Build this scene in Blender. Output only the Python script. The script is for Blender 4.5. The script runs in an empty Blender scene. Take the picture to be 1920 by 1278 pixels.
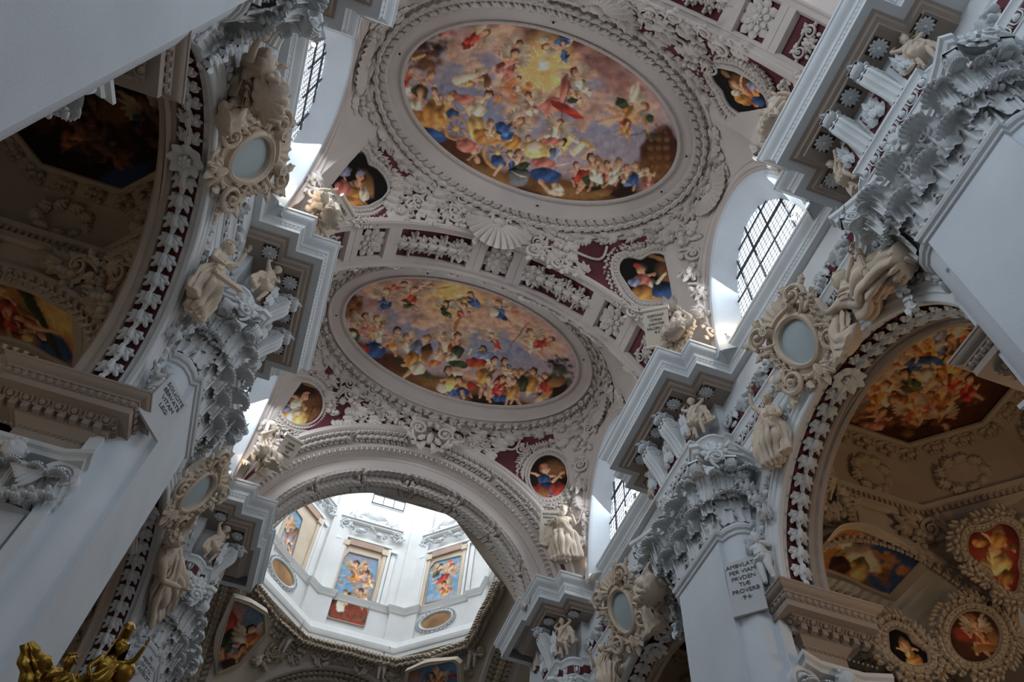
import bpy, math, random
import numpy as np
from mathutils import Matrix, Vector
random.seed(7); RNG = np.random.default_rng(7)
PI = math.pi; sin = math.sin; cos = math.cos; rad = math.radians
SC = bpy.context.scene; COL = SC.collection
# ---------------------------------------------------------------- camera
cam = bpy.data.objects.new('camera', bpy.data.cameras.new('camera')); COL.objects.link(cam)
cam.data.sensor_width = 36; cam.data.lens = 27.9483; cam.data.clip_start = .05; cam.data.clip_end = 300
cam.matrix_world = Matrix([[0.945495, -0.30123, -0.123688, -1.8724], [-0.319554, -0.785237, -0.530366, 0.0], [0.062638, 0.540983, -0.838697, 1.6], [0, 0, 0, 1]])
SC.camera = cam
# ---------------------------------------------------------------- exposure, world, daylight
SC.view_settings.view_transform = 'Standard'; SC.view_settings.look = 'None'
SC.view_settings.exposure = 0.2; SC.view_settings.gamma = 1; SC.view_settings.use_curve_mapping = False
SC.cycles.max_bounces = 5; SC.cycles.diffuse_bounces = 4; SC.cycles.glossy_bounces = 2; SC.cycles.transmission_bounces = 2
SC.cycles.use_denoising = True; SC.cycles.caustics_reflective = False; SC.cycles.caustics_refractive = False
SC.cycles.sample_clamp_indirect = 4.0
wd = bpy.data.worlds.new('overcast_sky'); SC.world = wd; wd.use_nodes = True
wd.node_tree.nodes['Background'].inputs[0].default_value = (.72, .86, 1, 1)
wd.node_tree.nodes['Background'].inputs[1].default_value = 1.0
def area(name, loc, look, sx, sy, power, col, spread=180):
    l = bpy.data.lights.new(name, 'AREA'); l.shape = 'RECTANGLE'; l.size = sx; l.size_y = sy; l.energy = power; l.color = col; l.spread = rad(spread)
    o = bpy.data.objects.new(name, l); COL.objects.link(o); o.location = loc
    o.rotation_euler = (Vector(look) - Vector(loc)).to_track_quat('-Z', 'Y').to_euler(); return o
DAY = (.80, .90, 1.0)
BAYC = [-2.22, 6.9, 16.0]                 # bay centres along the nave
for yb in (-2.22, 6.93, 15.9):
    for s in (-1, 1):
        area('daylight_clerestory', (s*5.95, yb, 20.6), (-s*3, yb, 14.5), 3.0, 3.4, 310 if s < 0 else 190, DAY)
area('daylight_drum', (0, 26, 37.0), (0, 26, 20), 7.0, 7.0, 1500, DAY)
area('west_fill_light', (0, -11.6, 12), (0, 10, 14), 9, 14, 300, DAY)  # unseen area lamp added at the west end for frontal light
for yb in (-2.22, 6.93, 15.9):
    for s in (-1, 1):
        area('daylight_aisle_window', (s*12.0, yb, 6.0), (-s*2, yb, 1.0), 3, 5, 50 if s > 0 else 18, (.86, .9, .95))

# ---------------------------------------------------------------- materials
def mat(name, col, rough=.7, bump=0, bscale=20, vary=0.06, metal=0, emit=None, estr=0, vcol=False, grime=0):
    m = bpy.data.materials.new(name); m.use_nodes = True; nt = m.node_tree; b = nt.nodes['Principled BSDF']
    b.inputs['Roughness'].default_value = rough; b.inputs['Metallic'].default_value = metal
    b.inputs['Specular IOR Level'].default_value = .3
    L = nt.links.new
    if vcol:
        a = nt.nodes.new('ShaderNodeVertexColor'); a.layer_name = 'Col'; L(a.outputs[0], b.inputs['Base Color'])
    else:
        n = nt.nodes.new('ShaderNodeTexNoise'); n.inputs['Scale'].default_value = .9; n.inputs['Detail'].default_value = 5
        g = nt.nodes.new('ShaderNodeNewGeometry'); L(g.outputs['Position'], n.inputs['Vector'])
        r = nt.nodes.new('ShaderNodeValToRGB'); r.color_ramp.elements[0].position = .3; r.color_ramp.elements[1].position = .7
        r.color_ramp.elements[0].color = tuple(c*(1-vary) for c in col)+(1,); r.color_ramp.elements[1].color = tuple(min(1, c*(1+vary)) for c in col)+(1,)
        L(n.outputs[0], r.inputs[0]); L(r.outputs[0], b.inputs['Base Color'])
    if bump:
        n2 = nt.nodes.new('ShaderNodeTexNoise'); n2.inputs['Scale'].default_value = bscale; n2.inputs['Detail'].default_value = 6
        g2 = nt.nodes.new('ShaderNodeNewGeometry'); L(g2.outputs['Position'], n2.inputs['Vector'])
        bu = nt.nodes.new('ShaderNodeBump'); bu.inputs['Strength'].default_value = bump; bu.inputs['Distance'].default_value = .03
        L(n2.outputs[0], bu.inputs['Height']); L(bu.outputs[0], b.inputs['Normal'])
    if emit:
        b.inputs['Emission Color'].default_value = emit+(1,); b.inputs['Emission Strength'].default_value = estr
    return m
M = {}
M['wall'] = mat('wall_lime_daylight_tint', (.655, .70, .745), .75, .12, 30)  # white lime paint with the blue of daylight mixed into the colour
M['dwall'] = mat('drum_lime_paint', (.76, .75, .73), .75, .1, 30)
M['vault'] = mat('vault_lime_paint', (.57, .49, .445), .8, .15, 25)
M['relief'] = mat('vault_stucco', (.60, .53, .475), .8, .3, 30)
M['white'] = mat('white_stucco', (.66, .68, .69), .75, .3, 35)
M['soffit'] = mat('shaded_brown_stucco', (.37, .30, .25), .8, .15, 30)  # darker copy of the stucco: underside shade put into the brown colour
M['statue'] = mat('statue_stucco', (.62, .51, .40), .65, .3, 25, .1)
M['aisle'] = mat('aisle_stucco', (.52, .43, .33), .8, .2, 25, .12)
M['red'] = mat('wine_red_ground', (.115, .028, .035), .85, .25, 8, .25)
M['beige'] = mat('painted_beige_stone', (.62, .50, .38), .8, .05, 20, .12)
M['rose'] = mat('painted_rose_stone', (.40, .27, .21), .8, .05, 12, .2)
M['amber'] = mat('amber_grisaille', (.42, .23, .10), .8, .2, 6, .45)
M['gold'] = mat('gilding', (.33, .19, .035), .3, .2, 15, .2, metal=.9)
M['slate'] = mat('grey_marble', (.36, .42, .43), .5, .05, 9, .12)
M['tablet'] = mat('tablet_stone', (.52, .53, .54), .7, .1, 14)
M['scroll'] = mat('tablet_parchment', (.66, .58, .47), .7, .1, 14)
M['ink'] = mat('letter_ink', (.05, .055, .07), .7)
M['hole'] = mat('vent_hole_black', (.004, .004, .005), .9)
M['iron'] = mat('window_iron', (.03, .035, .045), .6)
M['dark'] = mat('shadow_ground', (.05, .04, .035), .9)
M['floor'] = mat('floor_stone', (.17, .13, .10), .5)
M['sky'] = mat('window_glass_daylight', (.8, .85, .9), .3, emit=(.84, .91, 1), estr=1.5)
M['bulb'] = mat('lamp_lens', (1, .9, .75), .3, emit=(1, .78, .5), estr=18)
M['lamp'] = mat('lamp_housing', (.5, .5, .5), .4)
M['paint'] = mat('fresco_pigment', (1, 1, 1), .8, vcol=True)

# ---------------------------------------------------------------- mesh helpers
class MB:
    def __init__(s): s.v = []; s.f = []; s.n = 0
    def add(s, v, f, T=None):
        v = np.asarray(v, float).reshape(-1, 3)
        if T is not None:
            T = np.array(T); v = v @ T[:3, :3].T + T[:3, 3]
            if np.linalg.det(T[:3, :3]) < 0: f = [tuple(q)[::-1] for q in f]
        n = s.n; s.v.append(v); s.f.extend([tuple(i+n for i in q) for q in f]); s.n += len(v); return s
    def box(s, c, d, T=None):
        c = np.array(c, float); d = np.array(d, float)/2
        v = [c+d*np.array(k) for k in ((-1,-1,-1),(1,-1,-1),(1,1,-1),(-1,1,-1),(-1,-1,1),(1,-1,1),(1,1,1),(-1,1,1))]
        return s.add(v, [(0,3,2,1),(4,5,6,7),(0,1,5,4),(1,2,6,5),(2,3,7,6),(3,0,4,7)], T)
    def mesh(s, name, m, smooth=35):
        me = bpy.data.meshes.new(name)
        me.from_pydata(np.concatenate(s.v) if s.v else [], [], s.f); me.materials.append(m if not isinstance(m, str) else M[m])
        if smooth:
            me.shade_smooth()
            if smooth < 180: me.set_sharp_from_angle(angle=rad(smooth))
        return me
    def obj(s, name, m, parent=None, smooth=35, T=None):
        return put(s.mesh(name, m, smooth), name, T, parent)
def wmat(o):
    m = o.matrix_basis.copy()
    return m if o.parent is None else wmat(o.parent) @ o.matrix_parent_inverse @ m
def put(me, name, T=None, parent=None):
    o = bpy.data.objects.new(name, me); COL.objects.link(o)
    if T is not None: o.matrix_basis = Matrix(np.array(T).tolist())
    if parent is not None: o.parent = parent; o.matrix_parent_inverse = wmat(parent).inverted()
    return o
def tag(o, label=None, cat=None, group=None, kind=None):
    for k, v in (('label', label), ('category', cat), ('group', group), ('kind', kind)):
        if v: o[k] = v
    return o
def empty(name, loc=(0,0,0), label=None, cat=None, group=None, kind=None):
    o = bpy.data.objects.new(name, None); COL.objects.link(o); o.location = loc; o.empty_display_size = .1
    return tag(o, label, cat, group, kind)
def structure(o): o['kind'] = 'structure'; return o
def stuff(o): o['kind'] = 'stuff'; return o
def grid(P, cu=False, cv=False):
    """P: array nu x nv x 3 -> verts, faces"""
    P = np.asarray(P, float); nu, nv = P.shape[:2]; f = []
    for i in range(nu if cu else nu-1):
        for j in range(nv if cv else nv-1):
            a = i*nv+j; b = ((i+1) % nu)*nv+j; c = ((i+1) % nu)*nv+(j+1) % nv; d = i*nv+(j+1) % nv
            f.append((a, b, c, d))
    return P.reshape(-1, 3), f
def frame(o, z, y=None, s=1.0):
    """4x4: origin o, local Z along z, local Y near y"""
    o = np.array(o, float); z = np.array(z, float); z /= np.linalg.norm(z)
    if y is None: y = np.array((0, 0, 1.)) if abs(z[2]) < .9 else np.array((0, 1., 0))
    y = np.array(y, float); y = y-z*(y@z); y /= np.linalg.norm(y)+1e-9; x = np.cross(y, z)
    sc = np.array((s, s, s)) if np.isscalar(s) else np.array(s)
    T = np.eye(4); T[:3, 0] = x*sc[0]; T[:3, 1] = y*sc[1]; T[:3, 2] = z*sc[2]; T[:3, 3] = o; return T
def sweep(path, prof, side=1, closed=False):
    """mouldings: path of plan points; prof of (inset, z); the inset goes to the left of travel * side, corners mitred"""
    P = np.array(path, float); n = len(P); out = np.zeros((n, 2))
    for i in range(n):
        na = nb = None
        if i > 0 or closed: a = P[i]-P[i-1]; na = np.array((-a[1], a[0]))/(np.hypot(*a)+1e-12)
        if i < n-1 or closed: b = P[(i+1) % n]-P[i]; nb = np.array((-b[1], b[0]))/(np.hypot(*b)+1e-12)
        if na is None: m = nb
        elif nb is None: m = na
        else: m = na+nb; m = m/(np.hypot(*m)+1e-9); m = m/max(m@na, .35)
        out[i] = m*side
    G = np.array([[(P[i][0]+out[i][0]*o, P[i][1]+out[i][1]*o, z) for o, z in prof] for i in range(n)])
    return grid(G, cu=closed)
def arc_pts(c, r, a0, a1, n, rz=None):
    return [(c[0]+r*cos(a), c[1]+(rz or r)*sin(a)) for a in np.linspace(a0, a1, n)]
def tube(pts, r, k=6, closed=False, up=(0,0,1)):
    P = np.array(pts, float); n = len(P); r = np.broadcast_to(np.asarray(r, float), (n,)); T = np.gradient(P, axis=0)
    if closed: T = np.roll(P, -1, 0)-np.roll(P, 1, 0)
    T /= np.linalg.norm(T, axis=1)[:, None]+1e-9; N = np.zeros((n, 3)); u = np.array(up, float)
    for i in range(n):
        u2 = u-T[i]*(u@T[i])
        if np.linalg.norm(u2) < 1e-3: u2 = np.cross(T[i], (1, .3, .2))
        u = u2/np.linalg.norm(u2); N[i] = u
    B = np.cross(T, N); a = np.linspace(0, 2*PI, k, endpoint=False)
    G = P[:, None]+r[:, None, None]*(np.cos(a)[None, :, None]*N[:, None]+np.sin(a)[None, :, None]*B[:, None])
    v, f = grid(G, cu=closed, cv=True)
    f = list(f)
    if not closed: f += [tuple(range(k))[::-1], tuple((n-1)*k+i for i in range(k))]
    return v, f
def ball(c, r, nu=8, nv=6, T=None):
    r = np.broadcast_to(np.asarray(r, float), (3,))
    G = [[(c[0]+r[0]*sin(t)*cos(p), c[1]+r[1]*sin(t)*sin(p), c[2]+r[2]*cos(t)) for p in np.linspace(0, 2*PI, nu, endpoint=False)] for t in np.linspace(PI*.02, PI*.98, nv)]
    v, f = grid(G, cv=True); f = list(f)+[tuple(range(nu)), tuple((nv-1)*nu+i for i in range(nu))[::-1]]; return v, [q[::-1] for q in f] if False else f
def T4(loc=(0,0,0), rz=0, s=1.0, rx=0, ry=0):
    return np.array(Matrix.Translation(loc) @ Matrix.Rotation(rz, 4, 'Z') @ Matrix.Rotation(ry, 4, 'Y') @ Matrix.Rotation(rx, 4, 'X') @ Matrix.Diagonal((*(s if not np.isscalar(s) else (s, s, s)), 1)))

# ---------------------------------------------------------------- stucco ornament library (unit size, lying in XY, standing out along +Z)
def m_leaf(mb, L=1, W=.62, H=.16, lobes=4, curl=.3, T=None, nu=17, nv=9):
    u = np.linspace(0, 1, nu)[:, None]; v = np.linspace(-1, 1, nv)[None, :]
    w = W/2*np.sin(PI*np.clip(u*.92+.08, 0, 1))**.75*(1+.22*np.cos(2*PI*lobes*u+.6)*np.abs(v)**.3)
    x = w*v; y = L*u-.10*L*np.abs(v)*0+.05*L*np.cos(2*PI*lobes*u)*np.abs(v)
    z = H*(.35+.65*np.sin(PI*u)**.8)*(1-.85*np.abs(v)**2.2)-.25*H*np.exp(-(v/.16)**2)+curl*L*np.clip(u-.55, 0, 1)**1.6+.18*H*np.cos(2*PI*lobes*u)*np.abs(v)
    G = np.stack([x, y, z], -1); v_, f = grid(G); mb.add(v_, [q[::-1] for q in f], T); return mb
def m_cluster(mb, T=None, curl=.35):
    T = np.eye(4) if T is None else T
    for a, s, d in ((.95, .62, .02), (-.95, .62, .02), (.5, .8, .05), (-.5, .8, .05), (.0, .95, .1)):
        m_leaf(mb, L=.95*s, W=.36, H=.20, lobes=2, curl=curl, T=T @ T4((0, -.15, d), rz=a), nu=13, nv=7)
    m_leaf(mb, L=.55, W=.3, H=.2, lobes=1, curl=.5, T=T @ T4((0, -.2, .2)), nu=9, nv=7)
    return mb
def m_rosette(mb, n=12, r=.5, T=None, boss=.16, layers=2):
    T = np.eye(4) if T is None else T
    for l in range(layers):
        rr = r*(1-.34*l)
        for i in range(n):
            a = 2*PI*(i+.5*l)/n
            m_leaf(mb, L=rr*.84, W=2*PI*rr*.86/n, H=.07, lobes=1, curl=.22+.3*l, T=T @ T4((-sin(a)*.16*rr, cos(a)*.16*rr, .04+.05*l), rz=a), nu=6, nv=5)
    v, f = ball((0, 0, .1), (boss*r*1.5, boss*r*1.5, .12), 10, 6); mb.add(v, f, T); return mb
def m_shell(mb, T=None, n=11, spread=1.25):
    G = []
    for i in range(n*4+1):
        t = i/(n*4); a = (t-.5)*2*spread; ph = cos(2*PI*n*t)
        row = []
        for j in range(8):
            q = j/7; rr = .12+.88*q*(1+.05*ph); h = .30*sin(PI*min(1, q*.75+.1))+.07*q*ph+.12*q**4
            row.append((rr*sin(a)*1.05, rr*cos(a), h))
        G.append(row)
    v, f = grid(G); mb.add(v, f, T); v, f = ball((0, .05, .12), (.2, .14, .14), 8, 6); mb.add(v, f, T)
    for s in (-1, 1):
        p = [(s*(.12+.2*t+.07*cos(5*t)*(1-t)), .02-.12*t+.09*sin(6*t)*(1-t*.3), .1) for t in np.linspace(0, 1.3, 12)]
        v, f = tube(p, np.linspace(.08, .035, 12), 6); mb.add(v, f, T)
    return mb
def spiral(cx, cy, r0, turns, a0, s=1, n=26, z=.1, shrink=.82, lift=0.):
    return [(cx+r0*(1-shrink*t)*cos(a0+s*2*PI*turns*t), cy+r0*(1-shrink*t)*sin(a0+s*2*PI*turns*t), z+lift*t) for t in np.linspace(0, 1, n)]
def m_scroll(mb, T=None, r=.07, leafy=True):
    """S-less C scroll: stem from the origin up +Y rolling into a volute, with leaves"""
    stem = [(.0+.25*sin(PI*t*.9), .85*t-.05, .08+.03*t) for t in np.linspace(0, .8, 10)]
    sp = spiral(.02, .62, .36, 1.6, -.15, 1, 26, .12, .85, .08)
    v, f = tube(stem[:-1]+sp, np.concatenate([np.linspace(r*.7, r*1.15, 9), np.linspace(r*1.15, r*.45, 26)]), 6); mb.add(v, f, T)
    v, f = ball((.02, .62, .2), .09, 7, 5); mb.add(v, f, T)
    if leafy:
        TT = np.eye(4) if T is None else T
        for (x, y, a, s) in ((.1, .05, -.9, .5), (.3, .4, -1.35, .42), (.2, .85, -.5, .42), (-.25, .85, .7, .36), (-.05, .1, .8, .42)):
            m_leaf(mb, L=s, W=.26, H=.09, lobes=3, curl=.4, T=TT @ T4((x, y, .04), rz=a), nu=9, nv=5)
    return mb
def m_volute(mb, T=None, r=.5, th=.1, w=.3, turns=2.2):
    """ionic volute: spiral band with width w along Z, lying in XY"""
    n = 40; G = []
    for t in np.linspace(0, 1, n):
        a = 2*PI*turns*t; R = r*(1-.86*t); x, y = R*cos(a), R*sin(a); x2, y2 = (R-th*(1-.6*t))*cos(a), (R-th*(1-.6*t))*sin(a)
        zt = w/2*(1-.0*t)
        G.append([(x, y, -zt), (x, y, zt), (x2, y2, zt*1.0), (x2, y2, -zt)])
    v, f = grid(G, cv=True); mb.add(v, f, T)
    v, f = ball((0, 0, 0), (r*.2, r*.2, w*.6), 8, 6); mb.add(v, f, T)
    a = np.linspace(0, 2*PI, 20, endpoint=False); G = [[(0, 0, -w*.32)]*20, [(r*.9*cos(q), r*.9*sin(q), -w*.32) for q in a]]
    G2 = [[(r*.82*cos(q), r*.82*sin(q), w*.32) for q in a], [(0, 0, w*.32)]*20]
    v, f = grid(G+G2, cv=True); mb.add(v, f, T); return mb
def m_flower(mb, T=None, n=8):
    G = []
    for i in range(n*4+1):
        a = 2*PI*i/(n*4); k = cos(n*a)
        G.append([(r*(1+.12*k*q)*cos(a), r*(1+.12*k*q)*sin(a), .06+.12*sin(q*2.2)+.05*k*q) for q, r in ((0, .08), (.4, .28), (.75, .45), (1, .55))])
    v, f = grid(G); mb.add(v, f, T)
    for i in range(7):
        a = 2*PI*i/6; rr = .13 if i < 6 else 0; v, f = ball((rr*cos(a), rr*sin(a), .2), .09, 6, 4); mb.add(v, f, T)
    return mb
def m_fruitleaf(mb, T=None, seed=0):
    rg = random.Random(seed)
    for i in range(4):
        a = rg.uniform(-.9, .9); m_leaf(mb, L=rg.uniform(.5, .75), W=.34, H=.1, lobes=3, curl=.35, T=(T if T is not None else np.eye(4)) @ T4((rg.uniform(-.15, .15), rg.uniform(-.3, .1), .02), rz=a), nu=8, nv=5)
    for i in range(4):
        v, f = ball((rg.uniform(-.24, .24), rg.uniform(-.3, .35), .17), rg.uniform(.11, .17), 7, 5); mb.add(v, f, T)
    return mb
def m_egg(mb, T=None):
    v, f = ball((0, 0, .05), (.26, .36, .2), 8, 6); mb.add(v, f, T)
    p = [(.40*cos(a), .05+.46*sin(a), .05) for a in np.linspace(-PI*.08-PI, PI*.08, 12)] if False else [(.4*cos(a), -.02+.5*sin(a), .06) for a in np.linspace(PI*1.08, PI*1.92, 10)]
    p = [(-.4, .4, .06)]+p+[(.4, .4, .06)]
    v, f = tube(p, .055, 5); mb.add(v, f, T)
    v, f = ball((.5, .05, .04), (.045, .4, .07), 5, 5); mb.add(v, f, T); return mb
def m_cup(mb, T=None):
    """small cymatium leaf unit for ornament bands"""
    m_leaf(mb, L=.9, W=.8, H=.22, lobes=2, curl=.12, T=(T if T is not None else np.eye(4)) @ T4((0, -.45, 0)), nu=7, nv=5); return mb
def m_acanthus(mb, T=None, L=1.0, W=.66):
    """capital leaf: ribbed blade climbing along +Y, lobed flanks, tip rolling forward (+Z) in a fringe of fingers"""
    nu, nv = 18, 17; G = []
    def mid(u):
        if u < .72: return u/.72*.84, .05+.10*(u/.72)**2
        a = (u-.72)/.28*PI*.95; return .84+.13*sin(a), .15+.19*(1-cos(a))
    for i in range(nu):
        u = i/(nu-1); cy, cz = mid(u); w = W/2*(.70+.34*sin(PI*min(1, u*1.0+.05)))*(1 if u < .72 else 1-.25*((u-.72)/.28)**2)
        G.append([(w*(-1+2*j/(nv-1)), L*cy, L*(cz+.022*cos((-1+2*j/(nv-1))*PI*4)-.10*(-1+2*j/(nv-1))**2*(1-u*.6))) for j in range(nv)])
    v, f = grid(G); mb.add(v, [q[::-1] for q in f], T)
    TT = np.eye(4) if T is None else T
    for sg in (-1, 1):
        for k in range(4):
            u = .12+.18*k; cy, cz = mid(u); w = W/2*(.70+.34*sin(PI*(u+.05)))
            for d, r in ((0, 1), (.055, .8)):
                v, f = ball((0, .06, 0), (.026*r, .095*r, .022), 6, 5); mb.add(v, f, TT @ T4((sg*w*(.93-.5*d), L*(cy+d), L*(cz-.05)), rz=-sg*.75, rx=.25))
    for k in range(7):
        q = -1+k/3; v, f = ball((0, 0, 0), (W*.085, .045, .085), 6, 5); mb.add(v, f, TT @ T4((W/2*.80*q, L*(.80-.03*q*q), L*(.50-.10*q*q)), rx=.35))
    v, f = tube([(0, 0, .06), (0, L*.4, L*.12), (0, L*.8, L*.20)], [.035, .03, .02], 5); mb.add(v, f, T)
    return mb
def m_wreathseg(mb, T=None):
    """a bundle of bay leaves on a round roll; about 1 long along Y"""
    TT = T if T is not None else np.eye(4)
    v, f = ball((0, 0, .0), (.34, .55, .16), 8, 5); mb.add(v, f, TT)
    for k in range(2):
        for x, a, z in ((-.30, .75, .06), (.30, -.75, .06), (0, (.12, -.12)[k], .20)):
            m_leaf(mb, L=.62, W=.40, H=.26, lobes=1, curl=.75, T=TT @ T4((x*.8, -.55+k*.5, z-.04), rz=a), nu=8, nv=5)
    return mb
LIB = {}; PIERS = {}; IMP = {}; ARCH = {}; CHER = []
def lib(key, fn, m='relief', smooth=50):
    k = (key, m)
    if k not in LIB: mb = MB(); fn(mb); LIB[k] = mb.mesh(key, m, smooth)
    return LIB[k]
def baked(fn):
    mb = MB(); fn(mb); return np.concatenate(mb.v), mb.f
BK = {}
def bk(key, fn):
    if key not in BK: BK[key] = baked(fn)
    return BK[key]
FN = dict(leaf=lambda b: m_leaf(b), cluster=lambda b: m_cluster(b), rosette=lambda b: m_rosette(b), rosette8=lambda b: m_rosette(b, 9, .5, layers=3), shell=lambda b: m_shell(b), scroll=lambda b: m_scroll(b),
          flower=lambda b: m_flower(b), fruitleaf=lambda b: m_fruitleaf(b), fruitleaf2=lambda b: m_fruitleaf(b, seed=3), egg=lambda b: m_egg(b), cup=lambda b: m_cup(b), cup5=lambda b: m_leaf(b, L=1, W=.8, H=.3, lobes=1, curl=.3, nu=4, nv=3, T=T4((0, -.5, 0))), acanthus=lambda b: m_acanthus(b), wreathseg=lambda b: m_wreathseg(b))
NICE = dict(leaf='acanthus_leaf', cluster='leaf_cluster', rosette='rosette', rosette8='rosette', shell='scallop_shell', scroll='leafy_scroll', flower='flower', fruitleaf='fruit_bunch', fruitleaf2='fruit_bunch', egg='egg_moulding', cup='moulding_leaf', cup5='moulding_leaf', acanthus='acanthus_leaf', wreathseg='bay_leaf_bundle')
def orn(key, T, parent, m='relief', name=None):
    return put(lib(key, FN[key], m), name or NICE[key], T, parent)
def ornmb(mb, key, T):
    v, f = bk(key, FN[key]); mb.add(v, f, T)

# ---------------------------------------------------------------- the nave: walls, piers, entablature
PIER = [-6.7, 2.41, 11.53, 20.65]      # centres of the piers along the nave (y)
AX = -0.05
mb = MB(); mb.box((0, 14, -.1), (28, 56, .2)); structure(mb.obj('floor', 'floor'))
ARCC = [-2.37, 6.75, 15.87]; AR = 3.02; AZ = 11.75; WX = 6.12
def side_x(v, s):
    v = np.array(v, float); v[:, 0] *= s; return v
def addm(mb, vf, s):
    v, f = vf; v = side_x(v, s); mb.add(v, f if s > 0 else [q[::-1] for q in f])
for s in (1, -1):
    sn = 'right' if s > 0 else 'left'
    # spandrel wall with the arcade arches cut out, nave face and aisle face
    mb = MB(); ys = sorted(set([-12, 20.6]+[c+q*(AR+.5) for c in ARCC for q in (-1, 1)]+[round(c+AR*cos(a), 4) for c in ARCC for a in np.linspace(0, PI, 41)]))
    def zl(y, lo):
        for c in ARCC:
            if abs(y-c) < AR-1e-4: return AZ+math.sqrt(max(AR*AR-(y-c)**2, 0))
        return lo
    for x, zt in ((WX, 18.0), (6.95, 18.0)):
        V = []; F = []
        for i in range(len(ys)-1):
            y0, y1 = ys[i], ys[i+1]; ym = (y0+y1)/2; inside = any(abs(ym-c) < AR for c in ARCC)
            lo = AZ if inside else (AZ-.3 if any(abs(ym-c) < AR+.5 for c in ARCC) else 0); z0 = zl(y0, lo); z1 = zl(y1, lo)
            if lo == AZ-.3: z0 = z1 = lo
            n = len(V); V += [(x, y0, z0), (x, y1, z1), (x, y1, zt), (x, y0, zt)]; F.append((n, n+1, n+2, n+3))
        addm(mb, (V, F), s)
    for c in ARCC:     # jambs below the springing
        for y in (c-AR-.5, c+AR+.5):
            addm(mb, ([(WX, y, 0), (6.95, y, 0), (6.95, y, AZ-.3), (WX, y, AZ-.3)], [(0, 1, 2, 3)]), s)
    # clerestory wall behind and above the windows, outer aisle wall
    wall = structure(mb.obj('wall_'+sn, 'wall'))
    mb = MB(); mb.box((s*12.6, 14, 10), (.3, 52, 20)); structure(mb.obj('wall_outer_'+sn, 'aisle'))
    # ------------------------------------------------ entablature, continuous along the wall
    def cpath(outer, mid, main, a=1.97, b=2.44, y0=-12, y1=None):
        p = [(main, y0)]
        for c in PIER[:3]:
            p += [(main, c-b), (mid, c-b), (mid, c-a), (outer, c-a), (outer, c+a), (mid, c+a), (mid, c+b), (main, c+b)]
        c = PIER[3]; p += [(main, c-b), (mid, c-b), (mid, c-a), (outer, c-a), (outer, 19.92), (outer-.14, 19.92), (outer-.14, 22.5), (14, 22.5)]
        return p
    trim = empty('trim_'+('1' if s > 0 else '2'), (0, 0, 18)); structure(trim)
    cyma = [(1.2, 18.62), (0, 18.6), (0, 18.52), (.03, 18.5), (.035, 18.46), (.06, 18.40), (.11, 18.36), (.17, 18.30), (.19, 18.22), (.19, 18.19), (.205, 18.185), (.25, 18.07), (.26, 18.05), (.22, 18.05), (.22, 17.93), (.42, 17.93)]
    mb = MB(); addm(mb, sweep(cpath(4.10, 4.755, 5.69), cyma, -1), s); mb.obj('cornice_moulding', 'white', trim, 30)
    arel = [(5.15, -1.03), (5.32, -1.03), (5.38, -1.2), (5.47, -1.33), (5.60, -1.41), (5.80, -1.42), (5.80, -1.55), (5.97, -1.55)]
    ap = [(5.97, -12)]
    for c in PIER[:3]:
        ap += [(x, c+y) for x, y in arel[::-1]]+[(x, c-y) for x, y in arel]
    c = PIER[3]; ap += [(x, c+y) for x, y in arel[::-1]]+[(5.15, 22.5), (14, 22.5)]
    apr = [(.5, 16.44), (0, 16.42), (0, 16.36), (.03, 16.34), (.07, 16.28), (.08, 16.2), (.11, 16.2), (.115, 15.93), (.09, 15.92), (.09, 15.88), (.12, 15.87), (.13, 15.63), (.15, 15.61), (.16, 15.36), (.8, 15.34)]
    mb = MB(); addm(mb, sweep(ap, apr, -1), s); mb.obj('architrave_moulding', 'white', trim, 30)
    red = MB(); addm(red, sweep(ap, [(.105, 16.19), (.108, 15.94)], -1), s); red.obj('red_band', 'red', trim, 30)
    # frieze faces
    mb = MB(); fr = [(6.13, -12)]
    for c in PIER[:3]: fr += [(6.13, c-1.34), (5.86, c-1.34), (5.86, c-.88), (5.22, c-.88), (5.22, c+.88), (5.86, c+.88), (5.86, c+1.34), (6.13, c+1.34)]
    c = PIER[3]; fr += [(6.13, c-1.34), (5.86, c-1.34), (5.86, c-.88), (5.22, c-.88), (5.22, 22.3), (14, 22.3)]
    addm(mb, sweep(fr, [(0, 16.4), (0, 17.95)], -1), s); addm(mb, sweep([(6.08, -12), (6.08, 20)], [(0, 17.93), (0, 17.25), (.02, 17.22), (.05, 17.2)], -1), s)
    mb.obj('frieze_ground', 'white', trim, 30)
    # ressaut soffits (the underside of the projecting corona) with coffered rosettes
    for k, c in enumerate(PIER):
        sp = [(6.2, c-2.44), (4.755, c-2.44), (4.755, c-1.97), (4.10, c-1.97)]
        sp += [(4.10, c+1.97), (4.755, c+1.97), (4.755, c+2.44), (6.2, c+2.44)] if k < 3 else [(4.10, 21.6)]
        pr_ = [(.22, 17.94), (.40, 17.94), (.41, 17.90), (.46, 17.89), (.50, 17.83), (.58, 17.80), (.60, 17.77), (.62, 17.77), (.66, 17.79), (1.45 if k < 3 else 1.2, 17.79)]
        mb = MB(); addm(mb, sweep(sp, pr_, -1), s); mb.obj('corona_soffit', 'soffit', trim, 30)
        spots = [(4.92, -.98), (4.92, 0), (4.92, .98), (5.5, -1.6), (5.5, 1.6)] if k < 3 else [(4.92, -.98), (5.5, -1.6)]
        for x, y in spots:
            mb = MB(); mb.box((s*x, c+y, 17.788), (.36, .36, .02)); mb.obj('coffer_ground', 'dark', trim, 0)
            orn('rosette', frame((s*x, c+y, 17.77), (0, 0, -1), (1, 0, 0), (.38, .38, .42)), trim, 'white')
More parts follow.
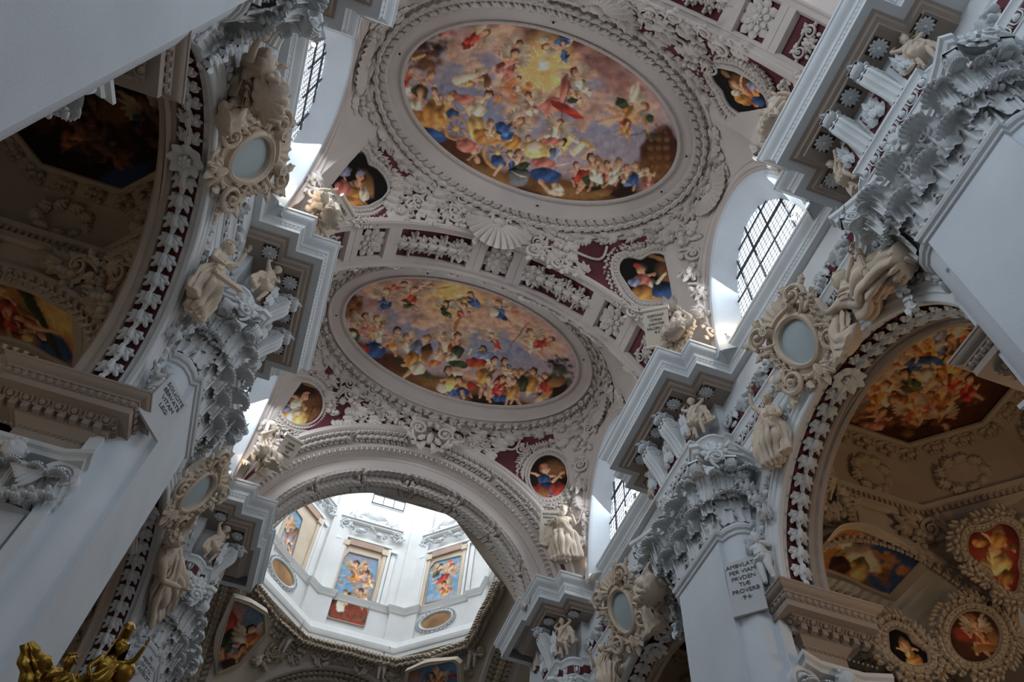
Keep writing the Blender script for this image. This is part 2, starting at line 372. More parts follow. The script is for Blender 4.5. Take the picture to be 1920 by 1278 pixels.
        # console brackets under the corona: an S scroll standing on the architrave
        for y in ((-.5, .5) if k < 3 else (-.5,)):
            br = empty('console_bracket', (s*5.2, c+y, 17)); br.parent = trim; br.matrix_parent_inverse = wmat(trim).inverted()
            n = 26; prof = []
            for t in np.linspace(0, 1, n):
                x = 5.2-.03-.40*(.5-.5*cos(PI*min(1, t*1.15)))**1.3-.05*sin(2*PI*t)*(1-t); z = 16.46+1.05*t
                prof.append((x, z))
            mbb = MB(); G = []
            for i, (x, z) in enumerate(prof):
                row = []
                for j in range(9):
                    q = (j-4)/4; gr = .025*cos(q*PI*2.5)
                    row.append((s*(x-gr), c+y+q*.17, z))
                row = [(s*5.25, c+y-.17, z)]+row+[(s*5.25, c+y+.17, z)]; G.append(row)
            v, f = grid(G); mbb.add(v, f); mbb.obj('bracket_shaft', 'white', br, 40)
            mbb = MB(); m_volute(mbb, frame((s*4.95, c+y, 17.38), (0, 1, 0), (0, 0, 1)), r=.2, th=.06, w=.36); m_volute(mbb, frame((s*4.72, c+y, 17.62), (0, 1, 0), (0, 0, 1)), r=.13, th=.04, w=.3)
            mbb.obj('bracket_volute', 'white', br, 40)
            mbb = MB(); m_leaf(mbb, L=.62, W=.36, H=.1, lobes=4, curl=.35, T=frame((s*5.15, c+y, 17.74), (0, 0, -1), (-s, 0, 0))); mbb.obj('bracket_leaf', 'white', br, 50)
        # frieze relief between the brackets
        for y, w in ((-.93, .3), (0, .55), (.93, .3)) if k < 3 else ((-.93, .3), (0, .55)):
            mbb = MB(); mbb.box((s*5.215, c+y, 17.05), (.02, w, .9)); mbb.obj('red_panel', 'red', trim, 0)
            orn('cluster', frame((s*5.2, c+y, 16.75), (-s, 0, 0), (0, 0, 1), (w*1.0, .55, .5)), trim, 'white')
            orn('cluster', frame((s*5.2, c+y, 17.1), (-s, 0, 0), (0, 0, 1), (w*.9, .5, .5)), trim, 'white')
    # egg and dart along the architrave, small leaf band of the cornice, wall frieze foliage
    def along(path, step, skip=0):
        P = np.array(path, float); out = []
        for a, b in zip(P[:-1], P[1:]):
            L = np.hypot(*(b-a)); n = int(max(1, round(L/step))) if L > step*.6 else 0
            for i in range(n):
                p = a+(b-a)*(i+.5)/n
                if p[1] > -1 and p[0] < 9: out.append((p, (b-a)/L, L/n))
        return out
    eggs = along(ap, .30); mbs = MB(); cnt = 0
    for p, d, st in eggs:
        if p[1] < 0: continue
        nrm = np.array((-d[1]*1., d[0]*1., 0)); nrm = nrm  # towards the nave
        q = np.array((p[0], p[1], 16.07))+nrm*(-.0)
        # inset 0.1 into the wall
        q = q-nrm*.10
        T = frame((s*q[0], q[1], q[2]), (s*nrm[0], nrm[1], 0), (0, 0, 1), (st*.95, .27, .3))
        if cnt < 150: orn('egg', T, trim, 'white'); cnt += 1
        else: ornmb(mbs, 'egg', T)
    if mbs.v: stuff(mbs.obj('egg_moulding_run', 'white', trim, 50))
    mbs = MB(); CP = np.array(cpath(4.10, 4.755, 5.69), float)
    for p, d, st in along(CP, .105):
        if p[1] < .5: continue
        nrm = np.array((-d[1], d[0], 0)); e_ = min(abs((np.array(p)-q) @ d) for q in CP if abs((np.array(p)-q) @ np.array((-d[1], d[0]))) < 1e-6)
        if e_ < .2: continue
        q = np.array((p[0], p[1], 18.125))-nrm*.225
        ornmb(mbs, 'cup5', frame((s*q[0], q[1], q[2]), (s*nrm[0], nrm[1], -.4), (0, 0, -1), (.10, .12, .16)))
    stuff(mbs.obj('leaf_band_of_cornice', 'white', trim, 60))
    mbs = MB()
    for p, d, st in along([(6.11, 3.3), (6.11, 10.1), (6.11, 12.9), (6.11, 19.2)], .13):
        mbs.box((s*6.06, p[1], 17.12), (.07, .06, .10))
    stuff(mbs.obj('dentil_row_of_frieze', 'white', trim, 0))
    mbb = MB(); mbb.box((s*6.125, 6, 16.8), (.02, 30, .55)); mbb.obj('red_frieze_ground', 'red', trim, 0)
    i = 0
    for y in np.arange(.2, 19.4, .34):
        if any(abs(y-c) < 1.5 for c in PIER): continue
        i += 1
        orn('scroll' if i % 3 == 0 else 'fruitleaf' if i % 3 == 1 else 'cluster', frame((s*6.1, y, 16.72), (-s, 0, 0), (0, .9 if i % 2 else -.9, .6), (.5, .5, .7)), trim, 'white')
    # ------------------------------------------------ piers
    for k, c in enumerate(PIER[1:] if True else PIER):
        near = ['beside the pulpit side', '', '']
        pier = empty('pillar', (s*5.7, c, 0))
        srel = [(5.43, -.93), (5.54, -.93), (5.60, -1.12), (5.70, -1.27), (5.84, -1.34), (6.0, -1.35), (6.0, -1.47), (6.2, -1.47)]
        full = [(x, c+y) for x, y in srel[::-1]]+([(x, c-y) for x, y in srel] if k < 2 else [(5.43, 22.3), (7, 22.3)])
        mb = MB(); addm(mb, sweep(full, [(0, 0), (0, 6), (.0, 13.4), (-.01, 13.5)], -1), s); mb.obj('shaft', 'wall', pier, 30)
        mb = MB(); addm(mb, sweep(full, [(0, 13.40), (-.04, 13.41), (-.05, 13.45), (-.03, 13.48), (-.03, 13.5), (-.08, 13.52), (-.105, 13.58), (-.08, 13.65), (0, 13.67)], -1), s); mb.obj('astragal', 'white', pier, 40)
        cap = MB(); addm(cap, sweep(full, [(0, 13.6), (.0, 14.0), (-.06, 14.6), (-.2, 15.05), (-.22, 15.1), (0, 15.2), (0, 15.4)], -1), s)
        cap = cap.obj('capital', 'white', pier, 50)
        # abacus with concave sides and pointed horns
        def concave(a, b, depth, n=12):
            a = np.array(a); b = np.array(b); d = b-a; nn = np.array((-d[1], d[0]))/np.hypot(*d)
            return [tuple(a+d*t+nn*depth*4*t*(1-t)) for t in np.linspace(0, 1, n)]
        hA, hB, hC = (4.68, -1.66), (4.84, -1.78), (5.42, -2.12)
        pth = [(6.2, -1.95), (5.62, -2.08), hC]+concave(hC, hB, -.22)+concave(hA, (hA[0], -hA[1]), -.42, 18)+([(4.84, 1.78)]+concave((4.84, 1.78), (5.42, 2.12), -.22)+[(5.62, 2.08), (6.2, 1.95)] if k < 2 else [(6, 2)])
        pth = [(x, c+y) for x, y in pth]
        mb = MB(); addm(mb, sweep(pth, [(.14, 15.36), (0, 15.34), (0, 15.24), (.05, 15.2), (.07, 15.1), (.12, 15.08), (.12, 15.0), (.2, 14.98)], -1), s); mb.obj('abacus', 'white', cap, 40)
        def cl(x, y, nx, ny, z, L, W, nm='acanthus_leaf'):
            put(lib('acanthus', FN['acanthus'], 'white', 60), nm, frame((s*x, c+y, z), (s*nx, ny, .0), (s*nx*.12, ny*.12, 1), (W, L, L*1.15)), cap)
        fr3 = [(5.38, y, -1, 0) for y in (-.68, 0, .68)]; fl = [(5.52, -1.0, -.7, -.7), (5.66, -1.28, -.45, -.9), (5.95, -1.42, -.1, -1)]
        if k < 2: fl += [(x, -y, a, -b) for x, y, a, b in fl]
        for x, y, nx, ny in fr3+fl: cl(x, y, nx, ny, 13.66, .72, .95)
        for x, y, nx, ny in [(5.33, y, -1, 0) for y in (-.95, -.34, .34, .95)]+fl[1:3]: cl(x+nx*.06, y+ny*.06, nx, ny, 14.0, .95, .9)
        for (x, y), a in (((4.9, -1.45), (-.8, -.6)), ((5.5, -1.85), (-.35, -.9)), ((4.9, 1.45), (-.8, .6))):
            mb = MB(); m_volute(mb, frame((s*x, c+y, 14.86), (s*a[1], -a[0], 0), (0, 0, 1)), r=.2, th=.06, w=.24); mb.obj('volute', 'white', cap, 40)
            cl(x-a[0]*.32, y-a[1]*.32, a[0], a[1], 14.15, .68, .5)
            for q in (-.3, .3): cl(x-a[0]*.4-a[1]*q, y-a[1]*.4+a[0]*q, a[0], a[1], 14.25, .55, .42)
        for (x, y), n_ in (((5.0, 0), (-1, 0)), ((5.2, -1.8), (-.5, -.86))):
            put(lib('flower8', lambda b: m_rosette(b, 8, .5), 'white'), 'abacus_flower', frame((s*x, c+y, 15.12), (s*n_[0], n_[1], -.15), (0, 0, 1), (.62, .62, .8)), cap)
            for q in (-.3, .3):
                mb = MB(); m_scroll(mb, frame((s*(x+.18+n_[1]*q*-1), c+y-n_[0]*q, 14.45), (s*n_[0], n_[1], 0), (0, 0, 1), (.5*(1 if q*s > 0 else -1), .5, .5)), leafy=False); mb.obj('helix', 'white', cap, 40)
        PIERS[(s, k)] = pier
        # ------------------------------------------------ impost block carrying the arcade arch, near side of the pier
        for sg in ((-1, 1) if k < 2 else (-1,)):
            if k == 0 and sg == -1: continue
            IX = 5.8 if s > 0 else 5.58; IY = 2.05; iz = lambda z: 11.75-(11.75-z)*.7; ip = [(IX, c+sg*.6), (IX, c+sg*IY), (7.95, c+sg*IY), (7.95, c+sg*.9)]
            sd = 1 if sg < 0 else -1
            ipr = [(.7, 11.77), (0, 11.75), (0, 11.69), (.02, 11.67), (.03, 11.63), (.07, 11.57), (.12, 11.53), (.13, 11.47), (.15, 11.46), (.17, 11.30), (.19, 11.28), (.19, 11.25), (.16, 11.25), (.16, 11.07), (.33, 11.06), (.34, 11.02), (.37, 11.0), (.42, 10.92), (.43, 10.9), (.52, 10.9), (.52, 10.74), (.54, 10.73), (.60, 10.60), (.63, 10.55), (.63, 10.5), (.66, 10.48), (.66, 10.05), (.63, 10.03), (.60, 9.97), (.9, 9.95)]
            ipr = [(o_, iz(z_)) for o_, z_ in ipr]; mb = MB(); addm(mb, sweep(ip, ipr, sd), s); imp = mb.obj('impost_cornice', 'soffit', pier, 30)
            jb = [(x, y) for x, y in ip]; mb = MB(); addm(mb, sweep(jb, [(.72, iz(9.95)), (.72, 0)], sd), s); mb.obj('jamb_shaft', 'wall', pier, 30)
            Pp = [(IX, c+sg*.95), (IX, c+sg*IY), (7.95, c+sg*IY)]
            def run(inset, step):
                r = []
                for a, b, nn in ((Pp[0], Pp[1], (-1, 0)), (Pp[1], Pp[2], (0, sg))):
                    a = np.array(a, float); b = np.array(b, float); dd = (b-a)/np.hypot(*(b-a))
                    if nn[0]: b = b-dd*inset
                    else: a = a+dd*inset
                    L = np.hypot(*(b-a)); n = int(L/step)
                    for i in range(n):
                        p = a+dd*L*(i+.5)/n-np.array(nn)*inset; r.append((p, nn, L/n))
                return r
            for p, nn, st in run(.47, .19):
                mb = MB(); mb.box((s*p[0], p[1], iz(10.83)), (.11 if nn[1] else .14, .14 if nn[1] else .11, .12)); mb.obj('dentil', 'soffit', imp, 0)
            for p, nn, st in run(.36, .24): orn('egg', frame((s*p[0], p[1], iz(10.985)-.01), (s*nn[0], nn[1], -1.2), (0, 0, 1), (st*.85, .15, .14)), imp, 'soffit')
            mbs = MB()
            for p, nn, st in run(.15, .13): ornmb(mbs, 'cup', frame((s*p[0], p[1], iz(11.37)), (s*nn[0], nn[1], -.2), (0, 0, 1), (st, .12, .2)))
            for p, nn, st in run(.655, .09): v, f = ball((s*p[0], p[1], iz(10.47)), .03, 5, 4); mbs.add(v, f)
            stuff(mbs.obj('leaf_band_of_impost', 'soffit', imp, 50))
            # impost capital: abacus horns, volutes, winged cherub head
            mb = MB(); q = [(IX+.38, c+sg*1.0), (IX+.38, c+sg*1.3), (IX+.30, c+sg*1.76), (IX+.75, c+sg*1.60), (7.4, c+sg*1.60), (7.85, c+sg*1.76)]
            addm(mb, sweep(q, [(.3, 10.50), (0, 10.49), (0, 10.41), (.05, 10.37), (.06, 10.29), (.3, 10.27)], sd), s); icap = mb.obj('impost_capital', 'white', pier, 30)
            cx_, cy_ = 6.92, c+sg*1.45
            for q_ in (-.75, .75):
                mb = MB(); m_volute(mb, frame((s*(cx_+q_), cy_-sg*.05, 10.05), (0, sg, 0), (0, 0, 1), (1 if q_*s*sg > 0 else -1, 1, 1)), r=.3, th=.09, w=.26); mb.obj('volute', 'white', icap, 40)
            for q_ in np.linspace(-.8, .8, 6): put(lib('acanthus', FN['acanthus'], 'white', 60), 'acanthus_leaf', frame((s*(cx_+q_), c+sg*1.4, 9.4), (0, sg, 0), (0, 0, 1), (.5, .6, .8)), icap)
            for t in np.linspace(-1, 1, 9): orn('fruitleaf', frame((s*(cx_+t*.8), cy_+sg*.12, 9.62-.25*cos(t*1.4)), (0, sg, 0), (1, 0, .0), (.3, .3, .5)), icap, 'white')
            mb = MB(); v, f = ball((s*6.8, c+sg*1.2, 9.38), (.9, .25, .06), 16, 5); mb.add(v, f); mb.obj('impost_astragal', 'white', icap, 40)
            CHER.append((s, k, sg, (s*cx_, cy_+sg*.2, 10.12)))
    # ------------------------------------------------ arcade arches: moulded face, red soffit with leaf clusters
    for k, c in enumerate(ARCC[1:]):
        arch = structure(empty('trim_%d' % (10+k*2+(s > 0)), (s*WX, c, AZ))); ARCH[(s, k)] = arch
        an = np.linspace(-.02, PI+.02, 61)
        def ring(prof, name, m='white', sm=30):
            G = [[(s*x, c+r*cos(a), AZ+r*sin(a)) for r, x in prof] for a in an]; mb = MB(); v, f = grid(G); mb.add(v, f if s < 0 else [q[::-1] for q in f]); return mb.obj(name, m, arch, sm)
        ring([(3.75, 6.12), (3.75, 6.02), (3.72, 5.99), (3.66, 6.0), (3.62, 6.03), (3.55, 6.05), (3.53, 6.03), (3.36, 6.03), (3.34, 6.0), (3.28, 6.0), (3.25, 6.03), (3.15, 6.03), (3.12, 6.06), (3.0, 6.06), (2.97, 6.09), (2.97, 6.17), (3.02, 6.2), (3.05, 6.24), (3.05, 6.3)], 'archivolt')
        ring([(3.06, 6.25), (3.06, 6.8)], 'red_soffit', 'red')
        ring([(3.06, 6.72), (2.98, 6.74), (2.95, 6.78), (2.95, 6.85), (2.88, 6.88), (2.86, 6.95), (2.9, 7.0), (3.1, 7.02)], 'inner_rib', 'soffit')
        n = 25
        for i in range(n):
            a = PI*(i+.5)/n
            if abs(a-PI/2) < .07:
                orn('flower', frame((s*6.52, c+3.0*cos(a), AZ+3.0*sin(a)), (0, -cos(a), -sin(a)), (1, 0, 0), (.56, .56, .7)), arch, 'white'); continue
            up = 1 if a < PI/2 else -1
            orn('cluster', frame((s*6.52, c+3.04*cos(a), AZ+3.04*sin(a)), (0, -cos(a), -sin(a)), (0, up*sin(a), -up*cos(a)), (.47, .42, .5)), arch, 'white')
        for i in range(58):
            a = PI*(i+.5)/58; orn('egg' if i % 2 else 'cup', frame((s*6.02, c+3.45*cos(a), AZ+3.45*sin(a)), (-s, 0, 0), (0, cos(a), sin(a)), (.19, .21, .4)), arch, 'white')

# ---------------------------------------------------------------- vaults, transverse bands, windows
BZ = 17.78; BR = 5.72; BAND = (10.55, 12.0)      # transverse arch: centre height, radius, y range (repeats every 9.12)
VB = [dict(yc=-2.25, zc=25.3, a=4.16, b=2.33, y0=-5.9, y1=1.43, kx=.03, ky=.10, cx=-.1),
      dict(yc=6.93, zc=25.3, a=4.16, b=2.33, y0=2.88, y1=10.55, kx=.03, ky=.10, cx=-.12),
      dict(yc=15.72, zc=25.8, a=4.27, b=2.38, y0=12.0, y1=18.55, kx=.03, ky=.10, cx=0.)]
WAX, WHW, WZ0, WZA = 5.58, 1.98, 18.3, 22.75     # window arch plane, half width, foot, apex
def vtop(B, x, y): return B['zc']-B['kx']*x*x-B['ky']*(y-B['yc'])**2
def rim(B, ph, e=0.):
    x = B['cx']+(B['a']+e)*cos(ph); y = B['yc']+(B['b']+e)*sin(ph); return np.array((x, y, vtop(B, x, y)))
PC = rad(33)
def bound(B, ph):
    ph = (ph+PI) % (2*PI)-PI; s = 1 if cos(ph) > 0 else -1; a = ph if s > 0 else (PI-ph if ph > 0 else -PI-ph)
    wy = 6.93 if B['yc'] > 2 and B['yc'] < 10 else (15.72 if B['yc'] > 10 else -2.25)
    if abs(a) <= PC:
        q = a/PC; return np.array((s*WAX, wy+(WHW+.32)*sin(q*PI/2), WZ0+(WZA+.32-WZ0)*cos(q*PI/2)))
    up = a > 0; r = BR-.02; q = (abs(a)-PC)/(PI/2-PC); psi = (1-q)*rad(84)
    y = B['y1'] if up else B['y0']
    if up and B['yc'] > 10: r, zc = 5.45, 17.85
    else: zc = BZ
    return np.array((s*r*sin(psi), y, zc+r*cos(psi)))
RIM = .98
def vs(B, ph, t):
    """point of the vault between the oval frame (t=0) and the boundary (t=1)"""
    p = rim(B, ph, RIM); q = bound(B, ph); d = q-p
    r = p+d*t; r[2] += .30*abs(d[2])*sin(PI*t)*.55*(1-.3*t); return r
def vfr(B, ph, t, ang=0., s=1.0, lift=0.):
    e = 1e-3; p = vs(B, ph, t); du = vs(B, ph+e, t)-vs(B, ph-e, t); dv = vs(B, ph, min(1, t+e))-vs(B, ph, max(0, t-e))
    n = np.cross(du, dv); n /= np.linalg.norm(n)+1e-12
    if n[2] > 0: n = -n
    c = np.array((0, B["yc"], 19.))
    if n @ (c-p) < 0: n = -n
    tu = du/np.linalg.norm(du); w = np.cross(n, tu); return frame(p+n*lift, n, tu*cos(ang)+w*sin(ang), s)
CEIL = []
for bi, B in enumerate(VB):
    phs = np.linspace(0, 2*PI, 193)[:-1]
    G = np.array([[vs(B, p, t) for t in np.linspace(0, 1, 13)] for p in phs])
    mb = MB(); v, f = grid(G, cu=True); mb.add(v, f); ce = structure(mb.obj('ceiling', 'vault', None, 60)); CEIL.append(ce)
    if bi == 0: continue
    # moulded oval frame
    prof = [(-.0, .0), (.0, .03), (.03, .03), (.03, .05), (.10, .05), (.10, -.02), (.46, -.05), (.48, .02), (.50, .05), (.54, .06), (.57, .03), (.60, .0), (.62, -.06), (.92, -.06), (.93, .05), (.97, .09), (1.02, .10), (1.06, .06), (1.08, .0), (1.12, -.02)] if True else 0
    G = [[rim(B, p, e)-np.array((0, 0, h+.02)) for e, h in prof] for p in phs]
    mb = MB(); v, f = grid(G, cu=True); mb.add(v, f); fr = mb.obj('oval_frame', 'vault', ce, 30)
    mbs = MB()
    for p in np.linspace(0, 2*PI, 330)[:-1]:
        a = rim(B, p, .065); d = rim(B, p+.001, .065)-a; mbs.box((0, 0, 0), (.045, .04, .05), frame(a-np.array((0, 0, .07)), (0, 0, 1), d))
    stuff(mbs.obj('bead_row_of_frame', 'relief', fr, 0))
    # the wreath: leaves and fruit in the channel of the frame
    # arc-length stepping
    tp = np.linspace(0, 2*PI, 2000); pp = np.array([rim(B, p, .77) for p in tp]); ss = np.concatenate([[0], np.cumsum(np.linalg.norm(np.diff(pp, axis=0), axis=1))])
    n = 84 if bi == 1 else 76
    for i in range(n):
        p = np.interp(ss[-1]*i/n, ss, tp); a = rim(B, p, .77); d = rim(B, p+.001, .77)-a; up = 1 if p < PI else -1
        if bi == 1: orn('wreathseg', frame(a-np.array((0, 0, .02)), (0, 0, -1), d*(1 if cos(p) > 0 else -1)*up, (.42, .40, .50)), fr, 'relief')
        else: orn('fruitleaf' if i % 2 else 'fruitleaf2', frame(a-np.array((0, 0, .0)), (0, 0, -1), d*up, (.42, .40, .62)), fr, 'relief')
    # vent holes in the plain band of the frame
    for p in (rad(188), rad(262), rad(80), rad(352), rad(20)) if bi == 1 else (rad(172), rad(245), rad(338)):
        mb = MB(); a = rim(B, p, .3); v, f = ball(tuple(a-np.array((0, 0, .04))), (.035, .035, .02), 10, 5); mb.add(v, f); mb.obj('vent_hole', 'hole', fr)
    # window arch mouldings and reveal, glass
    for s in (1, -1):
        wy = B['yc']
        def warc(x, hw, za, z0=WZ0, n=41): return [(s*x, wy+hw*sin(q), z0+(za-z0)*cos(q)) for q in np.linspace(-PI/2, PI/2, n)]
        win = structure(empty('window_%d' % (bi*2+(s > 0)), (s*6.1, wy, 20)))
        prof = [(5.60, .40, .34), (5.52, .38, .33), (5.50, .33, .29), (5.53, .28, .24), (5.53, .18, .16), (5.49, .14, .13), (5.50, .06, .06), (5.56, 0, 0), (5.6, -.02, -.02), (6.02, -.30, -.40), (6.06, -.34, -.44)]
        G = [warc(x, WHW+e, WZA+g) for x, e, g in prof]; mb = MB(); v, f = grid(G); mb.add(v, f); mb.obj('window_reveal', 'vault' if False else 'wall', win, 35)
        # sill and glass
        hw, za = WHW-.34, WZA-.44
        pts = warc(6.1, hw, za); c0 = (s*6.1, wy, WZ0); mb = MB(); mb.add([c0]+pts, [(0, i, i+1) for i in range(1, len(pts))]); mb.obj('window_pane', 'sky', win, 0)
        mb = MB()
        for y in np.arange(-hw+.45, hw, .72):
            zt = WZ0+(za-WZ0)*math.sqrt(max(0, 1-(y/hw)**2)); mb.box((s*6.04, wy+y, (WZ0+zt)/2), (.04, .035, zt-WZ0))
        for z in np.arange(WZ0+.9, za, .88):
            w_ = hw*math.sqrt(max(0, 1-((z-WZ0)/(za-WZ0))**2)); mb.box((s*6.04, wy, z), (.04, 2*w_, .035))
        mb.obj('iron_bars', 'iron', win, 0)
        mb = MB()
        for y in np.arange(-hw+.1, hw, .155):
            zt = WZ0+(za-WZ0)*math.sqrt(max(0, 1-(y/hw)**2)); mb.box((s*6.07, wy+y, (WZ0+zt)/2), (.012, .010, zt-WZ0))
        for z in np.arange(WZ0+.1, za, .17):
            w_ = hw*math.sqrt(max(0, 1-((z-WZ0)/(za-WZ0))**2)); mb.box((s*6.07, wy, z), (.012, 2*w_, .010))
        stuff(mb.obj('window_lead_lattice', 'iron', win, 0))
        # wall strip under the vault corner beside the window
        for sg in (-1, 1):
            ya, yb = wy+sg*(WHW+.3), (B['y1'] if sg > 0 else B['y0'])
            mb = MB(); mb.add([(s*5.6, ya, 18.3), (s*5.6, yb+sg*.3, 18.3), (s*5.6, yb+sg*.3, 19.6), (s*5.6, ya, 19.6)], [(0, 1, 2, 3)]); mb.obj('wall_strip', 'vault', ce, 0)
# transverse bands with coffers
BANDS = []
for bi, y0 in enumerate((BAND[0]-9.12, BAND[0])):
    y1 = y0+BAND[1]-BAND[0]; ba = structure(empty('trim_%d' % (5+bi), (0, y0, BZ))); BANDS.append(ba)
    def bring(prof, a0, a1, name, m, par=ba, sm=30):
        nn = max(3, int(abs(a1-a0)/rad(2.2))); G = [[(r*sin(a), y, BZ+r*cos(a)) for r, y in prof] for a in np.linspace(a0, a1, nn)]; mb = MB(); v, f = grid(G); mb.add(v, f); return mb.obj(name, m, par, sm)
    A = rad(84); e = .26
    bring([(BR+.14, y0), (BR+.14, y1)], -A, A, 'red_ground', 'red')
    for yy, sg in ((y0, 1), (y1, -1)):
        bring([(BR+.3, yy-.06*sg), (BR, yy-.06*sg), (BR-.05, yy-.03*sg), (BR-.06, yy), (BR-.04, yy+.05*sg), (BR, yy+.07*sg), (BR, yy+.17*sg), (BR-.02, yy+.18*sg), (BR-.02, yy+.20*sg), (BR+.06, yy+.24*sg), (BR+.08, yy+e*sg), (BR+.15, yy+e*sg)], -A, A, 'band_rib', 'vault')
    cells = [(0, 5.2, 'sq'), (20.2, 12.2, 'long'), (-20.2, 12.2, 'long'), (40.2, 5.2, 'sq'), (-40.2, 5.2, 'sq'), (60.4, 12.2, 'end'), (-60.4, 12.2, 'end')]
    edges = [-5.2, 5.2]
    for c_, h_, k_ in cells:
        c_, h_ = rad(c_), rad(h_)
        for sg in (-1, 1):   # cross ribs
            a = c_+sg*h_; w = rad(1.35); G = [[(r*sin(q), y0+.2, BZ+r*cos(q)), (r*sin(q), y1-.2, BZ+r*cos(q))] for q, r in ((a-sg*rad(1.5), BR+.15), (a-sg*rad(1.0), BR+.07), (a-sg*rad(.75), BR-.015), (a+sg*w, BR-.015))]
            mb = MB(); v, f = grid(G); mb.add(v, f); mb.obj('cross_rib', 'vault', ba, 30)
        ym = (y0+y1)/2
        def BF(a, dy, yv, s): return frame(((BR+.13)*sin(a), ym+dy, BZ+(BR+.13)*cos(a)), (-sin(a), 0, -cos(a)), yv(a), s)
        tang = lambda a: (cos(a), 0, -sin(a))
        if k_ == 'sq': orn('rosette8', BF(c_, 0, tang, (1.0, 1.0, .8)), ba)
        elif k_ == 'long':
            sg = 1 if c_ > 0 else -1
            for q in np.linspace(-.78, .78, 7):
                a = c_+h_*q
                orn('cluster', BF(a, 0, lambda a: tuple(sg*k for k in tang(a)), (.72-.25*abs(q), .5, .62)), ba)
            for q in (-.55, 0.2, .6):
                for w in (-1, 1): orn('fruitleaf', BF(c_+h_*q, w*.26, lambda a: (0, w, 0), (.3, .35, .5)), ba)
            orn('flower', BF(c_-h_*.72*sg, 0, tang, (.62, .62, .8)), ba)
        else:
            for q in (-.6, -.1, .4):
                for w in (-1, 1): orn('scroll', BF(c_+h_*q, w*.02, lambda a: (sin(.6)*cos(a), w*.8, -sin(a)*.6), (.42*w, .42, .6)), ba)
                orn('cluster', BF(c_+h_*(q+.2), 0, tang, (.42, .4, .55)), ba)
# ---------------------------------------------------------------- crossing arch
ca = structure(empty('trim_8', (0, 19.5, 17.65)))
CZ = 17.65; CR = 4.45
def cring(prof, name, m='white', par=ca, sm=30, z=CZ, cx=-.12, A=rad(80.5), y=None, n=91):
    G = [[(cx+r*sin(a), yy, z+r*cos(a)) for r, yy in prof] for a in np.linspace(-A, A, n)]; mb = MB(); v, f = grid(G); mb.add(v, f); return mb.obj(name, m, par, sm)
cring([(5.62, 18.45), (5.50, 18.45), (5.46, 18.5), (5.44, 18.58), (5.40, 18.62), (5.40, 18.66)], 'crossing_arch_hood', 'vault')
cring([(5.42, 18.66), (5.42, 18.95)], 'red_channel', 'red')
cring([(5.40, 18.9), (5.36, 18.93), (5.34, 19.0), (5.1, 19.02), (5.08, 19.06), (5.02, 19.1), (4.98, 19.16), (4.97, 19.2), (4.95, 19.36), (4.93, 19.38), (4.80, 19.44), (4.62, 19.46), (4.50, 19.46), (4.47, 19.5), (4.45, 19.56), (4.47, 19.62), (4.55, 19.64), (4.56, 20.3), (4.50, 20.34), (4.44, 20.38), (4.40, 20.5), (4.42, 20.6), (4.5, 20.62), (5.6, 20.62)], 'crossing_archivolt', 'vault')
for i in range(74):
    a = rad(-81+162*(i+.5)/74)
    orn('egg', frame((-.12+5.03*sin(a), 19.06, CZ+5.03*cos(a)), (-.6*sin(a), -1, -.6*cos(a)), (sin(a), 0, cos(a)), (.21, .22, .32)), ca, 'vault')
mbs = MB()
for i in range(220):
    a = rad(-80+160*(i+.5)/220); mbs.box((0, 0, 0), (.035, .03, .06), frame((-.12+4.87*sin(a), 19.42, CZ+4.87*cos(a)), (0, -1, 0), (sin(a), 0, cos(a))))
stuff(mbs.obj('dentil_row_of_crossing_arch', 'relief', ca, 0))
for i in range(64):      # garland on the soffit
    a = rad(-80+160*(i+.5)/64); sg = 1 if a > 0 else -1; T = frame((-.12+4.53*sin(a), 19.97, CZ+4.53*cos(a)), (-sin(a), 0, -cos(a)), (-sg*cos(a), 0, sg*sin(a)), (.85, .50, .75))
    orn('wreathseg' if i % 9 not in (3, 4) else 'fruitleaf', T, ca, 'relief')
for j, (a0, a1) in enumerate(((-60, -30), (-27, -8), (8, 27), (30, 60))):   # leaf bundles in the red channel
    n = int((a1-a0)/2.3)
    for i in range(n):
        a = rad(a0+(a1-a0)*(i+.5)/n); sg = 1 if a > 0 else -1
        orn('wreathseg', frame((-.12+5.42*sin(a), 18.8, CZ+5.42*cos(a)), (-sin(a), -.35, -cos(a)), (-sg*cos(a), 0, sg*sin(a)), (.34, .27, .5)), ca, 'relief')
    for a in (a0-1, a1+1):
        a = rad(a); mb = MB(); mb.box((0, 0, 0), (.28, .16, .09), frame((-.12+5.42*sin(a), 18.8, CZ+5.42*cos(a)), (-sin(a), 0, -cos(a)), (cos(a), 0, -sin(a)))); mb.obj('channel_stop', 'vault', ca, 0)

# ---------------------------------------------------------------- crossing: pendentives, drum, dome
DC = (-.25, 26.1)
def octo(ap, c=DC, rot=PI/8, n=8):
    R = ap/cos(PI/n); return [(c[0]+R*cos(rot+2*PI*i/n), c[1]+R*sin(rot+2*PI*i/n)) for i in range(n)]
drum = structure(empty('trim_9', (DC[0], DC[1], 23)))
ring = [(-.0, 22.75), (0, 23.0), (-.02, 23.02), (-.06, 23.1), (-.06, 23.3), (.02, 23.32), (.08, 23.5), (.10, 23.62), (.12, 23.64), (.45, 23.66), (.45, 24.0)]
def oring(ap, prof, name, m, par=drum, sm=30, c=DC):
    mb = MB(); v, f = sweep(octo(ap, c), [(o, z) for o, z in prof], -1, closed=True); mb.add(v, f); return mb.obj(name, m, par, sm)
oring(4.62, [(.3, 22.7), (0, 22.72), (0, 22.92), (-.03, 22.95), (-.05, 23.03), (-.05, 23.22), (-.0, 23.25), (.06, 23.4), (.08, 23.55), (.1, 23.6), (.5, 23.62)], 'drum_ring_cornice', 'dwall')
oring(5.08, [(0, 23.5), (0, 25.2)], 'drum_dado', 'dwall')
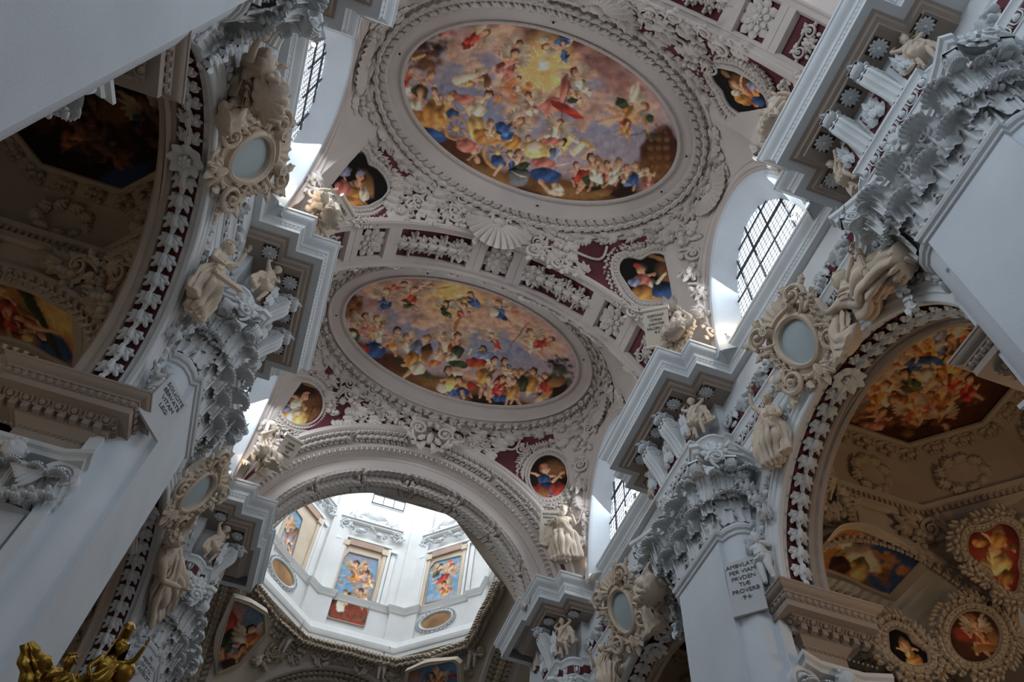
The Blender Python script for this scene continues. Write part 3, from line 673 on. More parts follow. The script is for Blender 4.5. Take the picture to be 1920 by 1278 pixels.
# crown moulding of the dado and drum wall; corner pedestals and pilasters break forward
def brk(ap, w, d, c=DC):
    V = octo(ap, c); out = []
    for i in range(8):
        p = np.array(V[i]); a = np.array(V[i-1])-p; b = np.array(V[(i+1) % 8])-p; a /= np.hypot(*a); b /= np.hypot(*b); n = (np.array(c)-p); n /= np.hypot(*n)
        na = np.array((-a[1], a[0])); na = na if na @ n > 0 else -na; nb = np.array((-b[1], b[0])); nb = nb if nb @ n > 0 else -nb
        out += [tuple(p+a*w), tuple(p+a*w+na*d), tuple(p+n*d/cos(PI/8)), tuple(p+b*w+nb*d), tuple(p+b*w)]
    return out
def bring_(ap, w, d, prof, name, m, par=drum, sm=30):
    mb = MB(); v, f = sweep(brk(ap, w, d), prof, -1, closed=True); mb.add(v, f); return mb.obj(name, m, par, sm)
bring_(5.06, .75, .16, [(0, 23.6), (0, 25.15), (-.05, 25.2), (-.07, 25.3), (-.14, 25.42), (-.16, 25.5), (-.02, 25.55), (0, 25.6), (.3, 25.62)], 'pedestal_cornice', 'dwall')
bring_(5.12, .62, .16, [(0, 25.55), (0, 33.2), (-.1, 33.4), (-.12, 33.7), (.1, 33.8)], 'drum_pilaster_wall', 'dwall')
for i in range(8):   # sunk panels on the corner pedestals
    a = PI/8+PI/4*i; R_ = 4.78; c_ = (DC[0]+R_*cos(a)/cos(PI/8)*.985, DC[1]+R_*sin(a)/cos(PI/8)*.985)
# dome shell above
G = []
for t in np.linspace(0, 1, 9):
    a = t*PI/2*.86; R = 5.2*cos(a); z = 33.6+4.6*sin(a); G.append([(DC[0]+R*cos(q), DC[1]+R*sin(q), z) for q in np.linspace(PI/8, PI/8+2*PI, 33)])
mb = MB(); v, f = grid(G); mb.add(v, f); structure(mb.obj('ceiling', 'dwall', None, 60))
# drum windows above the oblique faces and framed faces
FACES = {}
for i in range(8):
    a = PI/2-PI/4*i; n = np.array((-cos(a), -sin(a), 0)); o = np.array((DC[0]+5.1*cos(a), DC[1]+5.1*sin(a), 0)); FACES[i] = (o, n, a)
    tdir = np.cross((0, 0, 1), n)
    if i in (0, 1, 2, 6, 7):
        def FP(x, z, d=0.): return o+tdir*x+np.array((0, 0, z))+n*d
        wf = structure(empty('window_%d' % (20+i), tuple(FP(0, 32)))); W_ = .85
        mb = MB(); mb.add([FP(-W_, 31.6, .02), FP(W_, 31.6, .02), FP(W_, 33.4, .02), FP(-W_, 33.4, .02)], [(0, 1, 2, 3)]); mb.obj('window_pane', 'sky', wf, 0)
        mb = MB()
        for x in (-W_, -W_/3, W_/3, W_): mb.box((x, 32.5, .05), (.05, 1.8, .04), np.column_stack([np.append(tdir, 0), (0, 0, 1, 0), np.append(n, 0), np.append(o, 1)]))
        for z in (31.6, 32.2, 32.8, 33.4): mb.box((0, z, .05), (2*W_, .05, .04), np.column_stack([np.append(tdir, 0), (0, 0, 1, 0), np.append(n, 0), np.append(o, 1)]))
        mb.obj('iron_bars', 'iron', wf, 0)
        # frame: pilaster strips, entablature and pediment over the painting
        o = o+tdir*{0: -.5, 1: -.3, 7: -.25}.get(i, 0)
        mbf = MB(); TF = np.column_stack([np.append(tdir, 0), (0, 0, 1, 0), np.append(n, 0), np.append(o, 1)])
        for x in (-1, 1):
            mbf.box((x*1.18, 27.2, .05), (.14, 3.2, .10), TF); mbf.box((x*1.42, 27.1, .03), (.22, 3.0, .06), TF); mbf.box((x*1.42, 28.7, .08), (.3, .16, .16), TF)
        mbf.box((0, 28.95, .06), (2.5, .14, .12), TF); mbf.box((0, 29.95, .10), (3.0, .10, .2), TF); mbf.box((0, 30.07, .14), (3.2, .10, .28), TF)
        fr_ = mbf.obj('painting_surround', 'dwall', drum, 0)
        mbg = MB(); mbg.box((0, 27.2, .02), (2.2, 3.2, .04), TF); mbg.box((-1.0, 27.1, .07), (.18, 3.0, .08), TF); mbg.box((1.0, 27.1, .07), (.18, 3.0, .08), TF); mbg.box((-.98, 28.5, .10), (.3, .3, .14), TF); mbg.box((.98, 28.5, .10), (.3, .3, .14), TF); mbg.obj('painted_aedicule', 'beige', drum, 0)
        mbg = MB(); mbg.box((0, 28.62, .09), (1.7, .34, .12), TF); mbg.obj('painted_lintel', 'rose', drum, 0)
        if i != 0:
            mbg = MB(); v, f = ball((0, 24.55, .05), (.78, .40, .04), 28, 6); mbg.add(v, f, TF); mbg.obj('amber_oval', 'amber', drum, 60)
            mbg = MB(); v, f = tube([(.86*cos(q), 24.55+.47*sin(q), .08) for q in np.linspace(0, 2*PI, 37)[:-1]], .06, 6, closed=True, up=(0, 0, 1)); mbg.add(v, f, TF)
            for q in range(26): ornmb(mbg, 'fruitleaf', TF @ T4((.95*cos(q*PI/13), 24.55+.55*sin(q*PI/13), .04), rz=q*PI/13, s=(.2, .2, .3)))
            mbg.obj('oval_frame', 'white', drum, 50)
        for k in range(15):
            x = -1.2+2.4*k/14; z = 29.72-.42*abs(sin(PI*(k/14)*2)); mbx = (o+tdir*x+np.array((0, 0, z))+n*.18)
            orn('fruitleaf', frame(mbx, n, (1 if k % 2 else -1)*tdir, (.26, .26, .4)), fr_, 'white')
        for x in (-1, 1): orn('scroll', frame(FP(x*1.35, 29.35, .1), n, (0, 0, 1), (.7*x, .6, .7)), fr_, 'white')
        for x in (-.95, 0, .95): orn('cluster' if x else 'shell', frame(FP(x, 30.15, .15), n, (0, 0, 1), (.7, .55, .5)), fr_, 'white')
        for x in (-.45, .45): orn('shell', frame(FP(x, 29.3, .1), n, (0, 0, 1), (.3, .3, .3)), fr_, 'white')
# crossing walls: four arches (nave arch is built above); side arches at x=+-4.6 and choir arch at y=31.4, as pendentive surface
CYF = 31.6
PHN = 160; poly = octo(4.62)
def octpt(th):
    d = np.array((cos(th), sin(th))); k = 4.62/max(abs(cos(th-q)) for q in np.arange(0, PI, PI/4)); return np.array((DC[0]+d[0]*k, DC[1]+d[1]*k, 22.72))
def cbound(th):
    """corner piers at +-45deg, arches between"""
    th = th % (2*PI); q = (th+PI/4) % (PI/2)-PI/4; side = int(((th+PI/4) % (2*PI))//(PI/2))  # 0:+x 1:+y 2:-x 3:-y
    s_ = q/(PI/4); HX, HY, r = 5.3, 5.45, 4.45; psi = s_*rad(86)
    t_ = r*sin(psi); z = CZ+.02+r*cos(psi)
    if side == 0: return np.array((HX, DC[1]+t_, z))
    if side == 2: return np.array((-HX, DC[1]-t_, z))
    if side == 1: return np.array((-t_-.0, CYF, z))
    return np.array((t_, 20.62, z))
G = []
for th in np.linspace(0, 2*PI, PHN, endpoint=False):
    a = octpt(th); b = cbound(th); row = []
    for t in np.linspace(0, 1, 9):
        p = a+(b-a)*t; k = abs(sin(2*th))**1.0; p[2] += .5*k*sin(PI*t); row.append(p)
    G.append(row)
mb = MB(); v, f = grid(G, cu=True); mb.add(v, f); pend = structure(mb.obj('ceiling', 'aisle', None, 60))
def pfr(th, t, ang=0, s=1., lift=.02):
    def S(th, t): a = octpt(th); b = cbound(th); p = a+(b-a)*t; p[2] += .5*abs(sin(2*th))*sin(PI*t); return p
    e = 1e-3; p = S(th, t); du = S(th+e, t)-S(th-e, t); dv = S(th, t+e)-S(th, t-e); n = np.cross(du, dv); n /= np.linalg.norm(n)
    if n @ (np.array((DC[0], DC[1], 15.))-p) < 0: n = -n
    tu = du/np.linalg.norm(du); w = np.cross(n, tu); return frame(p+n*lift, n, tu*cos(ang)+w*sin(ang), s)
# garland under the drum ring and relief over the pendentives
for i in range(96):
    th = 2*PI*(i+.5)/96
    if 3.6 < th < 5.9: continue
    orn('wreathseg', pfr(th, .10, 0 if i % 2 else PI*.02, (.4, .34, .9), .06), pend, 'aisle')
    orn('fruitleaf', pfr(th, .2+.05*sin(th*12), 1.2, (.3, .34, .6), .04), pend, 'aisle')
for i in range(40):
    th = -.2+(PI+.4)*(i+.5)/40
    if abs(abs((th % (PI/2))-PI/4)) > .55: continue
    orn(('scroll', 'cluster', 'fruitleaf')[i % 3], pfr(th, .42+.1*(i % 3), .8*i, (.7, .6, .9), .03), pend, 'aisle')
# choir arch, side arches (mouldings)
for nm, (ax_, cc) in {'choir': ('y', CYF), 'right': ('x', 5.3), 'left': ('x', -5.3)}.items():
    cho = structure(empty('trim_%d' % {'choir': 20, 'right': 21, 'left': 22}[nm], (0, 26, CZ)))
    prof = [(4.95, -.1), (4.93, -.22), (4.85, -.25), (4.80, -.18), (4.62, -.18), (4.55, -.22), (4.47, -.15), (4.44, 0), (4.5, .04), (4.52, .8), (4.45, .85), (4.42, 1.0), (4.42, 1.2), (5.2, 1.25)]
    G = []
    for a in np.linspace(-rad(95), rad(95), 61):
        row = []
        for r, d in prof:
            if ax_ == 'y': row.append((r*sin(a), cc+d, CZ+r*cos(a)))
            else: row.append((cc+(d if cc > 0 else -d), DC[1]+r*sin(a), CZ+r*cos(a)))
        G.append(row)
    mb = MB(); v, f = grid(G); mb.add(v, f); mb.obj('arch_moulding', 'vault', cho, 30)
    for i in range(60):
        a = rad(-90+180*(i+.5)/60); sg = 1 if a > 0 else -1
        if ax_ == 'y': T = frame((4.5*sin(a), cc+.42, CZ+4.5*cos(a)), (-sin(a), 0, -cos(a)), (-sg*cos(a), 0, sg*sin(a)), (.6, .42, .8))
        else: T = frame((cc+(.42 if cc > 0 else -.42), DC[1]+4.5*sin(a), CZ+4.5*cos(a)), (0, -sin(a), -cos(a)), (0, -sg*cos(a), sg*sin(a)), (.6, .42, .8))
        orn('wreathseg', T, cho, 'aisle')
    # big cartouche on the crown of the choir arch
    if nm == 'choir':
        orn('shell', frame((-.5, cc-.3, 22.4), (0, -1, -.2), (0, 0, 1), (.9, 1.0, 1)), cho, 'vault')
        for x in (-1.2, .4, -2.3, 1.7): orn('scroll', frame((x, cc-.25, 22.05-.15*abs(x)), (0, -1, -.2), (0, 0, 1), (.8*(1 if x > 0 else -1), .8, .9)), cho, 'vault')
# choir vault behind the choir arch (painted) and transept vaults
for nm, T in (('choir', None),):
    G = [[(5*sin(a), y, CZ+.6+4.4*cos(a)) for y in np.linspace(32.4, 41, 6)] for a in np.linspace(-PI/2, PI/2, 25)]
    mb = MB(); v, f = grid(G); mb.add(v, f); structure(mb.obj('ceiling', 'aisle', None, 60))
for s in (-1, 1):
    G = [[(s*x, DC[1]+5*sin(a), CZ+.6+4.4*cos(a)) for x in np.linspace(6.2, 14, 6)] for a in np.linspace(-PI/2, PI/2, 25)]
    mb = MB(); v, f = grid(G); mb.add(v, f); structure(mb.obj('ceiling', 'aisle', None, 60))
# crossing pier side facing the crossing
# ---------------------------------------------------------------- aisle vaults (octagonal cove over each bay)
AC = {}
for s in (1, -1):
    for c in (-2.2, 6.95, 16.1):
        cc = (s*9.3, c)
        def T_(v): return v
        G = []; n = 96; ringp = lambda ap, z: [(cc[0]+ap/max(abs(cos(th-q)) for q in np.arange(0, PI, PI/4))*cos(th), cc[1]+ap/max(abs(cos(th-q)) for q in np.arange(0, PI, PI/4))*sin(th), z) for th in np.linspace(0, 2*PI, n, endpoint=False)]
        for t in np.linspace(0, 1, 8): G.append(ringp(2.05+.75*sin(t*PI/2), 16.85-1.7*(1-cos(t*PI/2))))
        # pendentive down to the square
        def sq(th):
            d = np.array((cos(th), sin(th))); hx, hy = 2.45, 3.15; k = min(hx/abs(d[0]) if abs(d[0]) > 1e-6 else 99, hy/abs(d[1]) if abs(d[1]) > 1e-6 else 99); p = d*k
            if hx/max(abs(d[0]), 1e-6) < hy/max(abs(d[1]), 1e-6): q = p[1]/3.15; z = 11.75+2.85*math.sqrt(max(0, 1-q*q))
            else: q = p[0]/2.45; z = 11.8+2.6*math.sqrt(max(0, 1-q*q))
            return (cc[0]+p[0], cc[1]+p[1], z)
        low = ringp(2.82, 15.0); S_ = [sq(th) for th in np.linspace(0, 2*PI, n, endpoint=False)]
        G.append(low)
        for t in np.linspace(.15, 1, 6): G.append([tuple(np.array(a)+(np.array(b)-np.array(a))*t+np.array((0, 0, .25*sin(PI*t)))) for a, b in zip(low, S_)])
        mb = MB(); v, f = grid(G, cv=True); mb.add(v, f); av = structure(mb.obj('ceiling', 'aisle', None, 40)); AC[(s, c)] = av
        if c < 0: continue
        def oc(ap, prof, name, m='aisle', sm=30): mb = MB(); v, f = sweep(octo(ap, cc), prof, -1, closed=True); mb.add(v, f); return mb.obj(name, m, av, sm)
        oc(2.82, [(0, 14.95), (-.08, 15.0), (-.12, 15.12), (-.05, 15.16), (-.05, 15.3), (-.14, 15.34), (-.18, 15.42), (-.05, 15.5), (.2, 15.52)], 'octagonal_cornice')
        oc(2.02, [(-.06, 16.74), (-.05, 16.68), (.0, 16.64), (.08, 16.66), (.10, 16.70), (.36, 16.62), (.40, 16.56), (.46, 16.56), (.5, 16.6)], 'octagonal_frame')
        mbs = MB(); V = octo(2.74, cc)
        for i in range(8):
            a, b = np.array(V[i]), np.array(V[(i+1) % 8]); L = np.hypot(*(b-a))
            for k in range(int(L/.13)):
                p = a+(b-a)*(k+.5)/int(L/.13); mbs.box((0, 0, 0), (.07, .12, .1), frame((p[0], p[1], 15.22), (cc[0]-p[0], cc[1]-p[1], 0), (0, 0, 1)))
        stuff(mbs.obj('dentil_row_of_cornice', 'aisle', av, 0))
        V = octo(2.22, cc)
        for i in range(8):
            a, b = np.array(V[i]), np.array(V[(i+1) % 8])
            for k in range(6):
                p = a+(b-a)*(k+.5)/6; orn('fruitleaf' if k % 2 else 'fruitleaf2', frame((p[0], p[1], 16.66), (0, 0, -1), tuple(np.append((b-a)*(1 if k % 2 else -1), 0)), (.46, .42, .7)), av, 'aisle')
        for i in range(8):   # cove panels with wreaths
            th = PI/4*i; r = 2.55
            for q in np.linspace(0, 2*PI, 10)[:-1]:
                t_ = .36*cos(q); z_ = 16.0+.36*sin(q); rr = 2.05+.75*math.sqrt(max(0, 1-(1-(16.85-z_)/1.7)**2))-.02
                p = (cc[0]+rr*cos(th)-t_*1.2*sin(th), cc[1]+rr*sin(th)+t_*1.2*cos(th), z_)
                orn('leaf', frame(p, (-cos(th), -sin(th), -.8), (-sin(th)*-sin(q), cos(th)*-sin(q), cos(q)), (.42, .34, .8)), av, 'aisle')
        for i in range(72):   # pendentive relief
            th = 2*PI*(i+.5)/72; a = np.array((cc[0]+2.82*cos(th), cc[1]+2.82*sin(th), 14.9)); b = np.array(sq(th)); t_ = .3+.35*((i*7) % 3)/2
            if (b-a) @ (b-a) < .5: continue
            p = a+(b-a)*t_; orn(('scroll', 'leaf', 'fruitleaf', 'cluster')[i % 4], frame(p+np.array((-cos(th)*.02, -sin(th)*.02, .1)), (-cos(th), -sin(th), -.9), (-sin(th), cos(th), .5), (.62, .6, .8)), av, 'aisle')
        # cross arches of the aisle: mouldings near and far
        for yy in (c-3.15, c+3.15):
            sg = 1 if yy > c else -1
            G = [[(cc[0]+r*sin(a), yy+sg*d, 11.8+r*cos(a)) for r, d in ((2.75, -.12), (2.70, -.18), (2.60, -.16), (2.56, -.05), (2.52, 0), (2.50, .1), (2.50, 2.6))] for a in np.linspace(-PI/2, PI/2, 37)]
            mb = MB(); v, f = grid(G); mb.add(v, f); mb.obj('cross_arch', 'aisle', av, 30)
            if sg > 0:
                for i in range(36):
                    a = PI*(i+.5)/36-PI/2
                    for dd in (-.08, 1.75): orn('fruitleaf', frame((cc[0]+2.52*sin(a), yy+dd, 11.8+2.52*cos(a)), (-sin(a), 0, -cos(a)), (cos(a), 0, -sin(a)), (.3, .26, .5)), av, 'aisle')
    # wall arch of the outer aisle wall

# ---------------------------------------------------------------- frescoes: painted pigment, rasterised here stroke by stroke (metres on the plaster) into vertex colours
PAL = dict(S=(205,150,115), s=(150,95,65), R=(150,45,32), r=(185,100,90), B=(44,72,122), b=(112,124,158), Y=(176,116,48), y=(205,165,90), W=(205,185,160), G=(52,62,42),
           K=(38,24,16), P=(198,148,124), O=(195,105,50), T=(100,66,38), g=(85,90,98), C=(186,146,124), c=(138,98,92), V=(150,134,144), L=(135,135,150), H=(226,172,98), k=(70,42,28), h=(120,80,45), l=(120,160,200), m=(90,140,190), w=(225,215,205), D=(15,10,9), A=(120,85,45))
def alb(c, gain=2.0):
    x = (np.array(c, float)/255)**2.2*gain*.72; return x/(1+x*.22)
class Paint:
    def __init__(s, u0, u1, v0, v1, res, base, gain=2.0, seed=1):
        s.u0, s.v0, s.res = u0, v0, res; s.nu = int((u1-u0)/res)+2; s.nv = int((v1-v0)/res)+2; s.g = gain
        s.img = np.tile(alb(PAL[base], gain), (s.nv, s.nu, 1)); s.rg = np.random.default_rng(seed)
    def ell(s, c, a, b, col, soft=.12, shade=.35, alpha=1., stripes=0, ph=0.):
        a = np.array(a, float); b = np.array(b, float); c = np.array(c, float); e = abs(a)+abs(b)
        i0 = max(0, int((c[0]-e[0]-s.u0)/s.res)); i1 = min(s.nu, int((c[0]+e[0]-s.u0)/s.res)+2); j0 = max(0, int((c[1]-e[1]-s.v0)/s.res)); j1 = min(s.nv, int((c[1]+e[1]-s.v0)/s.res)+2)
        if i1 <= i0 or j1 <= j0: return
        U, V = np.meshgrid(s.u0+np.arange(i0, i1)*s.res-c[0], s.v0+np.arange(j0, j1)*s.res-c[1]); D = a[0]*b[1]-a[1]*b[0]
        if abs(D) < 1e-9: return
        p = (U*b[1]-V*b[0])/D; q = (V*a[0]-U*a[1])/D; r = np.sqrt(p*p+q*q)+.06*np.sin(5*np.arctan2(q, p)+ph); m = np.clip((1-r)/soft, 0, 1)*alpha
        lin = alb(PAL[col] if isinstance(col, str) else col, s.g); sh = 1+shade*s.light(U, V, p, q, a, b)-.25*shade*np.clip(r, 0, 1)**3
        if stripes: sh = sh*(1+.32*np.sin(stripes*(p+.35*q*q+.2*np.sin(3*q+ph))*2+ph))
        C = lin[None, None]*sh[..., None]; s.img[j0:j1, i0:i1] = s.img[j0:j1, i0:i1]*(1-m[..., None])+C*m[..., None]
    def light(s, U, V, p, q, a, b):
        n = np.hypot(*a)+np.hypot(*b); return np.clip((-U*LDIR[0]-V*LDIR[1])*1.6/n*2, -1, 1)
    def cap(s, p, q, w1, w2, col, soft=.3, shade=.4):
        p, q = np.array(p, float), np.array(q, float); d = q-p; L = np.hypot(*d)+1e-6; d /= L; n = np.array((-d[1], d[0]))
        k = max(2, int(L/max(w1, w2)/.7)+1)
        if k > 14: s.ell((p+q)/2, d*L/2, n*(w1+w2)/2, col, soft, shade); return
        for t in np.linspace(0, 1, k): w = w1+(w2-w1)*t; s.ell(p+d*L*t, d*w*1.15, n*w, col, soft, shade)
    def fig(s, c, h, r, col, seed=0, wing=0, dark=1.):
        """a draped figure: body centre c, head centre h, head radius r"""
        rg = random.Random(seed*7+3); r = r*1.18; c, h = np.array(c, float), np.array(h, float); ax = h-c; L = np.hypot(*ax)+1e-6; ax /= L; nx = np.array((-ax[1], ax[0])); L = max(L, r*1.6)
        sk = tuple(np.array(PAL['S'])*dark*(.86+.2*rg.random())); hair = PAL[rg.choice('khTK')]; sd = rg.choice((-1, 1)); c2 = h-ax*L; neck = h-ax*r*1.1; hip = c2-ax*r*.9
        if wing:
            for q in (-1, 1):
                for k in range(5):
                    d = ax*(.9-.28*k)+nx*q*(.75+.12*k); d /= np.hypot(*d); s.ell(neck+d*r*(2.1-.12*k), d*r*(1.75-.12*k), np.array((-d[1], d[0]))*r*.36, (172-9*k, 158-9*k, 140-9*k), .2, .3)
        kn = [hip-ax*r*rg.uniform(.5, 1.7)+nx*r*rg.uniform(-1.8, 1.8)*1 for _ in (0, 1)]; ft = [k_-ax*r*rg.uniform(1.0, 2.0)+nx*r*rg.uniform(-1.3, 1.3) for k_ in kn]
        for a_, b_ in zip(kn, ft): s.cap(hip, a_, r*.52, r*.42, sk); s.cap(a_, b_, r*.40, r*.24, sk); s.ell(b_, nx*r*.34, ax*r*.2, sk)
        pc = PAL[col] if isinstance(col, str) else col; dk = tuple(np.array(pc)*.62); lt = tuple(np.minimum(255, np.array(pc)*1.22+12))
        for k in range(5):
            o = hip+nx*r*rg.uniform(-1.0, 1.0)-ax*r*rg.uniform(-.9, 1.5); s.ell(o, (ax*rg.uniform(.8, 1.4)+nx*rg.uniform(-.6, .6))*r*1.05, nx*r*rg.uniform(.5, .95), (dk, pc, pc, lt, pc)[k], .15, .55, stripes=rg.uniform(1.6, 3.2), ph=rg.random()*6)
        s.ell(c2+ax*r*.2, ax*r*1.35, nx*r*.82, sk if rg.random() < .45 else lt, .15, .5, stripes=1.5*(rg.random() < .6))
        s.cap(neck, h, r*.38, r*.36, sk)
        for q in (-1, 1):
            sh_ = neck-ax*r*.35+nx*q*r*.72; el = sh_+nx*q*r*rg.uniform(.3, 1.2)+ax*r*rg.uniform(-1.2, .6); ha = el+nx*q*r*rg.uniform(-.5, 1.0)+ax*r*rg.uniform(-.6, 1.0)
            s.cap(sh_, el, r*.36, r*.28, sk); s.cap(el, ha, r*.27, r*.19, sk); s.ell(ha, ax*r*.22, nx*r*.18, sk)
        s.ell(c2-ax*r*.4+nx*sd*r*.5, (ax*1.2+nx*sd*.5)*r, nx*r*.45, dk, .25, .5, .85, 2.5); s.ell(c2-ax*r*.3-nx*sd*r*.3, ax*r*1.0, nx*r*.35, lt, .3, .5, .8, 2.5)
        s.ell(h+ax*r*.12, ax*r*1.08, nx*r*.92, hair, .2, .3); s.ell(h-ax*r*.1+nx*sd*r*.16, ax*r*.82, nx*r*.68, sk, .2, .5)
        for q in (-.25, .3): s.ell(h+ax*r*.02+nx*(sd*.2+q)*r, ax*r*.08, nx*r*.13, (70, 40, 28), .5, 0, .8)
        s.ell(h-ax*r*.42+nx*sd*.2*r, ax*r*.06, nx*r*.16, (130, 50, 40), .5, 0, .7)
    def cloud(s, c, r, n, col, seed=0, flat=.7):
        rg = random.Random(seed+11)
        for i in range(n):
            a = rg.uniform(0, 2*PI); q = r*math.sqrt(rg.random()); k = np.array(PAL[col])*rg.uniform(.82, 1.15); o = (c[0]+q*cos(a), c[1]+q*sin(a)*flat); w = r*rg.uniform(.18, .42)
            s.ell(o, (w, 0), (0, w*.75), tuple(np.minimum(255, k)), .55, .35, .75)
    def noise(s, cell):
        a = s.rg.normal(0, 1, (s.nv//cell+3, s.nu//cell+3)); y = np.arange(s.nv)/cell; x = np.arange(s.nu)/cell; j = y.astype(int); i = x.astype(int); fy = (y-j)[:, None]; fx = (x-i)[None]; fy = fy*fy*(3-2*fy); fx = fx*fx*(3-2*fx)
        g = lambda jj, ii: a[jj][:, ii]
        return (g(j, i)*(1-fx)+g(j, i+1)*fx)*(1-fy)+(g(j+1, i)*(1-fx)+g(j+1, i+1)*fx)*fy
    def glaze(s, amt=.05, warm=(1.14, .96, .80)):
        J, I = np.mgrid[0:s.nv, 0:s.nu].astype(float)      # brush wander: the edges of the strokes are never geometric
        for cell, k in ((16, 1.1), (5, .45)): J += s.noise(cell)*k; I += s.noise(cell)*k
        J = np.clip(J, 0, s.nv-1.01); I = np.clip(I, 0, s.nu-1.01); j, i = J.astype(int), I.astype(int); fy, fx = (J-j)[..., None], (I-i)[..., None]; m = s.img
        s.img = (m[j, i]*(1-fx)+m[j, i+1]*fx)*(1-fy)+(m[j+1, i]*(1-fx)+m[j+1, i+1]*fx)*fy
        s.img *= (1+.11*s.noise(9)+.07*s.noise(4)+amt*s.rg.normal(0, 1, (s.nv, s.nu)))[..., None]
        g = s.img @ np.array((.35, .5, .15)); s.img = (s.img*.86+g[..., None]*.14)*np.array(warm); s.img = np.clip(s.img, .001, .85)
    def at(s, u, v):
        x = np.clip((u-s.u0)/s.res, 0, s.nu-1.01); y = np.clip((v-s.v0)/s.res, 0, s.nv-1.01); i = x.astype(int); j = y.astype(int); fx = (x-i)[..., None]; fy = (y-j)[..., None]; I = s.img
        return (I[j, i]*(1-fx)+I[j, i+1]*fx)*(1-fy)+(I[j+1, i]*(1-fx)+I[j+1, i+1]*fx)*fy
LDIR = (.3, .9)
def run_paint(p, L):
    for k, st in enumerate(L):
        o = st[0]
        if o == 'f': p.fig((st[1], st[2]), (st[3], st[4]), st[5], st[6], k+1, st[7] if len(st) > 7 else 0, st[8] if len(st) > 8 else 1.)
        elif o == 'e': p.ell((st[1], st[2]), (st[3], st[4]), (st[5], st[6]), st[7], *(st[8:]))
        elif o == 'c': p.cap((st[1], st[2]), (st[3], st[4]), st[5], st[6], st[7])
        elif o == 'q': p.cloud((st[1], st[2]), st[3], st[4], st[5], k)
    p.glaze()
def painted(name, surf, rad_fn, nr, na, p, parent=None):
    """star-shaped painted field; surf(u, v) -> xyz arrays; rad_fn(angle) -> radius"""
    th = np.linspace(0, 2*PI, na, endpoint=False); r = np.linspace(0.001, 1, nr)[:, None]; R = np.array([rad_fn(t) for t in th])[None]
    U = r*R*np.cos(th)[None]; V = r*R*np.sin(th)[None]; X = surf(U, V); C = p.at(U, V).reshape(-1, 3)
    v, f = grid(X, cv=True); me = bpy.data.meshes.new(name); me.from_pydata(v, [], f); me.materials.append(M['paint']); me.shade_smooth()
    ca_ = me.color_attributes.new('Col', 'FLOAT_COLOR', 'POINT'); ca_.data.foreach_set('color', np.concatenate([C, np.ones((len(C), 1))], 1).astype('f').ravel())
    return put(me, name, None, parent)
def ellr(a, b): return lambda t: a*b/math.hypot(b*cos(t), a*sin(t))
def polyr(pts):
    P = [np.array(q, float) for q in pts]
    def fn(t):
        d = np.array((cos(t), sin(t))); best = 9e9
        for a, b in zip(P, P[1:]+P[:1]):
            e = b-a; D = d[0]*(-e[1])+d[1]*e[0]
            if abs(D) < 1e-9: continue
            r = (a[0]*(-e[1])+a[1]*e[0])/D; q = (d[0]*a[1]-d[1]*a[0])/D
            if r > 0 and -1e-6 <= q <= 1+1e-6: best = min(best, r)
        return best if best < 1e8 else .01
    return fn
def planesurf(T):
    T = np.array(T); return lambda U, V: T[:3, 3]+U[..., None]*T[:3, 0]+V[..., None]*T[:3, 1]

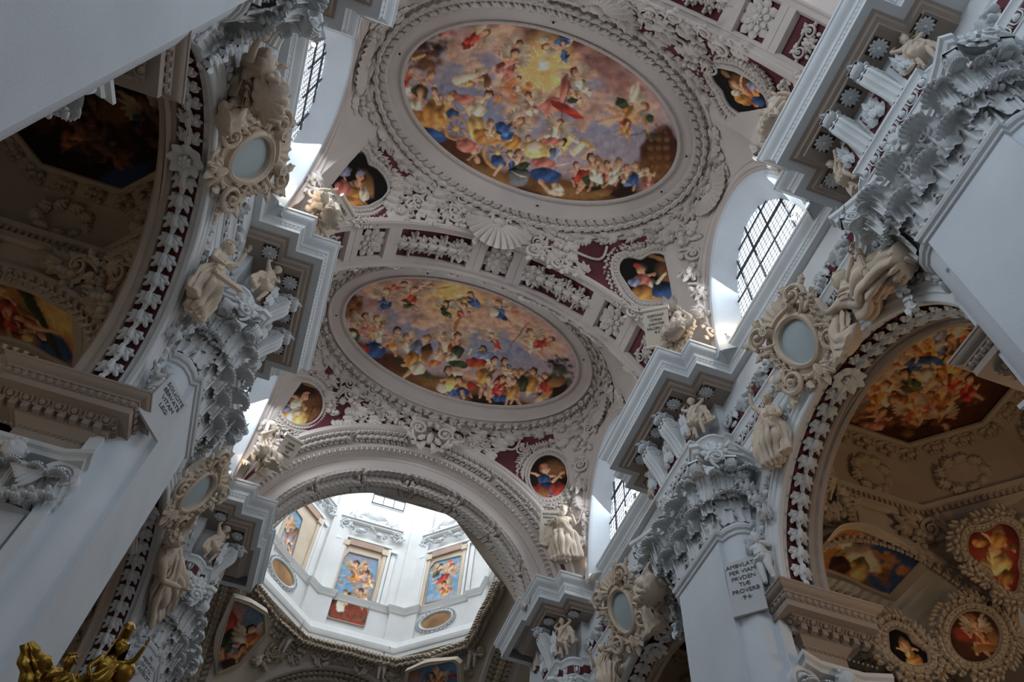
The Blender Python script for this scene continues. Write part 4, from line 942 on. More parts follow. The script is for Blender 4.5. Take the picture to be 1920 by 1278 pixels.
# painted strokes of every fresco: e ellipse, c limb, q cloud bank, f draped figure (metres in the plane of the plaster)
PAINTINGS = {}
PAINTINGS['oval1'] = dict(c=(0,0), light=(-0.35, -0.94), T=None, bd=None, L=[('e',0.47,1.35,5.392,-0.868,0.436,2.537,'V',0.8,0.05),('e',0.45,-0.55,4.711,-0.435,0.185,1.762,'b',0.6,0.1,0.7),('e',-1.89,0.59,2.205,0.1,-0.068,1.556,'b',0.6,0.1,0.8),('e',-0.72,-2.26,3.133,-0.333,0.059,0.566,'R',0.5,0.3,0.55),('e',-1.45,-2.1,2.395,-0.589,0.074,0.352,'c',0.6,0.3,0.8),('e',1.28,-1.92,2.112,0.341,-0.057,0.626,'c',0.6,0.3,0.7),('e',2.36,-1.33,1.266,0.302,-0.099,0.626,'P',0.6,0.3,0.6),('e',-2.19,-1.46,1.233,-0.425,0.129,0.446,'C',0.6,0.3,0.8),('q',0.56,-2.09,0.92,26,'c'),('q',1.64,-1.84,0.88,22,'c'),('q',-1.86,-1.74,0.81,20,'C'),('q',-0.62,-2.41,1,26,'k'),('q',-1.67,-0.42,0.78,22,'C'),('q',-0.79,-0.11,0.74,24,'C'),('q',-2.66,-0.92,0.61,16,'C'),('q',1.5,-0.73,0.74,22,'C'),('q',2.63,-1.09,0.63,16,'P'),('q',1,-0.3,0.64,14,'P'),('q',-3.01,-1.45,0.55,12,'r'),('e',-0.43,-1.2,1.109,-0.41,0.381,1.078,'H',0.5,0.05),('e',-0.44,-1.25,0.577,-0.214,0.195,0.551,'y',0.7,0.02,0.9),('e',-0.46,-1.3,0.24,-0.089,0.071,0.2,'w',0.8,0,0.8),('c',-0.17,-1.4,0.45,-1.63,0.016,0.005,'w'),('c',-0.15,-1.28,0.51,-1.28,0.016,0.005,'w'),('c',-0.18,-1.17,0.41,-0.93,0.016,0.005,'w'),('c',-0.26,-1.07,0.18,-0.63,0.016,0.005,'w'),('c',-0.36,-1.01,-0.15,-0.43,0.016,0.005,'w'),('c',-0.48,-0.99,-0.54,-0.37,0.016,0.005,'w'),('c',-0.59,-1.02,-0.9,-0.45,0.016,0.005,'w'),('c',-0.69,-1.08,-1.2,-0.66,0.016,0.005,'w'),('c',-0.75,-1.18,-1.37,-0.96,0.016,0.005,'w'),('c',-0.76,-1.3,-1.41,-1.31,0.016,0.005,'w'),('c',-0.73,-1.41,-1.3,-1.65,0.016,0.005,'w'),('c',-0.66,-1.5,-1.07,-1.94,0.016,0.005,'w'),('c',-0.55,-1.56,-0.75,-2.13,0.016,0.005,'w'),('c',-0.44,-1.58,-0.39,-2.2,0.016,0.005,'w'),('c',-0.32,-1.56,-0.04,-2.13,0.016,0.005,'w'),('c',-0.23,-1.49,0.25,-1.93,0.016,0.005,'w'),('q',-1.29,-0.61,0.47,22,'C'),('q',-0.81,-0.32,0.53,22,'O'),('q',-0.29,0.06,0.58,18,'C'),('q',0.56,-1.4,0.58,16,'C'),('q',0.69,-0.65,0.42,12,'P'),('c',-0.64,-1.12,-0.17,-1.32,0.047,0.021,'w'),('e',-0.48,-1.35,0.023,-0.136,0.06,0.011,'w'),('e',-0.5,-1.18,0.101,-0.018,0.007,0.042,'w'),('q',-3.68,-0.86,0.45,30,'K'),('q',-3.88,-0.43,0.45,30,'k'),('q',-3.59,-1.1,0.3,16,'T'),('q',-3.68,-0.44,0.4,20,'T'),('c',-4.05,-0.32,-3.75,-0.52,0.05,0.035,'y'),('e',1.15,2.09,4.922,-0.654,0.072,0.543,'T',0.4,0.3),('e',-1.75,2.03,1.662,0.589,-0.205,0.504,'k',0.4,0.3),('e',0.42,2.48,3.3,-0.272,0.024,0.291,'K',0.4,0.2),('e',2.67,1.44,1.226,-0.252,0.128,0.655,'K',0.4,0.2),('e',-0.76,2.27,1.068,0.206,-0.057,0.239,'A',0.4,0.3),('e',1.69,1.96,1.385,-0.362,0.054,0.193,'A',0.5,0.3),('e',3.73,-0.03,0.61,-0.125,0.219,0.998,'k',0.15,0.3),('e',3.75,0.43,0.529,-0.232,0.253,0.585,'T',0.3,0.3),('e',3.27,-0.42,0.1,-0.024,0.027,0.105,'T',0.2,0.4),('e',3.48,-0.51,0.1,-0.024,0.028,0.105,'T',0.2,0.4),('e',3.69,-0.61,0.099,-0.024,0.029,0.105,'T',0.2,0.4),('e',3.38,-0.17,0.101,-0.024,0.026,0.105,'T',0.2,0.4),('e',3.59,-0.26,0.1,-0.024,0.027,0.105,'T',0.2,0.4),('e',3.8,-0.36,0.099,-0.025,0.028,0.104,'T',0.2,0.4),('e',3.49,0.08,0.102,-0.024,0.026,0.104,'T',0.2,0.4),('e',3.7,-0.02,0.101,-0.024,0.026,0.104,'T',0.2,0.4),('e',3.91,-0.11,0.1,-0.025,0.027,0.104,'T',0.2,0.4),('e',3.59,0.32,0.102,-0.024,0.025,0.104,'T',0.2,0.4),('e',3.81,0.23,0.101,-0.025,0.026,0.104,'T',0.2,0.4),('e',4.02,0.13,0.101,-0.025,0.026,0.104,'T',0.2,0.4),('e',3.7,0.57,0.103,-0.024,0.024,0.103,'T',0.2,0.4),('e',3.92,0.47,0.102,-0.025,0.025,0.103,'T',0.2,0.4),('e',4.13,0.38,0.101,-0.025,0.026,0.103,'T',0.2,0.4),('e',3.8,0.81,0.103,-0.024,0.023,0.102,'T',0.2,0.4),('e',4.02,0.72,0.102,-0.025,0.024,0.103,'T',0.2,0.4),('e',4.24,0.62,0.101,-0.025,0.025,0.103,'T',0.2,0.4),('q',3.23,-0.52,0.26,12,'G'),('q',3.41,-0.84,0.26,10,'T'),('f',-2.52,-1.43,-2.3,-1.66,0.121,'R',1),('f',-1.44,-1.42,-1.31,-1.69,0.103,'r',1),('f',-1.39,-1.02,-1.33,-1.37,0.135,'r',1),('f',-0.28,-2.13,-0.58,-1.86,0.102,'B',1),('f',-0.02,-1.86,-0.2,-2.13,0.072,'B'),('f',-2.26,-0.26,-1.98,-0.38,0.104,'Y',1),('c',-2.7,-0.09,-2.3,-0.38,0.155,0.124,'W'),('e',-1.85,-0.33,0.111,-0.026,0.045,0.206,'T'),('f',-0.96,-0.44,-1,-0.71,0.068,'C'),('f',-0.49,-0.21,-0.55,-0.3,0.106,'P',1),('f',0.74,-1.16,0.46,-1.45,0.126,'W',1),('e',0.21,-0.58,0.327,-0.545,0.18,0.114,'P',0.1,0.5,1,3),('e',0.21,-0.29,0.322,-0.274,0.172,0.205,'r',0.1,0.5,1,3),('e',0.66,-0.29,0.579,0.079,-0.017,0.138,'R',0.1,0.5,1,3),('e',0.36,-0.86,0.133,-0.025,0.092,0.475,'r',0.1,0.5,1,2),('c',0.38,-1.45,0.69,0.78,0.021,0.021,'T'),('f',0.64,-0.86,0.53,-0.93,0.095,'S'),('e',0.7,-0.62,0.166,-0.064,0.035,0.091,'G'),('f',2.44,-0.89,2.69,-1.2,0.137,'Y',1),('c',1.74,-0.83,2.11,-0.75,0.106,0.138,'S'),('c',1.68,-0.28,2.15,-0.65,0.053,0.107,'S'),('e',2.27,-1.52,0.152,-0.005,0.037,0.373,'W',0.2,0.3,1,3),('e',2.05,-1.08,0.2,0.067,-0.041,0.153,'G',0.1,0.4,1,3),('c',2.79,-1.04,3.16,-0.43,0.026,0.063,'Y'),('e',2.43,-0.53,0.191,-0.081,0.086,0.2,'R',0.15,0.4,1,3),('e',2.99,-0.98,0.12,-0.053,0.059,0.129,'G'),('c',2.57,-0.2,3.05,-0.53,0.032,0.016,'G'),('f',2.47,-0.43,2.46,-0.6,0.08,'Y'),('f',-4.03,0.2,-4.03,-0.04,0.09,'R'),('f',-3.67,0.36,-3.44,-0.04,0.131,'W'),('e',-3.62,0.56,0.242,-0.068,0.068,0.245,'G',0.1,0.5,1,3),('f',-3.6,0.82,-3.58,0.55,0.121,'W'),('f',-3.15,0.53,-3.22,0.4,0.092,'P'),('f',-2.98,0.59,-3.01,0.52,0.072,'r'),('e',-3.2,1.28,0.561,0.091,-0.038,0.247,'Y',0.1,0.5,1,3),('e',-3.01,1.02,0.29,-0.208,0.277,0.37,'Y',0.1,0.6,1,3),('f',-2.76,0.79,-2.68,0.42,0.154,'Y'),('e',-2.99,1.59,0.571,0.043,-0.009,0.168,'B',0.1,0.6,1,3),('e',-2.56,0.89,0.199,-0.058,0.046,0.147,'B',0.1,0.6,1,3),('e',-2.29,0.38,0.415,-0.015,0.006,0.156,'r',0.1,0.6,1,3),('f',-1.91,0.35,-1.71,0.03,0.125,'P'),('e',-1.89,0.59,0.301,-0.093,0.079,0.248,'W',0.1,0.5,1,3),('c',-1.42,0.33,-1.32,-0.04,0.042,0.063,'Y'),('c',-2,1.17,-1.98,1.25,0.042,0.042,'Y'),('c',-1.98,1.24,-1.99,1.33,0.042,0.042,'Y'),('c',-1.99,1.32,-2.01,1.4,0.041,0.041,'Y'),('c',-2.01,1.39,-2.06,1.46,0.041,0.041,'Y'),('c',-2.05,1.46,-2.11,1.52,0.041,0.041,'Y'),('c',-2.11,1.51,-2.18,1.55,0.041,0.041,'Y'),('c',-2.17,1.55,-2.26,1.57,0.041,0.041,'Y'),('c',-2.25,1.57,-2.34,1.57,0.041,0.041,'Y'),('c',-2.33,1.57,-2.41,1.56,0.041,0.041,'Y'),('c',-2.41,1.56,-2.48,1.52,0.041,0.041,'Y'),('c',-2.48,1.53,-2.55,1.47,0.041,0.041,'Y'),('c',-2.54,1.48,-2.59,1.41,0.041,0.041,'Y'),('c',-2.59,1.42,-2.62,1.34,0.041,0.041,'Y'),('c',-2.62,1.35,-2.64,1.26,0.041,0.041,'Y'),('c',-2.64,1.27,-2.63,1.19,0.041,0.041,'Y'),('c',-2.63,1.19,-2.61,1.12,0.041,0.041,'Y'),('c',-2.61,1.12,-2.56,1.05,0.041,0.041,'Y'),('c',-2.57,1.06,-2.51,1,0.041,0.041,'Y'),('c',-2.51,1,-2.44,0.96,0.041,0.041,'Y'),('c',-2.45,0.96,-2.37,0.94,0.041,0.041,'Y'),('c',-2.37,0.94,-2.29,0.94,0.041,0.041,'Y'),('c',-2.29,0.94,-2.21,0.95,0.041,0.041,'Y'),('c',-2.22,0.95,-2.14,0.99,0.042,0.042,'Y'),('c',-2.14,0.99,-2.08,1.04,0.042,0.042,'Y'),('c',-2.08,1.03,-2.03,1.1,0.042,0.042,'Y'),('c',-2.03,1.1,-2,1.17,0.042,0.042,'Y'),('c',-2.31,1.26,-2.03,1.18,0.026,0.026,'A'),('c',-2.31,1.26,-2.05,1.39,0.026,0.026,'A'),('c',-2.31,1.26,-2.22,1.53,0.026,0.026,'A'),('c',-2.31,1.26,-2.45,1.5,0.026,0.026,'A'),('c',-2.31,1.26,-2.59,1.34,0.026,0.026,'A'),('c',-2.31,1.26,-2.57,1.12,0.026,0.026,'A'),('c',-2.31,1.26,-2.4,0.99,0.026,0.026,'A'),('c',-2.31,1.26,-2.17,1.01,0.026,0.026,'A'),('e',-2.31,1.26,0.08,-0.023,0.025,0.078,'y'),('c',-0.48,1.46,-0.46,1.56,0.042,0.042,'Y'),('c',-0.46,1.55,-0.47,1.66,0.042,0.042,'Y'),('c',-0.47,1.65,-0.5,1.75,0.042,0.042,'Y'),('c',-0.49,1.74,-0.55,1.83,0.042,0.042,'Y'),('c',-0.55,1.83,-0.62,1.9,0.042,0.042,'Y'),('c',-0.62,1.89,-0.71,1.95,0.042,0.042,'Y'),('c',-0.7,1.94,-0.81,1.97,0.042,0.042,'Y'),('c',-0.8,1.97,-0.91,1.98,0.042,0.042,'Y'),('c',-0.9,1.98,-1.01,1.96,0.042,0.042,'Y'),('c',-1,1.96,-1.1,1.92,0.042,0.042,'Y'),('c',-1.1,1.92,-1.19,1.86,0.042,0.042,'Y'),('c',-1.18,1.86,-1.25,1.78,0.042,0.042,'Y'),('c',-1.24,1.79,-1.29,1.69,0.042,0.042,'Y'),('c',-1.29,1.7,-1.31,1.6,0.042,0.042,'Y'),('c',-1.31,1.61,-1.3,1.5,0.042,0.042,'Y'),('c',-1.3,1.51,-1.27,1.41,0.042,0.042,'Y'),('c',-1.27,1.42,-1.22,1.33,0.042,0.042,'Y'),('c',-1.22,1.33,-1.15,1.26,0.042,0.042,'Y'),('c',-1.15,1.27,-1.06,1.21,0.042,0.042,'Y'),('c',-1.07,1.21,-0.96,1.18,0.042,0.042,'Y'),('c',-0.97,1.18,-0.86,1.18,0.042,0.042,'Y'),('c',-0.87,1.18,-0.76,1.2,0.042,0.042,'Y'),('c',-0.77,1.19,-0.67,1.24,0.042,0.042,'Y'),('c',-0.68,1.23,-0.59,1.3,0.042,0.042,'Y'),('c',-0.59,1.29,-0.52,1.38,0.042,0.042,'Y'),('c',-0.53,1.37,-0.48,1.46,0.042,0.042,'Y'),('c',-0.89,1.58,-0.52,1.47,0.026,0.026,'A'),('c',-0.89,1.58,-0.55,1.74,0.026,0.026,'A'),('c',-0.89,1.58,-0.77,1.92,0.026,0.026,'A'),('c',-0.89,1.58,-1.06,1.9,0.026,0.026,'A'),('c',-0.89,1.58,-1.25,1.69,0.026,0.026,'A'),('c',-0.89,1.58,-1.22,1.42,0.026,0.026,'A'),('c',-0.89,1.58,-1,1.24,0.026,0.026,'A'),('c',-0.89,1.58,-0.72,1.26,0.026,0.026,'A'),('e',-0.89,1.58,0.082,-0.025,0.027,0.077,'y'),('e',-1.73,1.08,0.252,-0.186,0.26,0.326,'y',0.15,0.6,1,4),('e',-1.35,1.23,0.482,-0.021,0.014,0.255,'Y',0.15,0.6,1,4),('e',-0.9,1.04,0.319,-0.044,0.02,0.133,'y',0.15,0.6),('e',-0.58,1.15,0.321,-0.046,0.037,0.235,'Y',0.1,0.6,1,4),('e',-0.73,1.04,0.123,-0.039,0.041,0.118,'y',0.2,0.6),('f',-1.33,0.95,-1.38,0.81,0.095,'P'),('f',-0.7,0.73,-0.53,0.5,0.127,'B',1),('e',-1.01,0.83,0.212,-0.03,0.02,0.134,'B',0.1,0.6,1,3),('f',-0.14,0.95,-0.16,0.88,0.085,'C'),('f',-1.64,1.69,-1.38,1.95,0.114,'r'),('e',-1.88,1.65,0.32,0.017,-0.008,0.17,'r',0.1,0.6,1,3),('e',0.18,1.12,0.403,-0.064,0.05,0.297,'y',0.1,0.6),('e',0.14,1.08,0.268,-0.042,0.033,0.195,'W',0.3,0.4),('e',0.64,1.02,0.41,-0.143,0.066,0.176,'y',0.2,0.5),('c',0.91,0.81,1.05,0.43,0.181,0.139,'y'),('c',1.05,0.43,1.31,0.5,0.118,0.075,'W'),('c',1.3,0.78,1.51,0.42,0.16,0.118,'W'),('c',1.51,0.42,1.84,0.53,0.107,0.064,'y'),('c',1.66,0.82,1.74,0.56,0.117,0.085,'C'),('f',0.52,0.48,0.59,0.15,0.117,'W',1),('e',0.53,0.73,0.305,-0.108,0.04,0.109,'r',0.1,0.6,1,3),('f',0.82,0.96,0.88,0.66,0.117,'b'),('e',0.56,1.43,0.378,-0.061,0.03,0.172,'r',0.1,0.6,1,3),('e',0.73,1.73,0.488,-0.079,0.038,0.22,'B',0.1,0.6,1,3),('c',0.89,1.4,1.36,1.1,0.021,0.016,'w'),('c',0.63,1.94,0.86,2.08,0.074,0.047,'S'),('f',-0.41,1.64,-0.52,1.5,0.095,'B'),('f',-0.22,1.6,-0.32,1.41,0.105,'P'),('e',-0.8,1.81,0.266,0.052,-0.038,0.167,'B',0.1,0.6,1,3),('e',-0.05,1.98,0.333,-0.103,0.107,0.293,'g',0.06,0.9),('c',-0.37,1.97,0.28,1.95,0.021,0.021,'W'),('e',-0.02,1.68,0.192,-0.098,0.047,0.08,'G',0.1,0.5,1,3),('c',-0.79,2.17,-0.67,1.88,0.047,0.062,'S'),('f',1.56,1.3,1.5,1.16,0.096,'r'),('e',1.82,1.37,0.21,-0.242,0.167,0.129,'R',0.1,0.6,1,3),('e',2.15,1.03,0.253,-0.097,0.154,0.389,'S',0.1,0.6),('c',2.31,1.13,2.52,1.44,0.106,0.074,'S'),('c',1.91,1.45,1.83,1.86,0.138,0.074,'S'),('e',2.11,1.37,0.307,-0.114,0.075,0.192,'G',0.1,0.6,1,3),('f',2.07,1.06,1.85,0.82,0.128,'W'),('e',2.67,1.16,0.318,-0.066,0.072,0.357,'k',0.2,0.5,1,3),('c',1.65,2.16,2.34,1.37,0.021,0.021,'T'),('f',2.45,0.91,2.4,0.79,0.091,'r'),('f',2.72,0.86,2.67,0.62,0.117,'W'),('f',3.01,0.77,2.96,0.65,0.09,'P'),('f',3.24,0.76,3.21,0.49,0.106,'B'),('f',3.42,0.57,3.44,0.5,0.064,'W'),('f',3.67,0.7,3.55,0.47,0.106,'r'),('e',3.27,0.92,0.168,-0.069,0.088,0.213,'B',0.1,0.6,1,3),('e',1.2,1.97,0.216,0.033,-0.032,0.149,'W',0.15,0.5,1,3),('e',1.16,2.11,0.327,-0.054,0.015,0.088,'W',0.3,0.4),('e',2.55,1.59,0.306,-0.116,0.045,0.114,'A',0.2,0.6),('e',1.07,2.33,0.651,-0.125,0.016,0.077,'y',0.5,0.3)])
PAINTINGS['oval2'] = dict(c=(0,0), light=(-0.32, -0.95), T=None, bd=None, L=[('e',0.22,1.37,5.861,-0.818,0.307,2.008,'V',0.8,0.05),('e',0.08,0.05,4.118,-0.319,0.11,1.223,'b',0.5,0.1,0.8),('e',-1.68,-1.62,3.826,-0.883,0.116,0.787,'c',0.5,0.3,0.8),('e',1.99,-1.37,1.858,0.618,-0.117,1.017,'P',0.5,0.3,0.8),('e',-0.7,-1.28,1.59,-0.336,0.198,1.28,'H',0.5,0.05),('e',-1.1,-1.86,0.634,-0.276,0.124,0.523,'y',0.6,0.02),('q',-2.83,-1.13,0.93,24,'P'),('q',-1.91,-0.4,0.85,24,'C'),('q',-0.94,-0.23,0.85,24,'C'),('q',0.63,-1.24,0.96,24,'C'),('q',1.59,-1.16,0.81,18,'P'),('q',0.18,-0.5,0.65,16,'C'),('q',2.49,-0.9,0.87,18,'P'),('q',-3.22,-0.02,0.68,16,'c'),('q',0.64,1.37,0.73,22,'P'),('q',-2.01,1.59,0.45,14,'P'),('q',0.8,-2,0.68,12,'O'),('q',-1.7,-1.16,0.51,12,'C'),('e',-1.83,1.95,2.685,0.67,-0.105,0.551,'k',0.4,0.3),('e',0.75,2.09,4.102,-0.317,0.047,0.564,'T',0.4,0.3),('e',1.82,2.13,3.383,-0.728,0.062,0.306,'K',0.4,0.2),('e',-1.27,1.81,1.039,0.186,-0.027,0.215,'G',0.4,0.3),('e',3.63,0.71,0.708,-0.357,0.196,0.526,'K',0.3,0.3),('e',-0.19,2.18,1.315,0.18,-0.024,0.185,'A',0.5,0.3),('e',-4.1,-0.12,0.406,-0.093,0.121,0.598,'T',0.2,0.4),('e',-4.33,-0.38,0.092,-0.045,0.033,0.102,'h',0.2,0.4),('e',-4.12,-0.43,0.092,-0.046,0.034,0.103,'k',0.2,0.4),('e',-3.9,-0.49,0.093,-0.047,0.035,0.103,'h',0.2,0.4),('e',-4.32,-0.12,0.092,-0.043,0.034,0.1,'k',0.2,0.4),('e',-4.1,-0.17,0.093,-0.045,0.035,0.1,'h',0.2,0.4),('e',-3.88,-0.22,0.093,-0.046,0.035,0.101,'k',0.2,0.4),('e',-4.3,0.14,0.092,-0.042,0.035,0.098,'h',0.2,0.4),('e',-4.08,0.09,0.093,-0.043,0.035,0.098,'k',0.2,0.4),('e',-3.86,0.04,0.093,-0.045,0.036,0.098,'h',0.2,0.4),('e',-4.29,0.39,0.093,-0.041,0.036,0.095,'k',0.2,0.4),('e',-4.06,0.35,0.093,-0.042,0.036,0.096,'h',0.2,0.4),('e',-3.84,0.3,0.093,-0.043,0.037,0.096,'k',0.2,0.4),('q',3.56,-0.41,0.42,26,'K'),('q',3.86,0.02,0.49,20,'G'),('q',3.36,-0.21,0.28,10,'K'),('c',-0.55,-1.9,-0.34,0.36,0.097,0.105,'A'),('c',-0.9,-1.34,-0.24,-1.79,0.088,0.088,'A'),('c',-0.72,-1.73,-0.53,-1.87,0.059,0.059,'W'),('f',-3.03,-0.72,-3.08,-1.09,0.14,'B',1),('f',-2.22,-1.07,-2.24,-1.43,0.144,'R',1),('f',-2.08,-0.6,-1.94,-0.56,0.113,'G'),('f',-2.66,-1.54,-2.61,-1.6,0.101,'r',1),('f',-1.83,-1.75,-1.73,-1.84,0.103,'P',1),('c',-1.56,-1.67,-0.94,-2.11,0.022,0.022,'T'),('f',-0.95,-1,-1,-1.21,0.116,'G',1),('f',-0.32,-1.08,-0.37,-1.33,0.117,'r',1),('f',-0.23,-1.83,-0.31,-1.98,0.12,'B'),('f',0.86,-1.69,0.7,-2,0.149,'B',1),('e',0.7,-1.46,0.161,-0.081,0.06,0.199,'W'),('f',2.35,-0.82,2.14,-1.17,0.159,'W',1),('f',2.83,-1.09,2.91,-1.24,0.131,'R'),('c',1.96,-1.75,1.67,-0,0.03,0.03,'T'),('c',2.26,-0.59,1.98,-0.62,0.086,0.065,'S'),('c',2.71,-0.47,3.06,-0.27,0.1,0.057,'S'),('f',-3.8,0.94,-3.86,0.55,0.156,'G'),('e',-3.84,1.02,0.296,-0.059,0.062,0.243,'G',0.1,0.5,1,3),('e',-3.84,1.02,0.154,-0.031,0.027,0.108,'W'),('f',-3.07,1.07,-3.19,0.66,0.157,'B'),('e',-2.9,1.45,0.378,-0.01,0.039,0.33,'B',0.1,0.6,1,3),('e',-3.39,1.55,0.3,-0.06,0.055,0.192,'R',0.1,0.6,1,3),('e',-3.54,1.44,0.239,-0.047,0.036,0.13,'T',0.1,0.5),('e',-2.88,0.95,0.133,-0.031,0.055,0.204,'W',0.1,0.5,1,2),('c',-3.16,0.8,-3.1,1,0.079,0.046,'y'),('f',-3.49,0.43,-3.57,0.22,0.134,'r',1),('f',-3.08,0.41,-3.16,0.23,0.121,'P',1),('f',-2.37,0.82,-2.37,0.53,0.147,'O'),('f',-1.88,0.92,-2,0.69,0.134,'W',1),('f',-1.41,1.15,-1.24,0.57,0.16,'Y'),('e',-1.5,1.1,0.259,0.027,-0.014,0.411,'b',0.1,0.6,1,3),('e',-1.52,1.46,0.247,-0.065,0.1,0.322,'Y',0.1,0.6,1,3),('e',-1.23,1.73,0.311,-0.082,0.081,0.251,'W',0.1,0.6,1,3),('c',-1.5,1.93,-1.63,2.16,0.09,0.051,'S'),('e',-1.11,1.1,0.208,0.019,-0.011,0.371,'A',0.08,0.8),('e',-1.11,1.1,0.156,0.014,-0.009,0.303,'T',0.1,0.6),('f',-0.6,0.61,-0.64,0.19,0.151,'P',1),('f',-0.17,0.46,-0.22,0.08,0.152,'O',1),('e',-0.05,0.73,0.247,-0.086,0.086,0.274,'G',0.1,0.6,1,3),('e',-0.15,1.06,0.223,-0.073,0.064,0.199,'W',0.1,0.6,1,3),('e',-0.66,1.07,0.17,0.012,-0.008,0.346,'P',0.1,0.5,1,3),('e',0.16,1.17,0.447,-0.106,0.035,0.148,'G',0.2,0.5,1,3),('e',-0.72,1.42,0.274,-0.08,0.041,0.129,'O',0.15,0.6,1,3),('f',1.09,-0.2,0.95,-0.44,0.1,'R',1),('f',0.97,0.58,0.84,0.31,0.152,'W'),('e',0.76,0.89,0.37,-0.138,0.076,0.228,'R',0.1,0.6,1,3),('e',0.91,0.52,0.367,-0.145,0.055,0.166,'b',0.1,0.6,1,3),('c',0.38,0.69,0.39,0.41,0.055,0.041,'y'),('e',1.01,1.02,0.324,-0.057,0.022,0.138,'Y',0.1,0.6),('f',1.31,0.98,1.34,0.57,0.15,'G'),('e',1.18,1.32,0.248,-0.092,0.11,0.32,'Y',0.1,0.6,1,3),('f',1.88,0.82,1.73,0.48,0.15,'P'),('e',1.9,0.66,0.146,-0.063,0.056,0.162,'b',0.1,0.6,1,3),('f',1.86,0.76,1.7,0.71,0.075,'S'),('f',2.3,0.8,2.19,0.71,0.109,'r'),('f',2.47,0.8,2.4,0.6,0.123,'P'),('f',2.71,0.77,2.68,0.63,0.109,'V'),('f',2.94,0.74,2.86,0.42,0.15,'W'),('f',3.2,0.69,3.15,0.56,0.096,'r'),('f',3.43,0.73,3.28,0.37,0.122,'R'),('e',2.87,0.92,0.302,-0.138,0.118,0.326,'Y',0.15,0.6,1,3),('e',3.49,0.71,0.154,-0.077,0.122,0.33,'R',0.1,0.6,1,3),('e',2.63,1.03,0.182,-0.08,0.117,0.324,'G',0.1,0.6,1,3),('c',2.37,0.92,2.72,0.33,0.041,0.02,'G'),('f',0.02,1.78,-0.12,1.54,0.157,'B'),('e',0.12,1.89,0.155,-0.379,0.209,0.084,'y',0.08,0.8),('e',0.23,1.51,0.173,-0.093,0.051,0.094,'W',0.1,0.5),('e',-0.15,2.2,0.22,0.048,-0.03,0.133,'W'),('f',0.51,1.9,0.35,1.71,0.13,'O'),('e',0.62,2.13,0.252,-0.079,0.063,0.178,'B',0.1,0.6,1,3),('c',0.62,2.13,0.75,2.29,0.077,0.058,'S'),('e',0.85,1.79,0.163,-0.055,0.056,0.16,'R'),('f',1.48,1.57,1.38,1.32,0.132,'P'),('c',1.52,1.69,1.57,2.02,0.092,0.059,'S'),('e',1.88,1.42,0.248,-0.097,0.134,0.378,'R',0.1,0.7,1,3),('e',1.92,1.82,0.212,-0.079,0.074,0.206,'B',0.1,0.6,1,3),('f',1.83,1.37,1.85,1.14,0.12,'R'),('e',2.22,1.78,0.161,-0.063,0.057,0.157,'B',0.1,0.6,1,3),('f',2.31,1.32,2.32,1.06,0.134,'Y'),('c',2.4,1.57,2.84,1.81,0.093,0.053,'S'),('c',2.22,1.28,1.99,1.12,0.067,0.054,'S'),('e',2.38,1.43,0.209,-0.086,0.077,0.213,'Y',0.1,0.6,1,3),('c',1.25,1.72,1.31,2.08,0.066,0.046,'S'),('e',3.73,0.42,0.277,-0.312,0.131,0.159,'A',0.15,0.6),('e',3.52,1.15,0.241,-0.337,0.101,0.081,'y',0.3,0.3,0.6)])
PAINTINGS['heartR'] = dict(c=(-0.005,-0.062), light=(0.88, 0.47), T=[[0.286, -0.784, -0.552, 4.29], [-0.633, 0.278, -0.722, 9.77], [0.719, 0.556, -0.417, 22.817], [0.0, 0.0, 0.0, 1.0]], bd=[(0.05,1.04),(0.29,1.07),(0.47,0.86),(0.38,0.6),(0.46,0.48),(0.75,0.33),(0.86,0.03),(0.72,-0.37),(0.4,-0.63),(-0.02,-0.95),(-0.38,-1.07),(-0.59,-0.89),(-0.86,-0.22),(-0.7,0.17),(-0.43,0.55),(-0.2,0.87)], L=[('e',-0.16,-0.02,0.471,-1.309,-1.257,-0.664,'D',0.8,0.1),('e',0.42,-0.5,0.326,-0.331,-0.531,-0.492,'T',0.4,0.5),('e',0.69,0.12,-0.026,-0.41,-0.074,-0.014,'A'),('f',-0.27,-0.08,0.16,0.33,0.175,'W'),('e',-0.21,0.13,0.091,-0.253,-0.229,-0.122,'r',0.1,0.6,1,3),('e',-0.34,0.3,0.073,-0.203,-0.149,-0.08,'b',0.1,0.6,1,3),('e',-0.59,-0.13,0.128,-0.349,-0.28,-0.149,'Y',0.1,0.7,1,3),('e',-0.33,-0.65,-0.087,-0.398,-0.345,-0.003,'B',0.08,0.8,1,2),('e',0.23,0.54,0.036,-0.103,-0.094,-0.05,'R'),('c',-0.11,-0.35,0.25,-0.41,0.07,0.058,'W'),('e',-0.63,-0.74,0.119,-0.459,-0.091,-0.039,'y'),('e',0.42,-0.41,0.018,-0.05,-0.058,-0.03,'R')])
